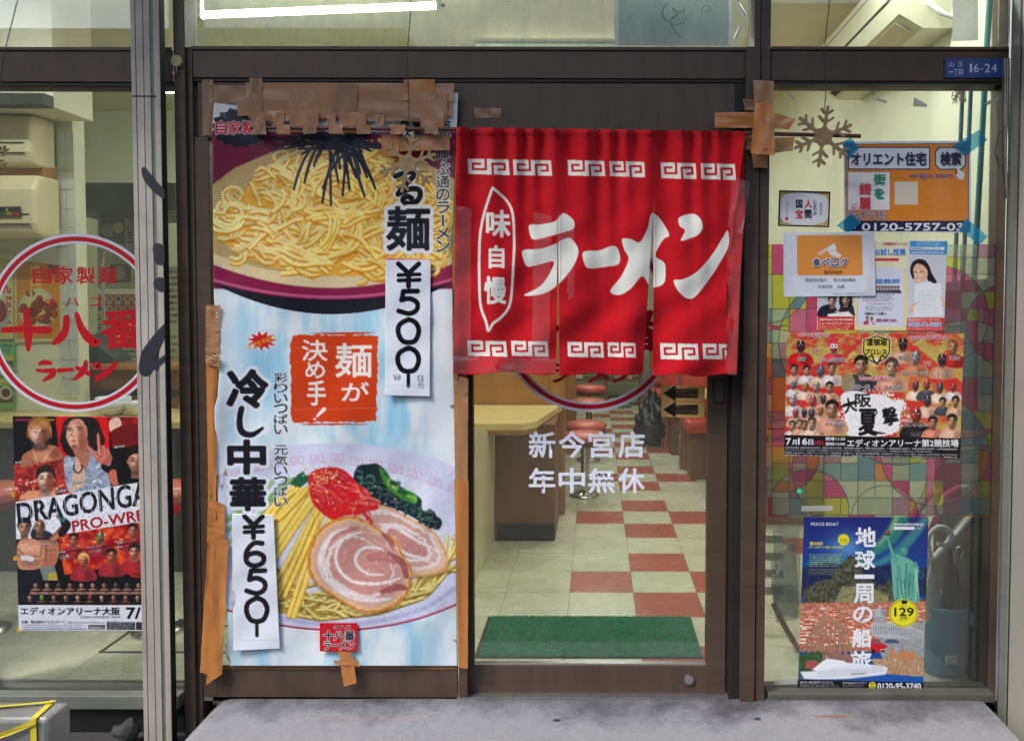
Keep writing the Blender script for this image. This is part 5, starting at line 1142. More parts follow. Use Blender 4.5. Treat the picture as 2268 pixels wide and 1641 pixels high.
# ================================================================ POSTERS
A2 = lambda L: [(a * .2024, 885.9 + b * .2024) for a, b in L]
A3 = lambda L: [(a * .2912, 1162.8 + b * .2912) for a, b in L]
def paint_fight():
    c = Cv(24, 916, 350, 1402, 2.0, (14, 12, 18)); r = random.Random(2)
    def bgtex(q, c1, c2, seed):
        q = np.array(q); b = c.bb(*q.min(0), *q.max(0)); h, w_ = b[1] - b[0], b[3] - b[2]; n = fbm(h, w_, 26, seed)[..., None]; n = np.clip((n - .35) * 3, 0, 1); c.put(b, c.cover(q, b), np.array(c1) * (1 - n) + np.array(c2) * n)
    bgtex([(122, 916), (240, 916), (245, 1100), (140, 1100)], (196, 14, 22), (228, 24, 26), 1); bgtex([(236, 916), (350, 916), (350, 990), (249, 992)], (112, 16, 22), (168, 24, 26), 2)
    bgtex([(28, 1030), (138, 1005), (150, 1090), (30, 1115)], (120, 30, 30), (196, 60, 48), 3)
    for k in range(40): x, y = r.uniform(32, 150), r.uniform(1062, 1090); c.ell(x, y, r.uniform(1, 4), r.uniform(1, 2.5), r.choice(((250, 226, 190), (240, 150, 90), (250, 240, 230))), .8)
    # portrait 1: fair hair, necklace
    c.poly(cmr(A2([(230, 660), (260, 590), (340, 545), (400, 500), (560, 490), (640, 530), (685, 640), (480, 680), (400, 700), (230, 740)])), (178, 108, 78)); c.ell(95, 1010, 22, 12, (220, 150, 112), .7, soft=8); c.ell(120, 1004, 12, 12, (120, 62, 46), .6, soft=6)
    c.ell(87, 950, 27, 33, (126, 74, 44)); head(c, 87, 957, 27, (226, 168, 142), (164, 104, 62)); c.ell(76, 962, 9, 18, (246, 206, 190), .5, soft=7); c.ell(103, 965, 8, 20, (120, 52, 44), .5, soft=6)
    for k in range(14): x = 62 + k * 3.8; c.stroke([(78 + k, 932), (x, 946), (x - 2 + (k > 7) * 4, 970 if k in (0, 1, 12, 13) else 950)], 2, (200, 140, 84) if k % 2 else (150, 88, 50))
    for k in range(4): c.stroke([(72, 985 + k * 2.4), (88, 993 + k * 2.2), (106, 985 + k * 2.2)], 1.4, (20, 16, 18) if k % 2 == 0 else (120, 90, 80))
    c.stroke([(74, 1000), (80, 1018), (84, 1030)], 1.2, (230, 220, 210)); c.stroke([(118, 992), (104, 1008), (96, 1024)], 1.2, (230, 220, 210))
    # portrait 2: long dark hair, pale jacket, raised hand
    c.poly(cmr(A2([(700, 640), (760, 600), (840, 560), (1000, 520), (1120, 540), (1220, 640), (1180, 800), (1200, 960), (940, 1000), (760, 1010), (715, 860)])), (150, 164, 186))
    for k in range(60): x, y = r.uniform(148, 236), r.uniform(1000, 1084); a = r.uniform(0, 3); c.stroke([(x, y), (x + 8 * math.cos(a), y + 8 * math.sin(a))], r.uniform(1.5, 4), r.choice(((196, 206, 222), (110, 126, 150), (226, 230, 238), (90, 100, 124))), al=.7)
    c.poly(cmr(A2([(830, 560), (860, 640), (920, 740), (930, 900), (880, 960), (760, 1005), (790, 860), (820, 720)])), (214, 176, 152)); 
    c.poly(cmr(A2([(700, 330), (720, 230), (800, 185), (930, 180), (1050, 210), (1110, 330), (1150, 440), (1120, 500), (1060, 560), (1000, 520), (960, 480), (900, 560), (820, 620), (740, 600), (680, 520), (665, 410)])), (20, 14, 18))
    for k in range(60): x = r.uniform(137, 226); c.stroke([(x, r.uniform(928, 960)), (x + r.uniform(-5, 5), r.uniform(965, 985)), (x + r.uniform(-8, 8), r.uniform(990, 1008))], 1.2, r.choice(((58, 40, 40), (10, 8, 10), (84, 60, 56))), al=.6)
    c.poly(cmr(A2([(835, 480), (960, 440), (950, 560), (985, 620), (930, 760), (850, 640), (800, 560)])), (176, 112, 90))
    c.poly(cmr(A2([(716, 320), (735, 245), (800, 208), (885, 212), (945, 290), (955, 400), (915, 500), (850, 560), (800, 545), (750, 470), (722, 400)])), (208, 144, 116)); c.ell(160, 960, 12, 24, (240, 190, 164), .75, soft=9); c.ell(183, 972, 9, 24, (128, 70, 56), .65, soft=7); c.ell(172, 992, 14, 5, (120, 66, 54), .5, soft=4)
    for k in [*range(9), *range(27, 34)]:
        x = 145 + k * 1.5; s_ = -1 if k < 12 else 1; c.stroke([(172 + (x - 168) * .5, 925), (x + s_ * 3, 934), (x + s_ * (8 if abs(k - 16) > 6 else 3), 946), (x + s_ * 14, 978)] if k % 3 else [(170, 924), (x, 930), (x + s_ * 2, 940)], 1.6, r.choice(((24, 16, 20), (46, 32, 34))), al=.85)
    c.stroke(A2([(735, 318), (760, 304), (790, 314)]), 2.2, (40, 24, 22)); c.stroke(A2([(838, 300), (872, 290), (905, 304)]), 2.2, (40, 24, 22)); c.ell(154, 953, 3.6, 1.5, (30, 20, 22)); c.ell(176, 951, 4, 1.6, (30, 20, 22)); c.stroke(A2([(795, 330), (783, 385), (806, 396)]), 1.8, (150, 90, 72)); c.ell(162, 976, 5.5, 1.6, (160, 66, 64)); c.ell(162, 979, 5, 1.2, (220, 160, 150)); c.ell(164, 988, 4.5, 3.2, (70, 42, 38), .55, soft=3)
    c.stroke(A2([(810, 700), (815, 770), (860, 795), (900, 750), (890, 710)]), 3, (40, 22, 24))
    # hand with two raised fingers
    sk = (188, 92, 78); hs = (226, 140, 120)
    c.poly(cmr(A2([(1050, 590), (1090, 560), (1160, 560), (1220, 600), (1225, 660), (1180, 715), (1110, 700), (1050, 650)])), sk); c.ell(224, 1012, 12, 10, hs, .6, soft=6)
    for p, w_ in ((A2([(1090, 600), (1080, 480), (1072, 375)]), [9, 8, 6]), (A2([(1060, 620), (1000, 560), (950, 500)]), [9, 8, 6.5]), (A2([(1150, 590), (1140, 530), (1120, 510)]), [8, 8, 7]), (A2([(1190, 600), (1180, 550), (1155, 535)]), [7, 7, 6]), (A2([(1100, 660), (1150, 610), (1170, 600)]), [8, 7, 6])): c.stroke(p, w_, hs, edge=(150, 60, 54))
    c.poly(cmr(A2([(1110, 700), (1190, 720), (1250, 680), (1270, 760), (1200, 800), (1130, 770)])), (18, 14, 18)); c.poly(cmr(A2([(1190, 800), (1260, 760), (1310, 900), (1230, 930)])), (196, 110, 84))
    c.poly(A2([(1240, 545), (1720, 450), (1720, 860), (1290, 905)]), (12, 10, 14)); head(c, 302, 1020, 26, (206, 150, 120), (22, 16, 18))
    # raised arm at upper right
    c.poly(cmr(A2([(1190, 260), (1230, 200), (1300, 195), (1330, 260), (1300, 300), (1215, 350)])), (232, 190, 170)); c.poly(cmr(A2([(1230, 330), (1500, 260), (1500, 480), (1240, 470)])), (108, 14, 20), .9)
    # portrait 3
    c.poly(cmr(A2([(215, 1090), (260, 1020), (360, 990), (560, 980), (610, 1030), (600, 1060), (420, 1080)])), (226, 150, 110)); head(c, 101, 1060, 25, (240, 190, 168), (30, 22, 22), lit=-1); c.ell(112, 1068, 9, 20, (150, 60, 42), .6, soft=6)
    # white title band
    c.poly(A2([(172, 1112), (1720, 868), (1720, 1310), (640, 1480), (165, 1525)]), (226, 230, 242))
    for k in range(150): x, y = r.uniform(38, 345), 0; y = np.interp(x, [34, 345], [1150, 1105]) + r.uniform(-40, 48); c.ell(x, y, r.uniform(.4, 1.5), r.uniform(.4, 1.3), (22, 20, 26), .8)
    # panel of small pictures
    pan = A3([(440, 75), (1200, -45), (1200, 270), (490, 376)]); bgtex(pan, (150, 14, 30), (232, 90, 40), 7)
    for k in range(90): x, y = r.uniform(140, 340), 0; y = np.interp(x, [140, 340], [1195, 1165]) + r.uniform(0, 50); c.ell(x, y, r.uniform(1, 5), r.uniform(.8, 2), r.choice(((250, 200, 60), (250, 240, 210), (230, 60, 130), (200, 20, 30))), .6)
    for x, y, s_, m_ in ((560, 110, 13, None), (760, 90, 13, (120, 130, 60)), (1010, 40, 14, None), (635, 265, 14, None), (850, 230, 14, None), (1020, 200, 15, None)):
        q = A3([(x, y)])[0]; head(c, q[0], q[1], s_, r.choice(((226, 130, 110), (214, 120, 96), (236, 150, 130))), (34, 20, 20) if x != 635 else (206, 160, 90), mask=m_, body=(150, 40, 50))
    c.poly(A3([(455, 205), (1200, 105), (1200, 112), (455, 212)]), (26, 10, 14))
    # two wrestlers at the left
    c.poly(A3([(135, 330), (300, 330), (320, 600), (135, 600)]), (26, 26, 40)); c.poly(A3([(290, 290), (410, 285), (440, 420), (330, 420)]), (120, 130, 130)); c.poly(A3([(360, 370), (430, 355), (440, 420), (365, 420)]), (176, 160, 60))
    torso(c, *A3([(355, 120)])[0], 18, (176, 112, 84)); c.poly(cmr(A3([(240, 40), (280, 20), (390, 60), (400, 110), (250, 100)])), (40, 42, 50)); head(c, *A3([(300, 5)])[0], 17, (186, 136, 108), bald=True)
    c.stroke(A3([(400, 110), (470, 40), (500, -20), (440, -70)]), [16, 17, 14, 9], (190, 126, 96), edge=(110, 60, 44)); c.stroke(A3([(470, 60), (510, 0), (490, -20)]), 17, (22, 22, 28)); c.stroke(A3([(480, -40), (455, -75)]), 10, (40, 120, 116))
    c.poly(cmr(A3([(130, 160), (160, 110), (240, 100), (305, 130), (340, 200), (335, 260), (290, 330), (150, 330), (128, 240)])), (204, 142, 114)); c.ell(*A3([(190, 170)])[0], 14, 10, (232, 178, 152), .7, soft=7); c.ell(*A3([(270, 175)])[0], 12, 10, (226, 168, 140), .6, soft=7); c.ell(*A3([(230, 290)])[0], 22, 10, (150, 92, 70), .6, soft=8); head(c, *A3([(185, 15)])[0], 18, (206, 150, 124), (22, 20, 22))
    c.stroke(A3([(140, 200), (190, 250), (260, 245)]), [12, 12, 10], (208, 144, 114), edge=(120, 70, 52)); c.stroke(A3([(330, 180), (320, 250), (250, 250)]), [12, 12, 10], (208, 144, 114), edge=(120, 70, 52)); c.stroke(A3([(176, 246), (240, 256)]), 11, (216, 214, 220)); grain(c, 7, .32, 3)
    for k in range(10):
        head(c, 24 + 55 + k * 25.3, 1162.8 + 455 * .2912, 6.2, r.choice(((206, 150, 120), (190, 130, 100), (220, 170, 140))), (22, 18, 18), mask=(60, 66, 74) if k in (2, 7, 8) else None, body=(150, 110, 92), detail=True)
        head(c, 24 + 42 + k * 26.5, 1162.8 + 548 * .2912, 6.4, r.choice(((206, 150, 120), (190, 130, 100), (220, 170, 140))), (22, 18, 18), mask=(90, 190, 60) if k == 1 else ((150, 30, 40) if k == 5 else None), body=(90, 60, 56) if k % 3 else (30, 30, 36), detail=True)
    c.rect(24, 1307, 350, 1310, (14, 12, 16)); c.rect(24, 1334, 350, 1338, (14, 12, 16)); c.rect(24, 1339.5, 350, 1402, (222, 226, 238))
    c.rect(*A3([(672, 758)])[0], *A3([(800, 792)])[0], (40, 40, 50)); c.rect(*A3([(812, 736)])[0], *A3([(1028, 796)])[0], (44, 44, 54)); c.rect(*A3([(1034, 736)])[0], 350, A3([(0, 796)])[0][1], (44, 44, 54))
    for a, b in ((170, 325), (335, 492), (502, 660)): c.rect(*A3([(a, 785)])[0], *A3([(b, 791)])[0], (60, 64, 130))
    brand_lines(c, *A3([(165, 752)])[0], *A3([(655, 782)])[0], (70, 70, 86), 3, 3); brand_lines(c, *A3([(818, 740)])[0], *A3([(1024, 792)])[0], (200, 200, 214), 4, 4)
    c.stroke(A3([(960, 330), (1000, 380), (1060, 390)]), 5, (190, 30, 34)); c.stroke(A3([(950, 320), (1010, 300), (1070, 310)]), 5, (190, 30, 34)); c.ell(*A3([(1020, 345)])[0], 15, 6, (196, 40, 40), .5)
    c.a[:int(390 * c.r)] = blur(c.a[:int(390 * c.r)], 1)
    c.rect(*A2([(165, 207)])[0], *A2([(360, 226)])[0], (150, 30, 60)); c.rect(*A2([(366, 207)])[0], *A2([(590, 228)])[0], (150, 120, 30))
    return c
pf = thing('wrestling_poster', 'tall red and black wrestling poster on the left shop window, corner cut by the post', 'poster', tuple(P(180, 1396, .073)))
sheet('printed_sheet', paint_fight(), [(28, 921), (346, 923), (352, 1397), (42, 1396)], 330, 490, .0725, 'print', pf, lambda u, v, px, py: (px, py, .0004 * np.sin(py / 60. + px / 50.)))
ik = Ink(.0716); BKK = (20, 18, 28); WW = (232, 234, 240)
ik.text('DRAGONGATE', A2([(175, 1128), (1880, 838), (1895, 1105), (196, 1352)]), BKK, .04)
for k in range(14): p = A2([(230 + k * 95, 1125 - k * 15.5)])[0]; ik.stroke([(p[0], p[1]), (p[0] + 3, p[1] + 44)], .7, (214, 218, 232), .0003, smooth=False)
ik.text('PRO-WRESTLING', A2([(780, 1322), (2160, 1090), (2170, 1215), (796, 1442)]), (176, 12, 26), .05)
for s_, q in (('YAMATO', [(775, 888), (982, 850), (985, 888), (780, 925)]), ('B×Bハルク', [(168, 672), (332, 645), (334, 672), (170, 696)]), ('土井成樹', [(606, 992), (720, 972), (722, 1004), (608, 1020)]), ('鷹木信悟', [(1250, 505), (1362, 488), (1364, 512), (1252, 530)])): ik.text(s_, A2(q), WW, .02, (16, 14, 20), .05)
for s_, q in (('Gamma', R4(308, 128, 388, 148)), ('ドン・フジイ', R4(186, 277, 292, 296)), ('ドラゴン・キッド', [(665, 165), (775, 150), (776, 166), (666, 182)]), ('ジミー・ススム', [(675, 195), (768, 182), (769, 198), (676, 212)]), ('CIMA', [(890, 128), (935, 120), (936, 138), (891, 145)]), ('Eita', [(896, 155), (930, 152), (931, 168), (897, 172)]), ('ヨースケ♥', [(452, 232), (520, 225), (521, 240), (453, 246)]), ('サンタマリア', [(455, 246), (533, 236), (534, 250), (456, 260)]), ('望月成晃', [(442, 200), (496, 194), (497, 208), (443, 214)])): ik.text(s_, A3(q), WW, .02, (16, 14, 20), .05)
ik.text('エディオンアリーナ大阪', A3(R4(156, 622, 912, 682)), BKK, .035); ik.text('7/16', A3([(958, 622), (1210, 622), (1210, 712), (958, 712)]), BKK, .06)
ik.text('(大阪府立体育会館)第二競技場', A3(R4(608, 688, 915, 708)), BKK, .02); ik.text('主催：株式会社ドラゴンゲート', A3(R4(162, 722, 494, 746)), BKK, .02); ik.text('お問い合わせ:ticket-info@dg-pro.jp', A3(R4(508, 730, 795, 748)), BKK, .01); ik.text('絶賛放映中!!', A3(R4(680, 768, 796, 790)), WW, .02); ik.text('チケット料金', A3(R4(815, 724, 890, 733)), BKK, .01)
ik.build('lettering', 'label', pf)
for k, (x, y) in enumerate(((30, 1095), (35, 1236), (44, 1394))):
    s_ = tag(MB().tube([P(x, y, .0722), P(x, y, .0716)], [.0085, .0080], 20, smooth=False).build('round_sticker', mat('yellow sticker', rgb(240, 186, 40), .5) if k == 0 else bpy.data.materials['yellow sticker']), ('yellow dot sticker at the upper left edge of the tall wrestling poster', 'yellow dot sticker halfway down the edge of the tall wrestling poster', 'yellow dot sticker at the bottom corner of the tall wrestling poster')[k], 'sticker', 'yellow dot stickers')
# ---------------------------------------------------------------- landscape wrestling poster
W1 = lambda L: [(1661 + a * .3037, 692 * 1. + b * .3037) for a, b in L]
w1 = lambda x, y: (1661 + x * .3037, 692 + y * .3037)
def paint_match():
    c = Cv(1732, 728, 2142, 1020, 2.1, (190, 40, 40)); r = random.Random(6); H, W = c.h, c.w
    n = np.clip((fbm(H, W, 60, 15) - .42) * 5, 0, 1)[..., None]; c.a[:] = np.array((206, 60, 50)) / 255 * n + np.array((190, 164, 86)) / 255 * (1 - n)
    for k in range(150): a = r.uniform(-.9, .5); x, y = r.uniform(1740, 2135), r.uniform(733, 830); L = r.uniform(8, 60); c.stroke([(x, y), (x + L * math.cos(a), y + L * math.sin(a))], r.uniform(.6, 1.8), r.choice(((222, 200, 110), (236, 226, 160), (150, 110, 40))), al=.7)
    for q in ([(270, 330), (560, 420), (700, 330), (860, 160), (640, 330), (520, 450), (420, 600), (265, 560)], [(1060, 150), (1170, 220), (1560, 520), (1560, 640), (1180, 420), (1100, 300)], [(690, 470), (900, 480), (760, 640), (280, 760), (270, 600)]): c.poly(W1(q), (206, 40, 40), .75)
    sh = W1([(820, 195), (870, 185), (925, 158), (985, 180), (1030, 188), (1030, 300), (990, 350), (920, 385), (850, 350), (815, 290)])
    c.poly(sh, (232, 228, 220)); c.poly([((a - 1941) * .93 + 1941, (b - 773) * .93 + 773) for a, b in sh], (20, 18, 20)); c.poly([((a - 1941) * .85 + 1941, (b - 773) * .85 + 773) for a, b in sh], (216, 196, 90))
    c.stroke(W1([(860, 330), (890, 315), (900, 340), (925, 375), (950, 340), (960, 315), (995, 330)]), 3, (20, 18, 20)); c.poly(W1([(905, 340), (920, 322), (936, 340), (920, 362)]), (236, 232, 220))
    P_ = []
    def hd(x, y, s_, skin=None, hair=(22, 18, 20), mask=None, body=None, **k): q = w1(x, y); head(c, q[0], q[1], s_ * .3037, skin or r.choice(((214, 160, 130), (200, 146, 116), (226, 178, 150))), hair, mask, body if body is not None else (206, 158, 130), **k)
    hd(370, 240, 44, mask=(70, 20, 26), body=(190, 28, 34)); hd(610, 250, 40, mask=(214, 70, 80), body=(206, 50, 66)); c.poly(W1([(575, 225), (605, 170), (645, 225)]), (214, 50, 70)); c.ell(*w1(600, 245), 5, 5, (236, 234, 226)); c.ell(*w1(625, 245), 5, 5, (236, 234, 226)); c.ell(*w1(600, 245), 2, 2, (20, 18, 20)); c.ell(*w1(625, 245), 2, 2, (20, 18, 20))
    hd(1480, 250, 46, hair=(120, 76, 50), body=(176, 30, 34)); hd(1115, 225, 45, mask=(30, 32, 38), body=(206, 158, 130)); hd(1210, 320, 46, mask=(170, 180, 186), body=(190, 120, 84)); hd(1400, 340, 44, mask=(34, 40, 52), body=(190, 140, 112))
    for x, y, mk in ((325, 410, 0), (415, 415, 0), (510, 415, (60, 110, 160)), (595, 415, 0), (320, 530, (90, 130, 180)), (400, 530, (200, 150, 60)), (480, 545, (190, 180, 160)), (575, 540, 0), (1200, 530, (110, 30, 50)), (1290, 530, (196, 40, 50)), (1380, 535, (80, 84, 88)), (1480, 545, (190, 50, 50)),
                     (320, 640, (206, 206, 214)), (455, 635, (226, 90, 100)), (530, 635, (40, 40, 50)), (1295, 640, (60, 60, 60)), (1400, 650, 0), (1495, 650, 0), (335, 735, (206, 50, 80)), (400, 735, (30, 28, 34)), (455, 730, (60, 60, 90)), (515, 720, (220, 120, 60)), (305, 815, 0), (370, 815, 0), (405, 825, 0), (450, 815, 0), (520, 830, 0)):
        hd(x + r.uniform(-8, 8), y + r.uniform(-8, 8), r.uniform(28, 40), hair=r.choice(((22, 18, 20), (40, 28, 24), (70, 50, 40))), mask=mk or None, body=r.choice(((222, 180, 156), (206, 162, 136), (214, 200, 196), (206, 158, 130), (232, 196, 176), (70, 70, 84))))
    hd(810, 380, 58, body=(60, 54, 60)); c.ell(*w1(715, 520), 16, 22, (150, 138, 100)); hd(1035, 395, 56, hair=(60, 50, 46), body=(206, 150, 120))
    c.poly(cmr(W1([(660, 610), (760, 570), (860, 590), (960, 600), (1050, 640), (1120, 640), (1100, 740), (1080, 860), (960, 900), (800, 905), (700, 880), (690, 760)])), (236, 236, 240))
    for k in range(120): a = r.uniform(0, 6.28); q = w1(900 + 230 * math.cos(a) * r.uniform(.85, 1.15), 745 + 160 * math.sin(a) * r.uniform(.85, 1.15)); c.ell(q[0], q[1], r.uniform(.6, 4), r.uniform(.6, 3), (236, 236, 240), .95)
    hd(600, 700, 55, body=(206, 150, 126)); hd(1210, 740, 56, mask=(190, 60, 56), body=(30, 30, 34)); hd(1335, 800, 40, body=(206, 120, 90)); hd(1475, 790, 44, body=(216, 160, 136))
    BK = (22, 20, 22)
    for s_, q in (('大', [(668, 640), (760, 610), (785, 720), (690, 740)]), ('阪', R4(765, 590, 885, 690)), ('夏', R4(790, 700, 930, 900)), ('撃', [(960, 700), (1060, 680), (1095, 810), (975, 835)])): c.text(s_, W1(q), BK, .03)
    c.stroke(W1([(800, 895), (860, 840), (930, 720)]), [1, 4, 2], BK); c.stroke(W1([(840, 830), (900, 870), (985, 882)]), [2, 6, 2], BK); c.stroke(W1([(665, 690), (720, 670), (790, 660)]), [4, 6, 2], BK)
    grain(c, 7, .2, 8); c.a[:] = blur(c.a, 1)
    brand_lines(c, *w1(1175, 870), *w1(1520, 905), (226, 220, 230), 3, 9, .6)
    c.poly([(1732, w1(0, 897)[1] - 1.5), (2142, w1(0, 918)[1]), (2142, 1022), (1732, 1022)], (22, 20, 26))
    for yy, k in ((985, 1), (1000, 2), (1016, 3), (1040, 4), (1052, 5)): pass
    return c
pm = thing('wrestling_poster', 'landscape wrestling poster crowded with masked fighters on the right shop window', 'poster', tuple(P(1935, 1010, .048)))
sheet('printed_sheet', paint_match(), [(1743, 736), (2135.5, 739), (2126, 1015.5), (1737, 1008)], 500, 350, .0478, 'print', pm, lambda u, v, px, py: (px, py, .0005 * np.sin(py / 30. + px / 40.)))
ik = Ink(.047); PK = (206, 30, 90)
def it(s_, q, col=WW, bold=.02, out=None, ow=.06): ik.text(s_, W1(q if hasattr(q[0], '__len__') else R4(*q)), col, bold, out, ow)
it('道頓堀', (850, 190, 998, 245), (20, 18, 20), .05); it('プロレス', (838, 265, 1000, 308), (20, 18, 20), .06)
it('WDWW選手権試合', (348, 152, 582, 180), PK, .03, WW); it('WDWタッグ選手権試合', (1155, 168, 1432, 198), PK, .03, WW); it('VS', (443, 265, 498, 295), (206, 30, 60), .06, WW); it('VS', (1266, 357, 1322, 388), (206, 30, 60), .06, WW); it('赤城', (348, 325, 405, 355), BKK, .03, WW); it('くいしんぼう仮面', (502, 330, 688, 360), BKK, .03, WW)
it('空牙', (1082, 315, 1140, 343), BKK, .03, WW); it('TORU', (1450, 322, 1530, 348), BKK, .03, WW); it('ビリーケン・キッド', (1110, 428, 1302, 456), BKK, .03, WW); it('ラ・ビート', (1362, 432, 1466, 460), BKK, .03, WW)
it('WDW選手権試合', (795, 466, 1038, 498), (206, 30, 60), .03, WW); it('三原一晃', (732, 528, 875, 560), BKK, .03, WW); it('VS', (903, 535, 948, 562), (206, 30, 60), .06, WW); it('GAINA', (978, 532, 1116, 562), BKK, .02, WW); it('グラン浜田', (548, 800, 678, 826), BKK, .03, WW); it('デビュー45周年', (552, 774, 668, 790), PK, .03, WW); it('ザ・グレート・カブキ', (1084, 812, 1294, 836), BKK, .03, WW); it('東洋の神秘', (1098, 788, 1180, 803), PK, .03, WW)
it('7', (262, 915, 300, 965), WW, .07); it('月', (306, 928, 342, 965), WW, .05); it('16', (350, 915, 420, 965), WW, .07); it('日', (426, 925, 462, 965), WW, .05); it('(日)', (470, 935, 535, 968), (214, 60, 60), .03)
it('開場11:30', (552, 908, 694, 934), WW, .03); it('開始12:00', (552, 945, 694, 970), WW, .03); it('エディオンアリーナ第2競技場', (708, 924, 1522, 980), WW, .04)
it('【前売料金】指定S席10,000円、指定A席6,000円、指定B席5,000円、指定C席4,000円、一般自由席3,000円、中高自由席1,000円、小学自由席500円', [(262, 978), (1510, 990), (1510, 1004), (262, 990)], WW, .02)
it('【プレイガイド】チケットぴあ(Pコード:594-585)、ローソンチケット(Lコード:51323)、モーニングプロダクション　【お問合せ】道頓堀プロレス TEL:090-3494-2633', [(258, 995), (1330, 1010), (1330, 1022), (258, 1008)], WW, .02)
it('【協賛】bakery点心、大阪ステーキかうぼーい株式会社、味処けん、株式会社吉田総合警備、MIXBARぎゃらりぃ、ウエノ歯科、Agaha、MAGIC SPICE、Bar COCO2nd、', [(256, 1014), (1515, 1032), (1515, 1044), (256, 1027)], WW, .015)
it('遊食倶楽部 三、けむり屋、Bar ViVi、みつま整骨院、D・A・E株式会社、lucky7girl、手ぶらバイキング勝っちゃん、肉食酒場ビストロジャパン、居酒屋Y1968', [(254, 1032), (1512, 1050), (1512, 1062), (254, 1045)], WW, .015)
ik.build('lettering', 'label', pm)
# ---------------------------------------------------------------- cruise poster
w6 = lambda x, y: (1661 + x * .3419, 1079.7 + y * .3419)
W6 = lambda L: [w6(a, b) for a, b in L]
def paint_cruise():
    c = Cv(1762, 1140, 2060, 1540, 2.1, (24, 40, 120)); r = random.Random(9); H, W = c.h, c.w
    yy = ((np.arange(H) + .5) / c.r + c.y0)[:, None, None]; xx = ((np.arange(W) + .5) / c.r + c.x0)[None, :, None]
    t = np.clip((yy - 1145) / 130, 0, 1); c.a[:] = (np.array((34, 40, 110)) * (1 - t) + np.array((24, 70, 150)) * t) / 255
    g = np.exp(-((xx - 1875) / 40) ** 2 - ((yy - 1212) / 30) ** 2); c.a[:] = c.a * (1 - g * .6) + np.array((120, 190, 240)) / 255 * g * .6
    for p, w_, col, al in (([(2000, 1140), (1985, 1180), (1950, 1215), (1880, 1250)], [30, 26, 18, 10], (60, 190, 110), .5), ([(2050, 1150), (2010, 1200), (1960, 1240), (1900, 1262)], [20, 22, 14, 8], (90, 210, 150), .45), ([(1985, 1145), (1968, 1180), (1940, 1210)], [10, 12, 6], (180, 240, 120), .6), ([(1790, 1250), (1850, 1240), (1930, 1252)], [8, 12, 8], (60, 190, 110), .4)):
        k = Cv(c.x0, c.y0, c.x0 + W / c.r, c.y0 + H / c.r, c.r, (0, 0, 0)); k.stroke(p, w_, (255, 255, 255)); m = blur(k.a[:H, :W, 0], 7)[..., None] * al; c.a[:m.shape[0], :m.shape[1]] = c.a[:m.shape[0], :m.shape[1]] * (1 - m) + np.array(col) / 255 * m
    # mountains
    def rough(q, c1, c2, seed, s_=7):
        q = np.array(q); b = c.bb(*q.min(0), *q.max(0)); h, w_ = b[1] - b[0], b[3] - b[2]; n = np.clip((fbm(h, w_, s_, seed) - .3) * 2.4, 0, 1)[..., None]; c.put(b, c.cover(q, b), np.array(c1) * (1 - n) + np.array(c2) * n)
    rough(W6([(320, 520), (500, 480), (700, 520), (900, 500), (1160, 520), (1160, 700), (320, 700)]), (24, 34, 70), (40, 56, 96), 4)
    rough(W6([(345, 660), (430, 610), (520, 590), (600, 480), (655, 435), (700, 460), (740, 570), (860, 640), (900, 590), (960, 700), (1160, 720), (1160, 760), (345, 760)]), (44, 48, 42), (110, 110, 86), 5)
    rough(W6([(540, 760), (600, 640), (760, 640), (900, 700), (900, 760)]), (96, 104, 66), (170, 160, 120), 6, 4)
    # red roofed town
    rough(W6([(325, 745), (1160, 735), (1150, 1060), (320, 1060)]), (150, 80, 60), (196, 150, 120), 8, 4)
    for k in range(420):
        x, y = r.uniform(325, 1150), r.uniform(745, 1010); q = w6(x, y); s_ = 1.5 + (y - 745) / 90; c.poly([(q[0] - s_ * 2, q[1]), (q[0] - s_, q[1] - s_), (q[0] + s_ * 1.5, q[1] - s_), (q[0] + s_ * 2, q[1])], r.choice(((206, 70, 40), (220, 90, 56), (184, 56, 36)))); c.rect(q[0] - s_ * 1.8, q[1], q[0] + s_ * 1.7, q[1] + s_ * .9, r.choice(((226, 214, 196), (200, 186, 166), (236, 230, 220))))
    # domed building and parade ground
    rough(W6([(780, 900), (1160, 860), (1160, 1120), (860, 1110)]), (130, 136, 140), (170, 174, 172), 12, 5)
    c.poly(W6([(780, 880), (900, 870), (1000, 880), (1120, 930), (1120, 985), (900, 975), (790, 960)]), (176, 182, 186)); 
    for k in range(22): q = w6(800 + k * 14.5, 895 + max(k - 10, 0) * 4); c.rect(q[0], q[1], q[0] + 1.4, q[1] + 18, (110, 116, 124))
    c.ell(*w6(840, 825), 13, 17, (190, 194, 198), col2=(120, 126, 134), soft=1); c.rect(*w6(803, 830), *w6(880, 885), (176, 180, 184)); c.stroke(W6([(842, 760), (842, 790)]), 3, (180, 184, 190))
    for k in range(7): q = w6(808 + k * 11, 835); c.rect(q[0], q[1], q[0] + 1.2, q[1] + 14, (104, 110, 120))
    # temple ruin
    c.poly(W6([(350, 1000), (480, 810), (530, 840), (660, 930), (655, 960), (500, 870), (430, 940)]), (170, 126, 100))
    for k in range(9): a = w6(425 + k * 24 + (k > 3) * 8, 905 - 5 * min(k, 4) + max(k - 4, 0) * 12); b = w6(345 + k * 38 + (k > 3) * 10, 1058 + k * 2); c.stroke([a, b], [4.5, 7.5], (176, 140, 118), edge=(96, 62, 48), smooth=False)
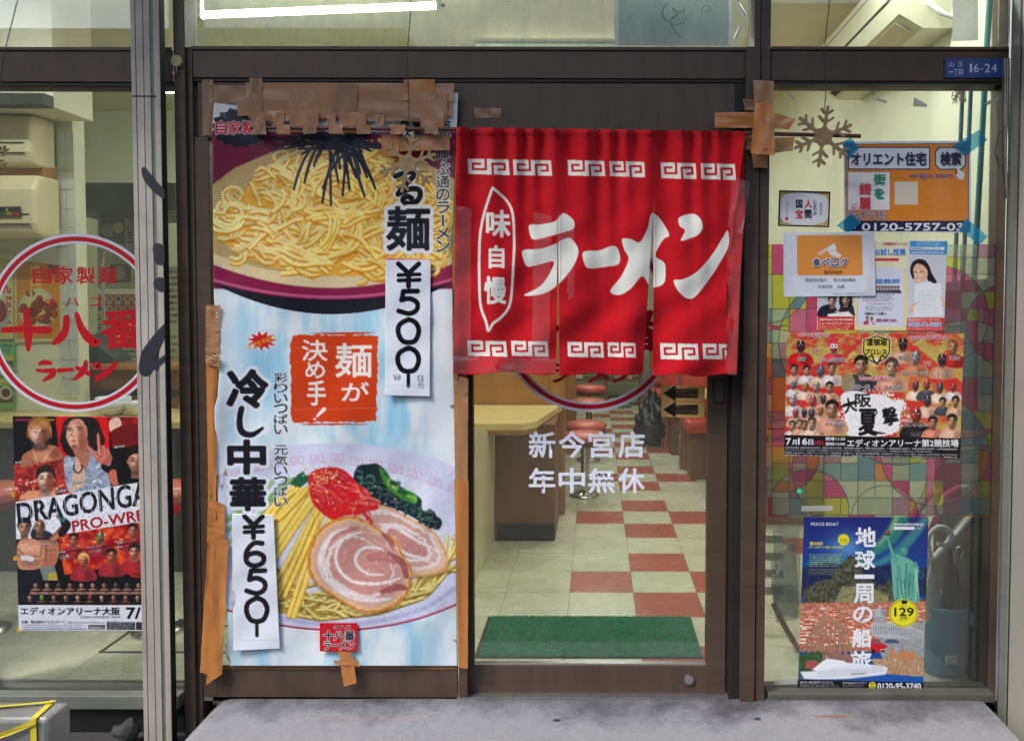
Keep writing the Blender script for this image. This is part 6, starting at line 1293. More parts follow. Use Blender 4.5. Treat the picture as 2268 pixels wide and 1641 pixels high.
    # red car
    c.poly(cmr(W6([(780, 1040), (790, 985), (830, 980), (850, 1005), (885, 1020), (885, 1045), (840, 1065), (800, 1062)])), (196, 26, 40)); c.ell(*w6(800, 1060), 4, 5, (20, 18, 20)); c.ell(*w6(862, 1052), 3.5, 4, (20, 18, 20)); c.poly(W6([(795, 1008), (803, 988), (830, 986), (842, 1008)]), (90, 110, 120)); c.stroke(W6([(845, 1050), (885, 1043)]), 2, (226, 226, 226)); c.poly(cmr(W6([(875, 1005), (900, 980), (960, 990), (965, 1005)])), (60, 84, 120))
    # woods, fortress, hillside town, sea
    rough(W6([(318, 1080), (440, 1060), (560, 1080), (560, 1220), (318, 1240)]), (30, 60, 34), (76, 110, 60), 14, 4); rough(W6([(360, 1120), (440, 1120), (440, 1170), (360, 1170)]), (150, 70, 66), (176, 96, 86), 15, 5); rough(W6([(470, 1060), (530, 1060), (700, 1090), (700, 1130), (470, 1130)]), (130, 90, 84), (160, 120, 104), 16)
    rough(W6([(780, 1110), (1160, 1090), (1150, 1240), (880, 1240)]), (150, 110, 76), (206, 180, 150), 17, 3); c.poly(W6([(900, 1100), (905, 1040), (930, 1045), (935, 1075), (975, 1070), (980, 1035), (1010, 1060), (1070, 1060), (1075, 1110)]), (190, 130, 84))
    for k in range(150): q = w6(r.uniform(790, 1140), r.uniform(1105, 1215)); c.rect(q[0], q[1], q[0] + r.uniform(1, 4), q[1] + r.uniform(1, 3), r.choice(((230, 220, 206), (190, 90, 60), (170, 130, 96), (90, 90, 60))))
    c.poly(W6([(300, 1262), (640, 1245), (880, 1205), (1150, 1225), (1150, 1262)]), (28, 84, 176))
    grain(c, 6, .22, 9)
    # ship
    c.poly(W6([(325, 1190), (420, 1188), (470, 1140), (620, 1130), (850, 1150), (895, 1165), (880, 1208), (640, 1236), (420, 1246), (350, 1236)]), (226, 232, 244)); c.poly(W6([(400, 1180), (460, 1130), (500, 1105), (610, 1120), (640, 1150), (560, 1160), (470, 1190)]), (236, 240, 248)); c.stroke(W6([(500, 1110), (498, 1090)]), 2, (200, 206, 220))
    for rw in range(4):
        for k in range(34): q = w6(440 + k * 12.6, 1222 - rw * 12 - k * 1.05); c.rect(q[0], q[1], q[0] + 1.5, q[1] + 1.1, (60, 70, 96))
    c.stroke(W6([(330, 1210), (352, 1238), (640, 1238), (880, 1210)]), 1.5, (90, 120, 170))
    # robed green statue with raised torch
    gr, gd, gh = (104, 176, 158), (50, 112, 108), (160, 216, 194)
    c.poly(cmr(W6([(915, 440), (960, 430), (1010, 450), (1060, 480), (1095, 520), (1085, 600), (1095, 735), (1010, 735), (940, 735), (925, 640), (918, 540)])), gr)
    c.stroke(W6([(940, 470), (915, 400), (895, 330), (890, 310)]), [9, 8, 5, 4], gr, edge=gd); c.ell(*w6(893, 300), 7, 4, (60, 80, 80)); c.ell(*w6(893, 284), 6, 4.5, (130, 90, 70))
    c.ell(*w6(1000, 415), 9, 12, gr, col2=gd, soft=1); 
    for k in range(7): a = math.radians(-150 + k * 20); c.stroke([(w6(1000, 400)[0] + 6 * math.cos(a), w6(1000, 400)[1] + 5 * math.sin(a)), (w6(1000, 400)[0] + 13 * math.cos(a), w6(1000, 400)[1] + 11 * math.sin(a))], 1.2, gd)
    for k in range(26): x = r.uniform(930, 1085); y0 = r.uniform(470, 620); c.stroke(W6([(x, y0), (x + r.uniform(-8, 14), y0 + 60), (x + r.uniform(-14, 14), min(y0 + 150, 732))]), r.uniform(1, 3), r.choice((gd, gh, (76, 146, 134))), al=.8)
    c.stroke(W6([(1060, 490), (1100, 540), (1125, 560), (1110, 590), (1090, 560)]), 2.5, gd)
    c.a[:] = blur(c.a, 1)
    # badges
    c.ell(*w6(607, 337), 12.5, 12.5, (226, 216, 40)); c.ell(*w6(995, 812), 32, 31, (226, 220, 30)); c.ell(*w6(995, 812), 30, 29, (60, 60, 20)); c.ell(*w6(995, 812), 29, 28, (230, 224, 40)); c.rect(*w6(983, 728), *w6(1018, 752), (20, 20, 30))
    brand_lines(c, *w6(385, 428), *w6(602, 515), (190, 206, 120), 7, 21, .75); brand_lines(c, *w6(380, 525), *w6(600, 565), (200, 190, 90), 5, 22, .6)
    c.poly([(1762, w6(0, 1240)[1]), (2060, w6(0, 1262)[1]), (2060, 1542), (1762, 1542)], (16, 16, 24)); c.ell(*w6(793, 1280), 8, 8.3, (226, 216, 50))
    brand_lines(c, *w6(325, 1264), *w6(580, 1302), (196, 196, 206), 4, 23, .8); brand_lines(c, *w6(602, 1264), *w6(760, 1290), (196, 196, 206), 3, 24, .8)
    c.stroke(W6([(320, 1300), (315, 1302)]), .1, (0, 0, 0))
    return c
pc = thing('cruise_poster', 'blue travel poster with ship, green statue and large white characters low on the right window', 'poster', tuple(P(1910, 1530, .048)))
sheet('printed_sheet', paint_cruise(), [(1781, 1144.7), (2056.6, 1144.7), (2044.7, 1534.4), (1767, 1525)], 350, 480, .0478, 'print', pc, lambda u, v, px, py: (px, py, .0005 * np.sin(py / 50. + px / 60.)))
ik = Ink(.047); LB = (232, 236, 246)
def i6(s_, q, col=LB, bold=.02, out=None, ow=.06): ik.text(s_, W6(q if hasattr(q[0], '__len__') else R4(*q)), col, bold, out, ow)
for ch, q in (('地', (683, 255, 818, 385)), ('球', (680, 405, 812, 530)), ('一', (678, 562, 806, 590)), ('周', (672, 620, 802, 750)), ('の', (668, 768, 796, 872)), ('船', (660, 910, 790, 1035)), ('旅', (650, 1055, 788, 1178))): i6(ch, q, LB, .055)
i6('PEACE BOAT', (395, 226, 575, 246), LB, .015); i6('www.pbcruise.jp', (932, 225, 1125, 250), LB, .03); ik.poly(W6(R4(932, 252, 1066, 272)), (222, 226, 236)); i6('ピースボートステーション', (938, 256, 1060, 268), (40, 44, 70), .02); i6('検索', (1080, 258, 1110, 268), LB, .02)
i6('第99回', (386, 350, 470, 375), (226, 216, 60), .04); i6('ピースボート地球一周の船旅', (386, 378, 602, 393), (226, 216, 60), .03); i6('アイス', (583, 330, 628, 345), (30, 30, 20), .04); i6('ランド', (585, 345, 628, 359), (30, 30, 20), .04)
i6('129', (935, 775, 1062, 832), (24, 24, 28), .06); i6('万円', (970, 836, 1018, 858), (24, 24, 28), .04); i6('旅行代金', (975, 762, 1018, 770), (24, 24, 28), .02); i6('資料', (778, 1262, 808, 1276), (24, 24, 28), .04); i6('請求', (778, 1280, 808, 1294), (24, 24, 28), .04)
i6('0120-95-3740', (826, 1264, 1108, 1305), LB, .05); i6('PEACE BOAT', [(657, 1200), (752, 1193), (753, 1208), (658, 1215)], (50, 56, 80), .005); i6('【旅行企画・実施】株式会社ジャパングレイス', (326, 1252, 534, 1264), LB, .02); i6('【Coordinated by】ピースボート', (602, 1256, 758, 1268), LB, .02)
ik.build('lettering', 'label', pc)
# ---------------------------------------------------------------- property sign with orange print
w5 = lambda x, y: (1550.4 + x * .3205, y * .3205)
W5 = lambda L: [w5(a, b) for a, b in L]
def paint_prop():
    c = Cv(1862, 308, 2156, 520, 2, (228, 232, 244)); NV = (44, 44, 84)
    c.poly(W5([(1003, 996), (1858, 992), (1858, 1602), (1008, 1598)]), NV); c.poly(W5([(1008, 1001), (1853, 997), (1853, 1526), (1010, 1528)]), (228, 140, 52))
    n = fbm(c.h, c.w, 40, 3)[..., None]; c.a *= .96 + .06 * n
    c.poly(W5(R4(1022, 1016, 1590, 1174)), NV); c.poly(W5(R4(1030, 1024, 1582, 1166)), (226, 230, 242)); c.poly(W5([(1650, 1018), (1805, 1018), (1838, 1048), (1838, 1145), (1808, 1176), (1655, 1176), (1624, 1145), (1624, 1048)]), NV); c.poly(W5([(1656, 1026), (1800, 1026), (1830, 1053), (1830, 1140), (1802, 1168), (1660, 1168), (1632, 1140), (1632, 1053)]), (206, 224, 232))
    c.poly(W5(R4(1020, 1188, 1314, 1456)), (150, 90, 60)); c.poly(W5(R4(1023, 1191, 1311, 1453)), (236, 236, 238))
    c.rect(*w5(1344, 1256), *w5(1506, 1416), (222, 214, 200))
    return c
pp = thing('property_sign', 'orange and white estate agent sign with navy lettering held by cyan tape', 'sign', tuple(P(2008, 516, .048)))
sheet('printed_sheet', paint_prop(), [(1867.7, 314), (2149.8, 312.5), (2150, 516), (1869, 513)], 330, 240, .0478, 'laminated', pp, lambda u, v, px, py: (px, py, .0012 * np.cos(py / 40. + px / 90.)))
ik = Ink(.0455); NV = (40, 40, 76)
def i5(s_, q, col=NV, bold=.02, out=None, ow=.06): ik.text(s_, W5(q if hasattr(q[0], '__len__') else R4(*q)), col, bold, out, ow)
i5('オリエント住宅', (1045, 1052, 1565, 1145), NV, .05); i5('検索', (1660, 1050, 1805, 1145), NV, .05); i5('orijyu.com', (1450, 1198, 1745, 1238), (50, 80, 190), .0)
i5('街', (1198, 1200, 1284, 1278), (20, 140, 110), .045); i5('を', (1202, 1300, 1276, 1376), (20, 140, 110), .06); i5('綺', (1100, 1265, 1185, 1350), (216, 60, 80), .045); i5('麗', (1100, 1365, 1182, 1448), (216, 60, 80), .045); i5('に', (1048, 1410, 1086, 1446), (216, 60, 80), .04)
i5('売るのも、買うのも、賃貸も♪', (1020, 1464, 1288, 1490), (60, 60, 150), .03, (230, 230, 240)); i5('税金、設計、リフォームも♪', (1020, 1494, 1288, 1520), (60, 60, 150), .03, (230, 230, 240)); i5('0120-5757-03', (1118, 1542, 1822, 1596), (230, 234, 242), .07)
for k in (0, 1): ik.ring(*w5(1034 + k * 32, 1570), 3, 4.6, (120, 190, 220))
ik.poly(W5([(1775, 1165), (1790, 1160), (1798, 1180), (1825, 1190), (1830, 1215), (1815, 1245), (1785, 1240), (1765, 1205), (1778, 1200)]), (228, 230, 240))
ik.build('lettering', 'label', pp)
for q, lab in (([(1865, 318), (1884, 303), (1902, 328), (1876, 354)], 'cyan tape on the upper left corner of the orange sign'), ([(2111, 322), (2170, 288), (2187, 311), (2138, 345)], 'cyan tape on the upper right corner of the orange sign'), ([(1852, 500), (1886, 474), (1908, 494), (1878, 516)], 'cyan tape on the lower left corner of the orange sign'), ([(2141, 484), (2188, 524), (2170, 543), (2124, 508)], 'cyan tape on the lower right corner of the orange sign')):
    x = thing('cyan_tape', lab, 'tape', tuple(P(*q[3], .045)), 'cyan tape strips on the orange sign'); tape(x, q, .0445, 'btape', (6, 4), .0008)
# ---------------------------------------------------------------- framed certificate
ce = thing('framed_certificate', 'small dark framed certificate with red and black characters on the right window', 'frame', tuple(P(1780, 503, .048)))
q = [(1726, 421.5), (1839.5, 424.7), (1836.6, 503.8), (1723.5, 500.6)]
c = Cv(1720, 418, 1843, 507, 2.6, (70, 24, 36)); ins = lambda f: [(1781.5 + (a - 1781.5) * f, 462.6 + (b - 462.6) * (f - (1 - f) * .45)) for a, b in q]
c.poly(ins(.95), (230, 230, 234)); c.poly(ins(.93), (196, 172, 96)); c.poly(cmr(ins(.82), n=3), (232, 234, 242)); c.poly(ins(.80), (232, 234, 242))
n = fbm(c.h, c.w, 5, 3)[..., None]; c.a *= .93 + .12 * n
wc = lambda a, b: (1550.4 + a * .3205, b * .3205)
for s_, a, col in (('国', (662, 1382, 708, 1440), (24, 22, 34)), ('人', (722, 1382, 776, 1440), (200, 30, 50)), ('宝', (660, 1450, 712, 1512), (200, 30, 50)), ('間', (722, 1450, 772, 1512), (24, 22, 34))): c.text(s_, (*wc(a[0], a[1]), *wc(a[2], a[3])), col, .06)
c.vtext('となりの', *wc(782, 1385), *wc(806, 1492), (24, 22, 34), bold=.05); c.vtext('認定証', *wc(826, 1400), *wc(846, 1490), (60, 60, 70), bold=0); c.vtext('ようしんどう', *wc(596, 1400), *wc(608, 1500), (60, 60, 70), bold=0); c.rect(*wc(588, 1502), *wc(610, 1524), (200, 50, 60))
fx = MB(); 
for k in range(4):
    a, b = q[k], q[(k + 1) % 4]; i0, i1 = ins(.945)[k], ins(.945)[(k + 1) % 4]; fx.prism([P(*p, .044) for p in (a, b, i1, i0)], (0, 0, 0), (0, .005, 0))
sheet('certificate', c, q, 150, 110, .0465, 'print', ce); fx.build('frame_moulding', mat('dark red wood frame', rgb(72, 24, 34), .35, coat=.3), ce)
# ---------------------------------------------------------------- white sheet with orange card
w8 = lambda x, y: (1661 + x * .2868, 276.9 + y * .2868)
W8 = lambda L: [w8(a, b) for a, b in L]
c = Cv(1730, 510, 1944, 662, 2, (222, 228, 240)); n = fbm(c.h, c.w, 30, 8)[..., None]; c.a *= .94 + .08 * n
c.poly(W8([(372, 853), (858, 853), (865, 860), (872, 1150), (865, 1162), (378, 1162), (366, 1150), (362, 862)]), (230, 152, 74))
c.poly(cmr(W8([(620, 1000), (600, 960), (640, 925), (668, 945), (662, 975), (700, 1000), (700, 1020), (670, 1018)])), (234, 236, 240)); c.stroke(W8([(525, 995), (655, 915)]), 2.2, (234, 236, 240)); c.stroke(W8([(540, 1003), (655, 930)]), 2.2, (234, 236, 240)); c.stroke(W8([(615, 985), (650, 965)]), 1, (230, 152, 74))
rv = thing('review_sheet', 'white printed sheet with an orange card and chopsticks drawing on the right window', 'paper sheet', tuple(P(1836, 656, .046)))
sheet('printed_sheet', c, [(1735, 515), (1936.4, 515), (1939.8, 655.5), (1736, 657.8)], 240, 170, .0440, 'laminated', rv, lambda u, v, px, py: (px, py, .0012 * np.cos(py / 30. + px / 50.)))
ik = Ink(.0418); i8 = lambda s_, q, col=(50, 40, 60), bold=.01, out=None, ow=.06: ik.text(s_, (*w8(q[0], q[1]), *w8(q[2], q[3])), col, bold, out, ow)
for i, ch in enumerate('食べログ'): i8(ch, (484 + i * 72, 1030, 545 + i * 70, 1092), (36, 44, 96), .05, (226, 230, 240), .09)
i8('良好的名声', (572, 1122, 712, 1148), (90, 40, 30), .02); i8('便宜的价格☆', (424, 1182, 596, 1208)); i8('受☆迎的面店', (646, 1182, 816, 1208)); i8('非常好吃', (524, 1234, 636, 1260)); i8('拉面', (672, 1234, 728, 1260)); i8('1482ATデザイン事務所が制作しております。', (642, 1296, 920, 1308), (110, 110, 120), 0)
ik.build('lettering', 'label', rv)
# ---------------------------------------------------------------- tutor leaflets
def paint_flyer():
    c = Cv(1806, 528, 2103, 740, 2, (226, 218, 168)); r = random.Random(3)
    c.rect(*w8(525, 1325), *w8(808, 1480), (190, 196, 206)); c.poly(cmr(W8([(528, 1480), (535, 1420), (580, 1390), (640, 1390), (680, 1440), (690, 1480)])), (30, 34, 50)); c.poly(cmr(W8([(680, 1480), (700, 1400), (740, 1360), (790, 1390), (806, 1440), (800, 1480)])), (40, 44, 58)); head(c, *w8(635, 1360), 11, (222, 176, 150), (26, 20, 22)); head(c, *w8(740, 1350), 11, (222, 176, 150), (30, 22, 22), long=True); c.poly(W8([(600, 1460), (760, 1440), (806, 1480), (600, 1480)]), (236, 238, 242)); c.stroke(W8([(660, 1440), (700, 1450)]), 3, (226, 180, 154)); 
    c.rect(*w8(525, 1480), *w8(808, 1590), (214, 50, 40)); brand_lines(c, *w8(530, 1552), *w8(800, 1585), (236, 200, 190), 2, 5)
    c.rect(*w8(960, 895), *w8(1228, 1100), (230, 228, 196)); c.rect(*w8(958, 1030), *w8(1150, 1052), (206, 40, 50)); c.poly(W8([(850, 1100), (1190, 1100), (1180, 1560), (832, 1550)]), (214, 218, 236)); c.poly(W8([(838, 1110), (846, 1104), (830, 1550), (824, 1548)]), (180, 184, 200)); 
    for k in range(8): head(c, *w8(975 + k * 24, 1258), 3.6, (214, 166, 140), (24, 20, 22), body=(60, 60, 90), detail=False)
    brand_lines(c, *w8(870, 1290), *w8(1120, 1365), (90, 96, 120), 5, 11, .7); brand_lines(c, *w8(895, 1400), *w8(1130, 1440), (90, 96, 120), 3, 12, .7); head(c, *w8(905, 1495), 4, (214, 166, 140), (24, 20, 22), body=(150, 60, 80), detail=False); head(c, *w8(940, 1498), 4, (214, 166, 140), (24, 20, 22), body=(226, 180, 200), detail=False)
    c.poly(W8([(1225, 895), (1527, 897), (1500, 1590), (1205, 1588)]), (204, 210, 222)); c.poly(W8([(1238, 895), (1527, 897), (1522, 1002), (1234, 998)]), (70, 150, 216)); c.rect(*w8(1245, 942), *w8(1460, 966), (226, 232, 240)); c.rect(*w8(1466, 942), *w8(1502, 966), (226, 232, 240)); brand_lines(c, *w8(1290, 900), *w8(1490, 932), (226, 236, 246), 2, 13, .7)
    # laughing girl with dark hair holding a sheet
    c.poly(cmr(W8([(1242, 1110), (1256, 1060), (1300, 1036), (1350, 1045), (1385, 1090), (1405, 1150), (1440, 1215), (1390, 1214), (1365, 1180), (1350, 1120), (1290, 1110), (1252, 1150)])), (34, 26, 28)); c.poly(cmr(W8([(1250, 1125), (1268, 1075), (1330, 1080), (1368, 1120), (1370, 1170), (1340, 1215), (1295, 1228), (1262, 1190)])), (232, 184, 156)); c.ell(*w8(1298, 1150), 9, 10, (244, 204, 180), .7, soft=4)
    c.stroke(W8([(1262, 1180), (1248, 1120), (1268, 1070), (1310, 1050)]), [5, 7, 8, 6], (34, 26, 28)); c.stroke(W8([(1380, 1120), (1400, 1170), (1425, 1212)]), [6, 9, 10], (34, 26, 28))
    c.stroke(W8([(1264, 1142), (1278, 1134), (1290, 1144)]), 1.6, (30, 22, 22)); c.stroke(W8([(1312, 1140), (1328, 1130), (1342, 1138)]), 1.6, (30, 22, 22)); c.stroke(W8([(1280, 1188), (1300, 1200), (1324, 1186)]), [2, 3.6, 2], (236, 236, 236)); c.stroke(W8([(1280, 1186), (1300, 1192), (1324, 1184)]), 1, (190, 70, 70)); c.stroke(W8([(1296, 1160), (1290, 1172), (1300, 1174)]), 1, (196, 130, 106))
    c.poly(W8([(1320, 1212), (1400, 1210), (1420, 1240), (1300, 1240)]), (232, 236, 242)); c.poly(W8([(1275, 1225), (1475, 1222), (1490, 1470), (1265, 1480)]), (230, 234, 242)); brand_lines(c, *w8(1290, 1280), *w8(1465, 1460), (196, 200, 214), 7, 31, .5)
    c.stroke(W8([(1250, 1440), (1255, 1400), (1290, 1375)]), [7, 6, 4], (232, 184, 156)); c.stroke(W8([(1495, 1400), (1490, 1360), (1478, 1335)]), [6, 5, 4], (232, 184, 156))
    c.poly(W8([(1214, 1490), (1502, 1488), (1499, 1590), (1207, 1588)]), (216, 56, 48)); brand_lines(c, *w8(1216, 1565), *w8(1490, 1584), (240, 200, 190), 1, 14)
    return c
fl = thing('tutor_leaflets', 'pale yellow leaflet board with smiling girl poster beside the orange sign', 'leaflet board', tuple(P(1950, 733, .048)))
sheet('printed_board', paint_flyer(), [(1812, 534), (2098.4, 534), (2091, 733), (1810, 731)], 360, 250, .0478, 'print', fl, lambda u, v, px, py: (px, np.where(px < 1935, np.maximum(py, 640), py), .0006 * np.sin(py / 30.)), thick=.002)
ik = Ink(.0462); i8 = lambda s_, q, col=(50, 40, 60), bold=.02, out=None, ow=.06: ik.text(s_, W8(q) if hasattr(q[0], '__len__') else (*w8(q[0], q[1]), *w8(q[2], q[3])), col, bold, out, ow)
i8('お試し授業', (962, 955, 1202, 1005), (40, 130, 206), .06, (236, 238, 240)); i8('大逆転のチャンス!!', (1030, 905, 1215, 930), (190, 40, 60), .03); i8('庭教師', (965, 1188, 1156, 1222), (40, 130, 206), .06); i8('やり方が分からない', (900, 1370, 1110, 1388), (190, 40, 90), .02); i8('「勉強なんて大嫌い!', (886, 1445, 1052, 1468), (40, 40, 70), .03); i8('授業を無料でお試し', (975, 1495, 1140, 1522), (160, 30, 90), .04)
i8('ヒューマンエデュケーション', (537, 1520, 796, 1545), (240, 240, 240), .03); i8('成績が平均点以下の子専門の家庭教師', (537, 1495, 796, 1512), (240, 240, 240), .03); i8('家庭教師のヒューマン', (1252, 945, 1442, 963), (50, 60, 90), .01); i8('www.human-education.net', (1248, 975, 1500, 993), (230, 240, 250), .03)
i8('0120-72-7654', (1222, 1524, 1478, 1558), (60, 150, 220), .06, (240, 240, 240), .08); i8('通話無料のフリーダイヤル', (1220, 1498, 1465, 1514), (240, 240, 240), .03); i8('勉強が楽しく', [(1425, 1040), (1440, 1034), (1490, 1170), (1476, 1176)], (206, 70, 90), .01) if False else None
ik.build('lettering', 'label', fl)
tape(ct2 := thing('clear_tape', 'clear tape glinting over the leaflet board below the white sheet', 'tape', tuple(P(1950, 650, .045))), [(1925, 560), (1978, 566), (1972, 660), (1922, 656)], .0405, 'ctape2', (6, 12), .0015)
# ---------------------------------------------------------------- stained-glass film
def film():
    x0, y0, x1, y1 = 1701, 541, 2214, 1146; res = 1.35; H, W = int((y1 - y0) * res), int((x1 - x0) * res)
    X = (np.arange(W) / res + x0)[None] + np.zeros((H, 1)); Y = (np.arange(H) / res + y0)[:, None] + np.zeros((1, W))
    r = np.random.default_rng(21); idm = np.zeros((H, W), np.int64); cell = 38.
    gx = np.floor(X / cell).astype(int); gy = np.floor(Y / cell).astype(int); rn = r.integers(0, 4, (80, 80))
    # cells merged two by two at random so that rectangles of several sizes appear
    mg = rn[gy % 80, gx % 80]; gx = np.where(mg == 1, gx // 2 * 2, gx); gy = np.where(mg == 2, gy // 2 * 2, gy); idm = gx * 1009 + gy * 9176
    for k, (cx, cy, rad) in enumerate(((1700, 620, 95), (1875, 760, 150), (2150, 610, 150), (2080, 700, 110), (1735, 1010, 80), (1905, 1035, 150), (2070, 1000, 120), (1790, 1130, 90), (1960, 1150, 75), (2160, 1090, 95), (2140, 840, 130), (1990, 900, 130), (1720, 840, 110), (2230, 720, 90))):
        ins = (X - cx) ** 2 + (Y - cy) ** 2 < rad ** 2; idm = idm + ins * (10007 * (k + 3))
    pal = np.array([rgb(226, 20, 130), rgb(250, 60, 170), rgb(240, 236, 60), rgb(250, 120, 190), rgb(240, 50, 160), rgb(228, 228, 40), rgb(206, 220, 70), rgb(200, 226, 200), rgb(170, 190, 180), rgb(220, 170, 190), rgb(110, 160, 200), rgb(240, 160, 40), rgb(226, 232, 220), rgb(196, 140, 180), rgb(140, 190, 210), rgb(226, 236, 226), rgb(200, 210, 196)])
    hsh = (idm * 2654435761 % 4294967291) >> 7; col = pal[hsh % len(pal)]
    e = np.zeros((H, W), bool); e[1:] |= idm[1:] != idm[:-1]; e[:, 1:] |= idm[:, 1:] != idm[:, :-1]; e[:-1] |= e[1:].copy(); e[:, :-1] |= e[:, 1:].copy(); col[e] = (.01, .01, .01)
    W3 = PN(X, Y, .0585); n = H * W; idx = np.arange(n).reshape(H, W); f = np.stack((idx[:-1, :-1], idx[1:, :-1], idx[1:, 1:], idx[:-1, 1:]), -1).reshape(-1, 4)
    me = bpy.data.meshes.new('film'); me.vertices.add(n); me.vertices.foreach_set('co', W3.ravel()); me.loops.add(len(f) * 4); me.loops.foreach_set('vertex_index', f.ravel().astype(np.int32)); me.polygons.add(len(f)); me.polygons.foreach_set('loop_start', np.arange(0, len(f) * 4, 4, dtype=np.int32)); me.update(calc_edges=True)
    at = me.color_attributes.new('Col', 'FLOAT_COLOR', 'POINT'); at.data.foreach_set('color', np.concatenate((col.reshape(-1, 3), np.ones((n, 1))), 1).ravel().astype(np.float32))
    m = bpy.data.materials.new('coloured film'); m.use_nodes = True; nt = m.node_tree; nt.nodes.clear(); out = N(nt, 'ShaderNodeOutputMaterial'); a = N(nt, 'ShaderNodeAttribute', attribute_name='Col')
    g = N(nt, 'ShaderNodeMix', data_type='RGBA'); g.inputs[0].default_value = .14; nt.links.new(a.outputs[0], g.inputs[6]); g.inputs[7].default_value = (.8, .8, .75, 1)
    tr = N(nt, 'ShaderNodeBsdfTransparent'); nt.links.new(g.outputs[2], tr.inputs[0]); df = N(nt, 'ShaderNodeBsdfDiffuse'); nt.links.new(a.outputs[0], df.inputs[0]); tl = N(nt, 'ShaderNodeBsdfTranslucent'); nt.links.new(a.outputs[0], tl.inputs[0])
    m1 = N(nt, 'ShaderNodeMixShader'); m1.inputs[0].default_value = .65; nt.links.new(df.outputs[0], m1.inputs[1]); nt.links.new(tl.outputs[0], m1.inputs[2])
    m2 = N(nt, 'ShaderNodeMixShader'); m2.inputs[0].default_value = .30; nt.links.new(tr.outputs[0], m2.inputs[1]); nt.links.new(m1.outputs[0], m2.inputs[2])
    n2 = noise(nt, 75, 3, .5); n2.inputs['Distortion'].default_value = 2.5; bp = N(nt, 'ShaderNodeBump'); bp.inputs['Strength'].default_value = .9; bp.inputs['Distance'].default_value = .006; nt.links.new(n2.outputs[0], bp.inputs['Height'])
    gl_ = N(nt, 'ShaderNodeBsdfGlossy'); gl_.inputs['Roughness'].default_value = .12; nt.links.new(bp.outputs[0], gl_.inputs['Normal']); fr_ = N(nt, 'ShaderNodeFresnel'); fr_.inputs[0].default_value = 1.6; nt.links.new(bp.outputs[0], fr_.inputs['Normal'])
    m3 = N(nt, 'ShaderNodeMixShader'); nt.links.new(fr_.outputs[0], m3.inputs[0]); nt.links.new(m2.outputs[0], m3.inputs[1]); nt.links.new(gl_.outputs[0], m3.inputs[2]); nt.links.new(m3.outputs[0], out.inputs[0])
    me.materials.append(m); return tag(link('stained_glass_film', me), 'patterned stained-glass film of pink, yellow and grey pieces inside the right window', 'window film')
film()
ds = tag(MB().tube([P(1770, 1087, .0495), P(1770, 1087, .048)], [.009, .0085], 20, smooth=False).build('round_sticker', mat('green sticker', rgb(30, 200, 140), .4)), 'small green dot sticker on the film above the cruise poster', 'sticker')
# old paper and tape remnants on the right pane
for k, (q, lab) in enumerate((([(1776, 1120), (1846, 1120), (1844, 1131), (1774, 1132)], 'white tape scrap on the pane just above the cruise poster'), ([(1715, 1505), (1766, 1502), (1766, 1514), (1715, 1516)], 'white tape scrap at the lower left corner of the cruise poster'), ([(1740, 200), (1752, 208), (1764, 224), (1756, 222)], 'curled tape scrap high on the right pane beside the post'), ([(1937, 216), (1965, 224), (1962, 230), (1938, 222)], 'thin grey tape scrap at the top middle of the right pane'), ([(2025, 216), (2054, 232), (2052, 238), (2022, 236)], 'triangular grey tape scrap at the top of the right pane'), ([(2210, 213), (2212, 222), (2190, 233), (2180, 230)], 'curved grey tape scrap at the top right of the pane'))):
    x = thing('tape_scrap', lab, 'tape scrap', tuple(P(*q[3], .0495)), 'tape scraps left on the right pane'); tape(x, q, .0493, 'whitet', (4, 2), .0004)
# ================================================================ INSIDE THE SHOP
def tubelamp(a, b, label, mt='tube', fixture=True):
    a, b = Vector(a), Vector(b); t = thing('fluorescent_lamp', label, 'lamp', tuple((a + b) / 2 + Vector((0, 0, .12))), 'fluorescent lamps on the ceiling')
    d = (b - a).normalized(); MB().tube([a, b], .0165, 14).build('tube', mt, t)
    for p, s_ in ((a, -1), (b, 1)): MB().tube([p, p + d * s_ * .012], .017, 14).build('tube_cap', 'steel', t); MB().tube([p + d * s_ * .012, p + d * s_ * .03], .009, 10).build('socket_pin', 'black', t); MB().box(p.x - .012, p.x + .012, p.y - .02, p.y + .02, p.z - .02, p.z + .09, .002).build('socket', 'acwhite', t)
    n = Vector((-d.y, d.x, 0)); h = .10; q = [a + n * h + Vector((0, 0, .075)), b + n * h + Vector((0, 0, .075)), b - n * h + Vector((0, 0, .075)), a - n * h + Vector((0, 0, .075))]
    if fixture: MB().prism(q, (0, 0, 0), (0, 0, .03)).build('reflector', 'fixture', t)
    if mt == 'tube2':   # the lamp's own light, as an area the size of the tube
        L = bpy.data.lights.new('lamp_light', 'AREA'); L.shape = 'RECTANGLE'; L.size = (b - a).length; L.size_y = .06; L.energy = 10 if a.x < -1.5 else 15; L.color = (.99, 1.0, .94)
        o = bpy.data.objects.new('lamp_light', L); COL.objects.link(o); o.location = (a + b) / 2 - Vector((0, 0, .03)); o.parent = t; o.matrix_parent_inverse = Matrix.Translation(-t.location)
    return t
tubelamp(P(443, 34, 1.33), P(972, 13, 1.17), 'lit fluorescent tube behind the dusty transom pane', fixture=False)
k = 0
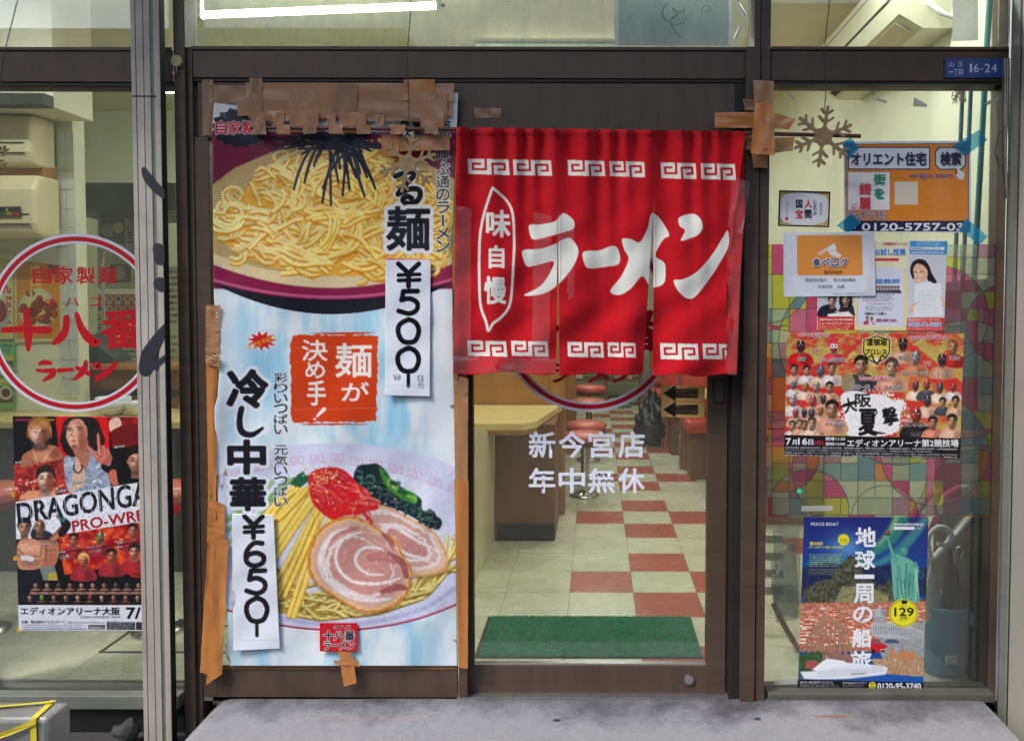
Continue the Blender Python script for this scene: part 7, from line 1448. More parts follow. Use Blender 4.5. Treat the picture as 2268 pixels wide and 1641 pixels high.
for (x0, x1, y, z, lab) in ((-.75, .45, 2.4, 2.88, 'ceiling lamp above the front stools, hidden by the door head'), (-.75, .45, 4.4, 2.88, 'ceiling lamp above the middle of the aisle, hidden by the door head'), (-.75, .45, 6.6, 2.88, 'ceiling lamp at the back of the aisle, hidden by the door head'), (-3.4, -2.3, .5, 2.90, 'ceiling lamp inside the left window near the front wall'), (-3.1, -1.9, 2.9, 2.85, 'ceiling lamp above the kitchen'), (.15, 1.1, .32, 2.93, 'ceiling lamp just inside the front by the right wall')):
    tubelamp((x0, y, z), (x1, y, z), lab, 'tube2')
# transom interior: grey painted board and white frame lines
bd = thing('painted_board', 'grey board with a faint scrawl behind the transom pane above the curtain', 'board', tuple(P(1490, 100, .15)))
pbox('board', 'board', bd, 1370, -60, 1614, 101, .14, .006, .001); pbox('edge_strip', 'paper', bd, 1361, -60, 1369.5, 101, .136, .012, .001); pbox('edge_strip', 'paper', bd, 1614.5, -60, 1621, 101, .136, .012, .001)
ik = Ink(.1395); G = (96, 104, 100)
ik.stroke([(1480, 8), (1468, 22), (1470, 40), (1490, 55), (1512, 52), (1520, 40)], [2, 5, 6, 4, 3, 2], G); ik.stroke([(1490, 20), (1500, 32), (1485, 48), (1496, 70), (1508, 84)], [5, 6, 4, 5, 2], G); ik.stroke([(1490, 24), (1512, 28), (1515, 16)], [3, 4, 2], G); ik.stroke([(1552, 22), (1566, 12), (1572, 24), (1556, 28)], [3, 4, 3, 2], G); ik.build('scrawl', 'label', bd)
for x, y, dx in ((1635, 10, 20), (1640, 62, -16)): MB().tube([P(x, y, .15), P(x + dx * .8, y + 26, .15)], .006, 8).build('wire_clip', 'white', bd)
# right side: air conditioner on the right wall, pipes, notices
ac = thing('wall_air_conditioner', 'off white air conditioner high on the right wall behind the transom', 'air conditioner', (1.3, 2.2, 2.3))
xw = 1.418; y0_, y1_ = .50, 1.62; zb = 2.47
prof = [(0, 0), (-.12, -.0), (-.215, .055), (-.235, .12), (-.235, .26), (-.20, .285), (0, .285)]
mb = MB(); pts = [(xw + a, 0, zb + b) for a, b in prof]; mb.prism([(x, y0_, z) for x, _, z in pts], (0, 0, 0), (0, y1_ - y0_, 0)); mb.build('casing', 'acwhite', ac)
MB().prism([(xw - .135, y0_ + .06, zb + .004), (xw - .205, y0_ + .06, zb + .043), (xw - .205, y1_ - .06, zb + .043), (xw - .135, y1_ - .06, zb + .004)], (-.004, 0, -.006), (-.002, 0, -.003)).build('louvre', 'acbody', ac)
MB().prism([(xw - .15, y0_ + .5, zb + .0095), (xw - .18, y0_ + .5, zb + .0265), (xw - .18, y1_ - .08, zb + .0265), (xw - .15, y1_ - .08, zb + .0095)], (-.0075, 0, -.011), (-.0055, 0, -.0075)).build('air_slot', 'black', ac)
box('front_seam', 'darkgap', ac, xw - .2365, xw - .234, y0_ + .03, y1_ - .03, zb + .120, zb + .134, 0); box('grille_line', 'grey', ac, xw - .2362, xw - .234, y0_ + .03, y1_ - .03, zb + .225, zb + .232, 0)
MB().tube([(xw - .1, y0_ - .002, zb + .1), (xw - .07, y0_ - .04, zb + .05), (xw - .03, y0_ - .06, zb + .02), (xw - .01, y0_ - .05, zb + .08), (xw - .004, y0_ - .03, zb + .3)], .012, 8).build('hose', 'white', ac)
for (u, lab, tp_, bt, Y_) in ((2118, 'left teal rod leaning inside the right window', 196, 620, .14), (2137, 'middle teal rod leaning inside the right window', 180, 620, .16), (2172, 'thick teal rod at the right edge of the right window', -40, 620, .18)):
    a, b = P(u + (14 if tp_ > 0 else 22), tp_, Y_), P(u - 8 if tp_ > 0 else u - 30, 900 if tp_ < 0 else bt + 100, Y_); r_ = thing('teal_rod', lab, 'rod', tuple(b), 'teal rods leaning inside the right window'); MB().tube([a, b], .0105 if tp_ < 0 else .0075, 12).build('shaft', 'teal', r_)
    MB().tube([b, b + (b - a).normalized() * .012], .009, 12).build('end_cap', 'black', r_)
kn = thing('twine_knot', 'tangled brown twine tied round the heads of the teal rods', 'twine', tuple(P(2122, 215, .13)))
rr = random.Random(5)
for k in range(7): MB().tube([P(2122 + rr.uniform(-14, 18), 200 + rr.uniform(-6, 30), .125 + rr.uniform(-.01, .01)) for _ in range(5)], .0016, 5).build('strand', 'rod' if k % 2 else 'card', kn)
n_ = tag(pbox('notice_paper', 'white', None, 2110, -40, 2215, 163, .11, .001, 0), 'blank white paper behind the upper right transom pane', 'paper sheet') if False else None
np_ = thing('notice_paper', 'blank white paper hanging behind the upper right transom pane', 'paper sheet', tuple(P(2160, 60, .1))); tape(np_, [(2110, -40), (2166, -40), (2167, 90), (2109, 92)], .10, 'paper', (4, 6), .001, 'paper')
mn = thing('menu_notice', 'faded hand written notice on the right wall between the certificate and the orange sign', 'notice', (1.41, 1.6, 1.4))
box('paper', 'acwhite', mn, 1.4165, 1.4195, 1.0, 1.9, 1.62, 1.98, 0)
dk = tag(box('dark_board', 'darkgap', None, 1.375, 1.418, .115, .50, .0, 1.46, .004), 'dark board against the right wall behind the umbrella bin', 'cabinet')  # dark board added in place of the dark inner jamb at the right
# umbrella bin, umbrellas
bn = thing('umbrella_bin', 'blue plastic bin full of umbrellas inside the right window', 'bin', tuple(P(2100, 1510, .38)))
bx, by = P(2088, 1420, .24).x, .24; zt = .262
prof = [(.0, .004), (.082, .004), (.088, .03), (.102, zt - .03), (.108, zt - .02), (.110, zt), (.103, zt + .002), (.098, zt - .02), (.084, .03), (0, .02)]
MB().lathe((bx, by, 0), prof, 40).build('tub', 'bin', bn); MB().box(bx + .055, bx + .09, by - .098, by - .090, zt - .06, zt - .015, .002).build('torn_label', 'white', bn); MB().box(bx - .03, bx + .01, by - .101, by - .095, zt - .2, zt - .17, .001).build('scuff', 'white', bn)
def umbrella(path, rp, m, label, cm, Y_, dx):
    pts = [P(a, b, Y_) for a, b in path]; bot = Vector((bx + dx, by, .03)); t = thing('umbrella', label, 'umbrella', tuple(bot), 'umbrellas standing in the blue bin')
    sm = [Vector(v) for v in cmr([tuple(p) for p in pts], False, 5)]; MB().tube(sm, rp / 650 * .97, 14).build('handle', m, t); top = sm[-1]
    MB().tube([top, bot], .004, 8).build('shaft', 'steel', t); MB().tube([bot, bot.lerp(top, .25), bot.lerp(top, .5), bot.lerp(top, .75), bot.lerp(top, .93)], [.012, .022, .028, .022, .007], 12).build('folded_canopy', cm, t); return t
umbrella([(2084, 1124), (2098, 1096), (2130, 1080), (2160, 1086), (2171, 1108), (2156, 1136), (2126, 1166), (2102, 1196)], 8, 'umbw', 'umbrella with a thick pale hook handle highest in the bin', 'tart', .20, .03)
umbrella([(2154, 1184), (2174, 1178), (2184, 1158), (2176, 1140), (2156, 1140), (2124, 1176), (2088, 1214), (2064, 1240)], 7.5, 'umbw', 'umbrella with a pale hook handle curling right at the side of the bin', 'umbcan', .17, -.03)
umbrella([(2012, 1168), (2036, 1130), (2058, 1100), (2082, 1088), (2096, 1102), (2090, 1124), (2072, 1150), (2056, 1190)], 7.5, 'pink', 'umbrella with a pink hook handle behind the film', 'umbcan', .24, -.04)
umbrella([(2076, 1204), (2096, 1206), (2108, 1190), (2100, 1172), (2080, 1166), (2062, 1180), (2056, 1204), (2064, 1240)], 5.5, 'white', 'umbrella with a white curled ring handle beside the cruise poster', 'umbcan', .15, -.05)
umbrella([(2130, 1236), (2136, 1222), (2130, 1212), (2120, 1216), (2116, 1240)], 4, 'steel', 'umbrella with a dark plaid canopy and thin handle in the middle of the bin', 'tart', .22, .05)
# clear umbrella covers hanging at the left, white rack behind
cb = thing('plastic_umbrella_bag', 'clear plastic umbrella bags hanging at the left of the cruise poster', 'plastic bag', tuple(P(1735, 1330, .2)))
for i, q in enumerate(([(1712, 1170), (1770, 1160), (1776, 1370), (1716, 1360)], [(1706, 1240), (1760, 1200), (1772, 1340), (1712, 1330)], [(1704, 1280), (1768, 1300), (1768, 1372), (1720, 1378)])): tape(cb, q, .17 - i * .03, 'bag', (8, 14), .02, 'bag_sheet')
rk = thing('slatted_rack', 'cream slatted rack behind the plastic bags at the left of the right window', 'rack', tuple(P(1710, 1260, .5)))
for i in range(4): pbox('slat', 'acwhite', rk, 1690, 1185 + i * 38, 1735, 1203 + i * 38, .5 + i * .001, .02)
hs = thing('dark_hose', 'dark hose leaning on the wall at the left of the cruise poster', 'hose', (.75, .7, 0)); MB().tube([P(1712, 1335, .45), P(1740, 1390, .42), P(1775, 1450, .38), P(1800, 1500, .36)], .012, 8).build('hose_tube', 'tapedk', hs)
# ---------------------------------------------------------------- booths along the right wall, trash bag, table
def booth(y, x0, label, h=1.02):
    t = thing('booth_bench', label, 'bench', (1.1, y, 0), 'red booth benches along the right wall')
    box('seat_box', 'wooddk', t, x0 + .03, 1.40, y - .42, y - .035, 0, .36, .004); box('back_panel', 'wood', t, x0, 1.40, y - .03, y + .03, 0, h, .006); MB().tube([(x0 - .012, y - .01, 0), (x0 - .012, y - .01, h)], .014, 12).build('corner_tube', 'steel', t)
    box('seat_cushion', 'red', t, x0 - .015, 1.40, y - .46, y - .032, .365, .47, .035); box('back_cushion', 'red', t, x0 - .012, 1.395, y - .105, y - .0315, .50, h - .05, .03); box('back_cushion', 'red', t, x0 + .03, 1.395, y + .0315, y + .105, .50, h - .05, .03); return t
booth(3.95, .72, 'nearest red booth bench, seen between the arrow cards and door stile'); booth(2.65, .80, 'red booth bench close to the front, seen through the slit right of the door'); booth(5.0, .66, 'red booth bench beside the black rubbish bag'); booth(6.2, .62, 'red booth bench far down the aisle')
for i, y in enumerate((3.15, 4.45)):
    t = thing('booth_table', ('cream booth table nearest the front on the right side', 'cream booth table further back on the right side')[i], 'table', (1.1, y, 0), 'cream booth tables'); box('table_top', 'top', t, .78, 1.41, y - .28, y + .28, .70, .735, .006); MB().tube([(1.0, y, 0), (1.0, y, .70)], .03, 14).build('leg', 'steel', t)
tb = thing('rubbish_bag', 'black plastic rubbish bag standing on the tiled floor beside the booths', 'bag', (.55, 5.1, 0))
bm = bmesh.new(); bmesh.ops.create_icosphere(bm, subdivisions=4, radius=1)
for v in bm.verts:
    n = v.co.copy(); f = 1 + .08 * math.sin(n.x * 9 + n.z * 6) * math.cos(n.y * 8) + .05 * math.sin(n.z * 14 + n.x * 5); z = (n.z + 1) / 2
    rr_ = .20 * (1 - .55 * z ** 1.6) * f; v.co = Vector((.56 + n.x * rr_ * 1.05, 5.1 + n.y * rr_, max(z * .50 * f + .0, .0) if z > .04 else 0))
MB().bm(bm, True).build('sack', 'bagk', tb); MB().tube([(.54, 5.1, .44), (.53, 5.1, .52), (.50, 5.1, .56)], [.05, .02, .035], 10).build('knot', 'bagk', tb)
# green mat
gm = thing('door_mat', 'green carpet door mat just inside the sliding door', 'mat', (.1, .4, 0))
q = [P(1072, 1371, 0), P(1535, 1371, 0)]; x0, x1 = -.470, .418
ym0 = CAM[1] + 1.36 * FPX / (1466 - 679); ym1 = CAM[1] + 1.36 * FPX / (1371 - 679)
ym0, ym1 = .318, .735
box('backing', 'black', gm, x0, x1, ym0, ym1, .0005, .003, .001)
nx, ny = 190, 100; rg = np.random.default_rng(3); vs = [(x0 + .016 + (x1 - x0 - .02) * i / (nx - 1), ym0 + .006 + (ym1 - ym0 - .012) * j / (ny - 1),   .0045 + float(rg.random()) * .005) for j in range(ny) for i in range(nx)]
MB().add(vs, [(j * nx + i, j * nx + i + 1, (j + 1) * nx + i + 1, (j + 1) * nx + i) for j in range(ny - 1) for i in range(nx - 1)]).build('pile', 'mat', gm)
# ---------------------------------------------------------------- stools
def stool(x, y, label, h=.50, r_=.165):
    t = thing('bar_stool', label, 'stool', (x, y, 0), 'round red counter stools'); MB().lathe((x, y, 0), [(0, h), (r_ * .6, h - .002), (r_ * .9, h - .012), (r_, h - .03), (r_, h - .045), (r_ * .96, h - .06)], 32).build('seat', 'redpink', t)
    MB().lathe((x, y, 0), [(r_ * .955, h - .058), (r_ * .955, h - .095), (0, h - .096)], 32).build('seat_rim', mat('dark red rim', rgb(120, 44, 44), .5) if 'dark red rim' not in bpy.data.materials else bpy.data.materials['dark red rim'], t)
    MB().tube([(x, y, .02), (x, y, h - .095)], .024, 16).build('pole', 'chrome', t); MB().lathe((x, y, 0), [(.105, 0), (.108, .012), (.09, .022), (.04, .034), (.026, .05)], 28).build('foot', 'chrome', t); return t
stool(-.083, 2.98, 'nearest red round stool at the counter, in front of the others', .47, .15); stool(-.072, 3.40, 'second red round stool, close behind the nearest one', .485, .155); stool(-.065, 4.33, 'third red round stool down the counter', .55, .16); stool(-.06, 5.26, 'farthest red round stool under the circle sign', .58, .16)
def P3(u, v, d): return P(u, v, d)
stool(P(352, 1300, .58).x, .58, 'red stool behind the aluminium shutter post', .62, .17); stool(P(-50, 1100, .55).x, .55, 'red stool at the left edge of the left window', .62, .17)
# ---------------------------------------------------------------- counter by the door
ct_ = thing('service_counter', 'brown veneer counter with a cream table top inside the door at the left', 'counter', (-.7, 2.0, 0))
box('cabinet', 'wooddk', ct_, -.585, -.235, 1.88, 2.44, 0, .68, .004); box('plinth', 'darkgap', ct_, -.57, -.24, 1.875, 1.879, 0, .10, 0); box('side_panel', 'top', ct_, -1.25, -.586, 1.0, 1.02, 0, .01, 0) if False else None
MB().prism([(-.588, .95, 0), (-.588, 1.879, 0), (-.588, 1.879, .68), (-.588, 1.63, .68), (-.588, .95, .80)], (0, 0, 0), (-.03, 0, 0)).build('side_panel', 'acbody', ct_)
MB().prism([(-1.28, 1.62, .685), (-.40, 1.62, .685), (-.33, 1.72, .685), (-.22, 2.46, .685), (-1.28, 2.46, .685)], (0, 0, 0), (0, 0, .035)).build('table_top', 'top', ct_); MB().prism([(-1.28, 1.615, .66), (-.402, 1.615, .66), (-.327, 1.72, .66), (-.327, 1.74, .66), (-.41, 1.63, .66), (-1.28, 1.63, .66)], (0, 0, 0), (0, 0, .0245)).build('edge_band', 'wood', ct_)
pt = thing('partition_panel', 'orange brown veneer partition standing behind the counter at the left', 'partition', (-.5, 2.5, 0)); box('back_panel', 'wood', pt, -1.28, -.30, 2.47, 2.50, .72, 1.75, .003); box('end_post', 'wood', pt, -.299, -.20, 2.46, 2.56, 0, 1.75, .004)
lc = thing('long_counter', 'long brown counter running down the left side of the aisle', 'counter', (-.5, 5, 0)); box('front_panel', 'wooddk', lc, -.62, -.42, 2.6, 8.0, 0, .92, .003); box('counter_top', 'top', lc, -.75, -.30, 2.6, 8.0, .925, .96, .005); box('end_panel', 'wood', lc, -.415, -.18, 4.6, 4.66, 0, 1.5, .003)
MB().tube([(-.12, 4.55, 1.05), (-.1, 4.55, .9), (-.07, 4.55, .82), (-.03, 4.55, .9), (-.04, 4.55, 1.02)], .008, 8).build('hanging_hose', 'white', lc)
# clutter at the back of the room
sh = thing('back_shelf', 'dark wooden shelf rack at the far end of the aisle', 'shelf', (.2, 8.2, 0))
for z in (.35, .7, 1.05, 1.4, 1.8): box('shelf_board', 'wooddk', sh, -.35, .62, 8.1, 8.5, z, z + .03, .002)
for x in (-.35, .12, .60): box('upright', 'wooddk', sh, x, x + .03, 8.08, 8.5, 0, 2.0, .002)
for k in range(14):
    x = -.3 + (k % 5) * .18; z = (.38, .73, 1.08, 1.43)[k % 4]; w_ = rr.uniform(.07, .13); h_ = rr.uniform(.1, .24)
    o = tag(box('storage_box', ('acwhite', 'tapedk', 'blueplate', 'grey', 'card')[k % 5], None, x, x + w_, 8.15, 8.35, z + .001, z + h_, .004), '', 'box', 'boxes on the far shelf')
    o['label'] = ('cream', 'brown', 'blue', 'grey', 'buff')[k % 5] + ' box on the far shelf, ' + ('lowest', 'second', 'third', 'fourth')[k % 4] + ' board, ' + ('left end', 'left of centre', 'middle', 'right of centre', 'right end')[k % 5]
# small tins and bowls on the long counter
for k in range(6):
    x = -.42 + (k % 2) * .06; y = 3.0 + k * .7; t = thing('condiment_pot', ('white', 'red', 'steel')[k % 3] + ' pot on the long counter, ' + ('nearest the door', 'second from the door', 'third from the door', 'fourth from the door', 'fifth from the door', 'farthest from the door')[k], 'pot', (x, y, .96), 'pots along the long counter'); MB().lathe((x, y, .961), [(0, 0), (.035, 0), (.04, .03), (.038, .09), (.03, .1), (0, .102)], 18).build('body', ('white', 'red', 'steel')[k % 3], t); MB().lathe((x, y, 1.062), [(.031, 0), (.033, .012), (.01, .018), (.008, .03), (0, .03)], 18).build('lid', 'steel', t)
# ---------------------------------------------------------------- left window: front wall piece, kitchen, air conditioners
wl = box('kitchen_wall', 'creamg', None, -4.69, X_(172, 1.62), 1.62, 1.72, 0, 2.999, 0, kind='structure')
kb = box('kitchen_back_wall', 'creamg', None, -4.69, -1.25, 4.1, 4.2, 0, 2.999, 0, kind='structure')
# tiled strip beside the opening, tile by tile
tsx0, tsx1 = X_(133, 1.6), X_(172, 1.6)
M['wt'] = mat('white glazed tile', rgb(206, 214, 206), .15, 0, .06, 8, coat=.3)
for i in range(2):
    for j in range(14):
        z = .86 + j * .102; o = box('wall_tile', 'wt', wl, tsx0 + i * .046 + .001, tsx0 + i * .046 + .045, 1.612, 1.6195, z + .001, z + .1, .001)
# second tile field on the kitchen back wall
for i in range(9):
    for j in range(6):
        x, z = -3.35 + i * .16, 1.0 + j * .16; box('wall_tile', 'wt', kb, x + .002, x + .158, 4.094, 4.0995, z + .002, z + .158, 0)
def acold(u0, v0, u1, v1, label, Y_=1.40):
    t = thing('old_air_conditioner', label, 'air conditioner', tuple(P((u0 + u1) / 2, v1, Y_)), 'old yellowed air conditioners at the left')
    x0, x1 = X_(u0, Y_), X_(u1, Y_); z0, z1 = Z_(v1, Y_, 0), Z_(v0, Y_, 0); pr = [(0, z0), (.10, z0 - .01), (.22, z0 + .0), (.25, z0 + .06), (.25, z1 - .08), (.2, z1), (0, z1)]
    mb = MB(); mb.prism([(x0, 1.6 - a * .8, z) for a, z in pr], (0, 0, 0), (x1 - x0, 0, 0)); o = mb.build('casing', 'acbody', t); md = o.modifiers.new('b', 'BEVEL'); md.width = .02; md.segments = 3
    box('air_slot', 'darkgap', t, x0 + .02, x1 - .03, 1.6 - .203, 1.6 - .199, z0 + .10, z0 + .108, 0); box('air_slot', 'darkgap', t, x0 + .02, x1 - .03, 1.6 - .203, 1.6 - .199, z0 + .05, z0 + .056, 0); return t
a1 = acold(-160, 250, 78, 362, 'upper yellowed air conditioner at the far left of the left window'); a2 = acold(-160, 385, 86, 520, 'lower yellowed air conditioner with a striped badge at the far left')
bdg = thing('badge_sticker', 'small dark badge sticker with green, yellow and red letters on the air conditioner', 'sticker', tuple(P(22, 480, 1.39))); pbox('plate', 'black', bdg, -26, 458, 46, 480, 1.388, .002, 0); ik = Ink(1.387)
for s_, q, col in (('RA', (-24, 469, -8, 478), (40, 150, 60)), ('STA', (-6, 469, 12, 478), (40, 150, 60)), ('AFA', (13, 469, 26, 478), (206, 180, 40)), ('RI', (29, 469, 43, 478), (200, 40, 40))): ik.text(s_, q, col, .05)
ik.poly([(15, 460), (19, 467), (11, 467)], (206, 180, 40)); ik.build('lettering', 'label', bdg)
sf = tag(box('soffit_box', 'cream', None, -4.69, X_(132, 1.3), 1.3, 1.615, Z_(240, 1.3), 2.999, .004), 'cream boxed soffit across the upper left of the left window', 'soffit'); sf2 = tag(box('lamp_trough', 'dark', None, -4.6, X_(120, 1.25), 1.22, 1.295, Z_(240, 1.3) - .01, Z_(240, 1.3) + .05, .004), 'dark trough under the cream soffit', 'trough')
duct = tag(box('wooden_batten', 'wood', None, -4.6, X_(76, 1.4), 1.5, 1.618, Z_(392, 1.5, 0), Z_(360, 1.5, 0), .004), 'brown board between the two old air conditioners', 'board')
hd_ = thing('cooker_hood', 'dark steel cooker hood at the back of the kitchen', 'hood', (-2.5, 3, 1.9)); MB().prism([(X_(130, 2.6), 2.5, Z_(470, 2.6, 200)), (-1.3, 2.5, Z_(470, 2.6, 200)), (-1.3, 2.5, Z_(410, 2.6, 200)), (X_(140, 2.6), 2.5, Z_(410, 2.6, 200))], (0, 0, 0), (0, .8, 0)).build('canopy', 'dark', hd_); box('flue', 'grey', hd_, -2.1, -1.6, 2.9, 3.3, Z_(410, 2.6, 200), 2.98, .004)
kc = thing('kitchen_counter', 'cream topped kitchen counter with raised brown ledge inside the left window', 'counter', (-2.6, 1.6, 0))
box('front_panel', 'dark', kc, -4.69, -1.3, 1.32, 1.36, 0, .74, .002); box('counter_top', 'top', kc, -4.69, -1.27, 1.26, 1.605, .745, .78, .004); xk = X_(118, 1.75)
box('ledge_front', 'wooddk', kc, xk + .02, -1.3, 1.78, 1.80, .781, 1.0, .002); box('ledge_top', 'wood', kc, xk, -1.27, 1.74, 2.05, 1.001, 1.03, .003); box('counter_top', 'top', kc, xk, -1.27, 1.606, 1.779, .745, .78, .004); box('dark_shelf', 'darkgap', kc, xk + .03, -1.3, 1.77, 1.778, .85, .885, .001)
def bowl(x, y, z, r_, n, label):
    for k in range(n):
        t = thing('ramen_bowl', label if k == n - 1 else ('lowest white bowl of the stack on the kitchen counter', 'middle white bowl of the stack on the kitchen counter')[k], 'bowl', (x, y, z + k * .012), 'white bowls on the kitchen counter'); MB().lathe((x, y, z + k * .012), [(0, .004), (r_ * .4, .004), (r_ * .42, 0), (r_ * .45, .0), (r_ * .85, .035), (r_, .07), (r_ * .98, .071), (r_ * .82, .04), (0, .012)], 28).build('bowl', 'white', t)
bowl(X_(250, 1.5), 1.5, .782, .085, 3, 'topmost white bowl of the stack under the circle sign'); bowl(X_(306, 1.5), 1.5, .782, .07, 1, 'single white bowl beside the stack, cut by the shutter post')
kt = thing('sink_machine', 'dark slanted kitchen machine on the ledge behind the circle sign', 'machine', (X_(200, 2.0), 2.0, 1.03)); x0, x1 = X_(157, 1.9), X_(262, 1.9); zb_ = 1.031; MB().prism([(x0, 1.85, zb_), (x1, 1.85, zb_), (x1, 1.85, zb_ + .03), (x0 + .12, 1.85, zb_ + .16), (x0 + .01, 1.85, zb_ + .16)], (0, 0, 0), (0, .18, 0)).build('housing', mat('dark grey plastic', rgb(60, 72, 74), .4), kt); MB().tube([(x0 + .13, 2.03, zb_ + .13), (x0 + .13, 2.06, zb_ + .13)], .07, 20).build('fan_disc', 'card', kt)
tp__ = thing('kitchen_tap', 'tall steel tap rising in the kitchen behind the circle sign', 'tap', (X_(235, 2.1), 2.1, 1.03)); xq = X_(232, 2.0); MB().tube([(xq, 2.0, 1.031), (xq, 2.0, 1.6), (xq + .01, 2.0, 1.66), (xq + .05, 1.97, 1.68), (xq + .08, 1.95, 1.66)], .009, 10).build('spout', 'chrome', tp__); MB().tube([(xq - .03, 2.0, 1.2), (xq + .03, 2.0, 1.2)], .008, 8).build('valve', 'chrome', tp__)
# pictures and menus
def picture(name, label, cat, x0, y0, x1, y1, Y_, paint, parent=None, skew=0):
    c = Cv(x0 - 2, y0 - 2, x1 + 2, y1 + 2, 1.6, (220, 216, 180)); paint(c); t = thing(name, label, cat, tuple(P((x0 + x1) / 2, y1, Y_))); sheet('printed_sheet', c, [(x0, y0), (x1, y0 + skew), (x1, y1), (x0, y1 + skew * .3)], max(int((x1 - x0) * .8), 8), max(int((y1 - y0) * .8), 8), Y_, 'print', t); return t
def p_chicken(c):
    c.rect(30, 575, 136, 765, (214, 206, 160)); c.rect(37, 578, 133, 750, (212, 142, 30)); c.rect(106, 582, 130, 606, (130, 60, 30)); c.ell(83, 685, 42, 46, (190, 200, 170)); c.ell(83, 685, 36, 38, (222, 214, 150)); r = random.Random(1)
    for _ in range(26): c.ell(83 + r.gauss(0, 16), 688 + r.gauss(0, 16), r.uniform(7, 12), r.uniform(6, 10), r.choice(((190, 90, 24), (206, 110, 30), (160, 70, 20))), col2=(110, 46, 12))
    c.vtext('唐揚げ', 66, 585, 92, 660, (226, 214, 150), bold=.03)
picture('chicken_poster', 'orange fried chicken poster on the wall behind the circle sign', 'poster', 32, 575, 136, 756, 1.61, p_chicken, skew=14)
def p_green(c):
    c.rect(-60, 758, 40, 910, (120, 190, 110)); 
    for k in range(2): c.rect(-58, 800 + k * 56, 30, 836 + k * 56, (110, 80, 60)); c.ell(13, 820 + k * 50, 15, 15, (206, 206, 190)); c.ell(13, 820 + k * 50, 10, 10, (90, 80, 50)); c.rect(-40, 788 + k * 52, 30, 798 + k * 52, (200, 200, 110))
    brand_lines(c, -50, 762, 30, 782, (60, 90, 140), 2, 3)
picture('green_menu', 'green menu sheet with dish photos at the far left wall', 'menu', -60, 758, 34, 905, 1.61, p_green)
def p_red(c):
    c.rect(-60, 575, 40, 760, (206, 206, 120)); c.vtext('まんぷく', 6, 585, 26, 720, (190, 50, 30), bold=.05, outline=(226, 226, 200)); c.ell(-6, 700, 26, 40, (170, 176, 160)); c.ell(-6, 690, 22, 26, (150, 60, 40))
picture('yellow_menu', 'yellow menu with red brush characters at the far left wall', 'menu', -60, 560, 30, 752, 1.611, p_red)
def p_grey(c):
    c.rect(200, 440, 380, 640, (176, 176, 150)); c.rect(222, 486, 276, 540, (96, 92, 80)); c.ell(238, 510, 14, 15, (150, 150, 130)); c.ell(262, 505, 12, 12, (206, 200, 180)); c.text('おすすめ', (222, 468, 280, 482), (180, 70, 60), .03); c.rect(244, 586, 290, 626, (96, 92, 80)); c.ell(262, 606, 15, 15, (150, 150, 130)); brand_lines(c, 282, 486, 296, 540, (60, 60, 50), 8, 4)
picture('dish_notice', 'grey dish notice pinned in the kitchen right of the hood', 'notice', 216, 462, 345, 640, 3.0, p_grey)
def p_grid(c):
    c.rect(200, 640, 400, 830, (176, 66, 50)); r = random.Random(3)
    for j in range(4):
        for i in range(7): x, y = 222 + i * 20, 662 + j * 22; c.ell(x, y, 8.5, 7.5, (206, 206, 180)); c.ell(x, y, 6, 5, r.choice(((110, 90, 50), (150, 110, 60), (70, 90, 50), (170, 80, 40)))); c.rect(x - 6, y + 8, x + 5, y + 11, (222, 222, 200))
picture('menu_board', 'red menu board with rows of small dish photos in the kitchen', 'menu', 216, 652, 345, 745, 3.02, p_grid)
def p_price(c): c.rect(220, 745, 400, 880, (196, 196, 170)); brand_lines(c, 232, 752, 340, 872, (90, 80, 70), 11, 6)
picture('price_list', 'pale printed price list below the red menu board', 'menu', 228, 750, 345, 832, 3.03, p_price)
def p_strip(c): c.rect(360, 590, 400, 870, (206, 206, 180)); brand_lines(c, 366, 596, 395, 720, (90, 80, 60), 9, 8); brand_lines(c, 366, 740, 395, 860, (140, 90, 50), 8, 9)
picture('price_list', 'narrow price list seen through the strip right of the shutter post', 'menu', 352, 590, 425, 860, 3.04, p_strip)
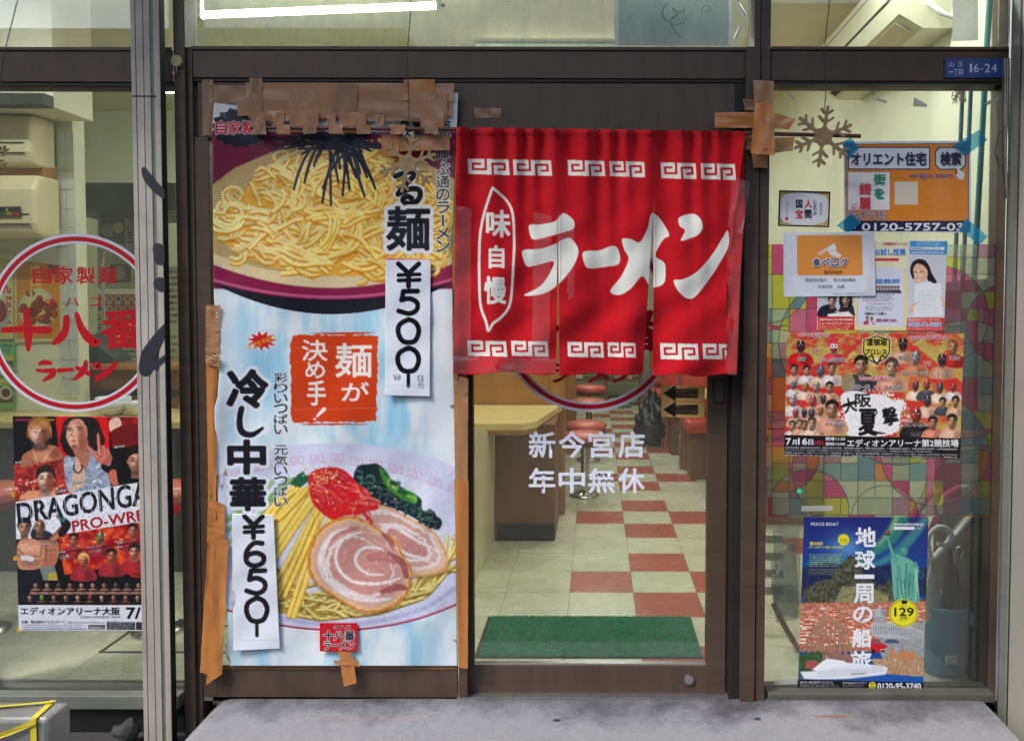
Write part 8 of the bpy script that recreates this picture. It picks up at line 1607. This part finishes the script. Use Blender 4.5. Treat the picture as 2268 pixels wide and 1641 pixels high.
# floor hatch in the left window, tin box outside
ht = thing('floor_hatch', 'steel edged hatch in the floor inside the left window', 'hatch', (-1.85, .45, .001)); 
for a, b, c_, d_ in ((-1.95, -1.35, .36, .372), (-1.95, -1.35, .62, .632), (-1.95, -1.938, .373, .619)): box('hatch_edge', 'dark', ht, a, b, c_, d_, .0006, .003, 0)
bx_ = thing('tin_box', 'dented shiny tin box with yellow strap on the pavement at the lower left', 'box', tuple(P(40, 1641, -.18)))
xa, xb = P(-70, 1600, -.36).x, P(106, 1600, -.36).x; zt_ = P(60, 1592, -.36).z
box('tin_body', 'tin', bx_, xa, xb, -.36, -.25, -.15, zt_, .012)
def ribbon(pts, wv): MB().prism([Vector(p) for p in pts] + [Vector(p) + Vector(wv) for p in pts[::-1]], (0, 0, 0), (0, -.0015, .0015)).build('strap', 'yband', bx_)
for a, b in (((xb - .05, -.363, -.14), (xb - .05, -.3635, zt_ + .002)), ((xb - .05, -.362, zt_ + .003), (xb - .065, -.25, zt_ + .003))): ribbon([a, b], (.018, 0, 0))
ribbon([(xa, -.367, zt_ - .09), (xa + .13, -.37, zt_ - .045), (xb - .03, -.368, zt_ - .012)], (0, 0, .016)); ribbon([(xa, -.30, zt_ + .006), (xb - .05, -.262, zt_ + .007)], (.004, -.014, .001))
st = thing('broken_stone', 'grey broken stone on the ground beside the shutter post foot', 'stone', tuple(P(300, 1641, -.02))); bm = bmesh.new(); bmesh.ops.create_icosphere(bm, subdivisions=2, radius=.06); c_ = P(290, 1632, .0)
for v in bm.verts: v.co = Vector((v.co.x * .8 + c_.x, v.co.y * .5 - .03, v.co.z * (.6 + .3 * math.sin(v.co.x * 60)) + -.10))
MB().bm(bm).build('chunk', 'asphalt', st)
# cable bundle at the top right corner post, wire at top left
cbn = thing('cable_bundle', 'bundle of grey cables tied to the top of the right corner post', 'cable', tuple(P(2228, 420, -.13)))
for k in range(5): MB().tube([P(2223 + k * 3, 130, -.13 - k * .001), P(2221 + k * 3.4 + rr.uniform(-3, 3), 250, -.14), P(2222 + k * 3 + rr.uniform(-3, 3), 380, -.14), P(2228 + k * 1.5, 440, -.135)], .0024, 6).build('cable', 'greypost' if k % 2 else 'wire', cbn)
MB().tube([P(2228, 280, -.15), P(2210, 300, -.15), P(2204, 340, -.15), P(2214, 370, -.15), P(2228, 350, -.15)], .002, 6).build('loose_loop', 'wire', cbn)
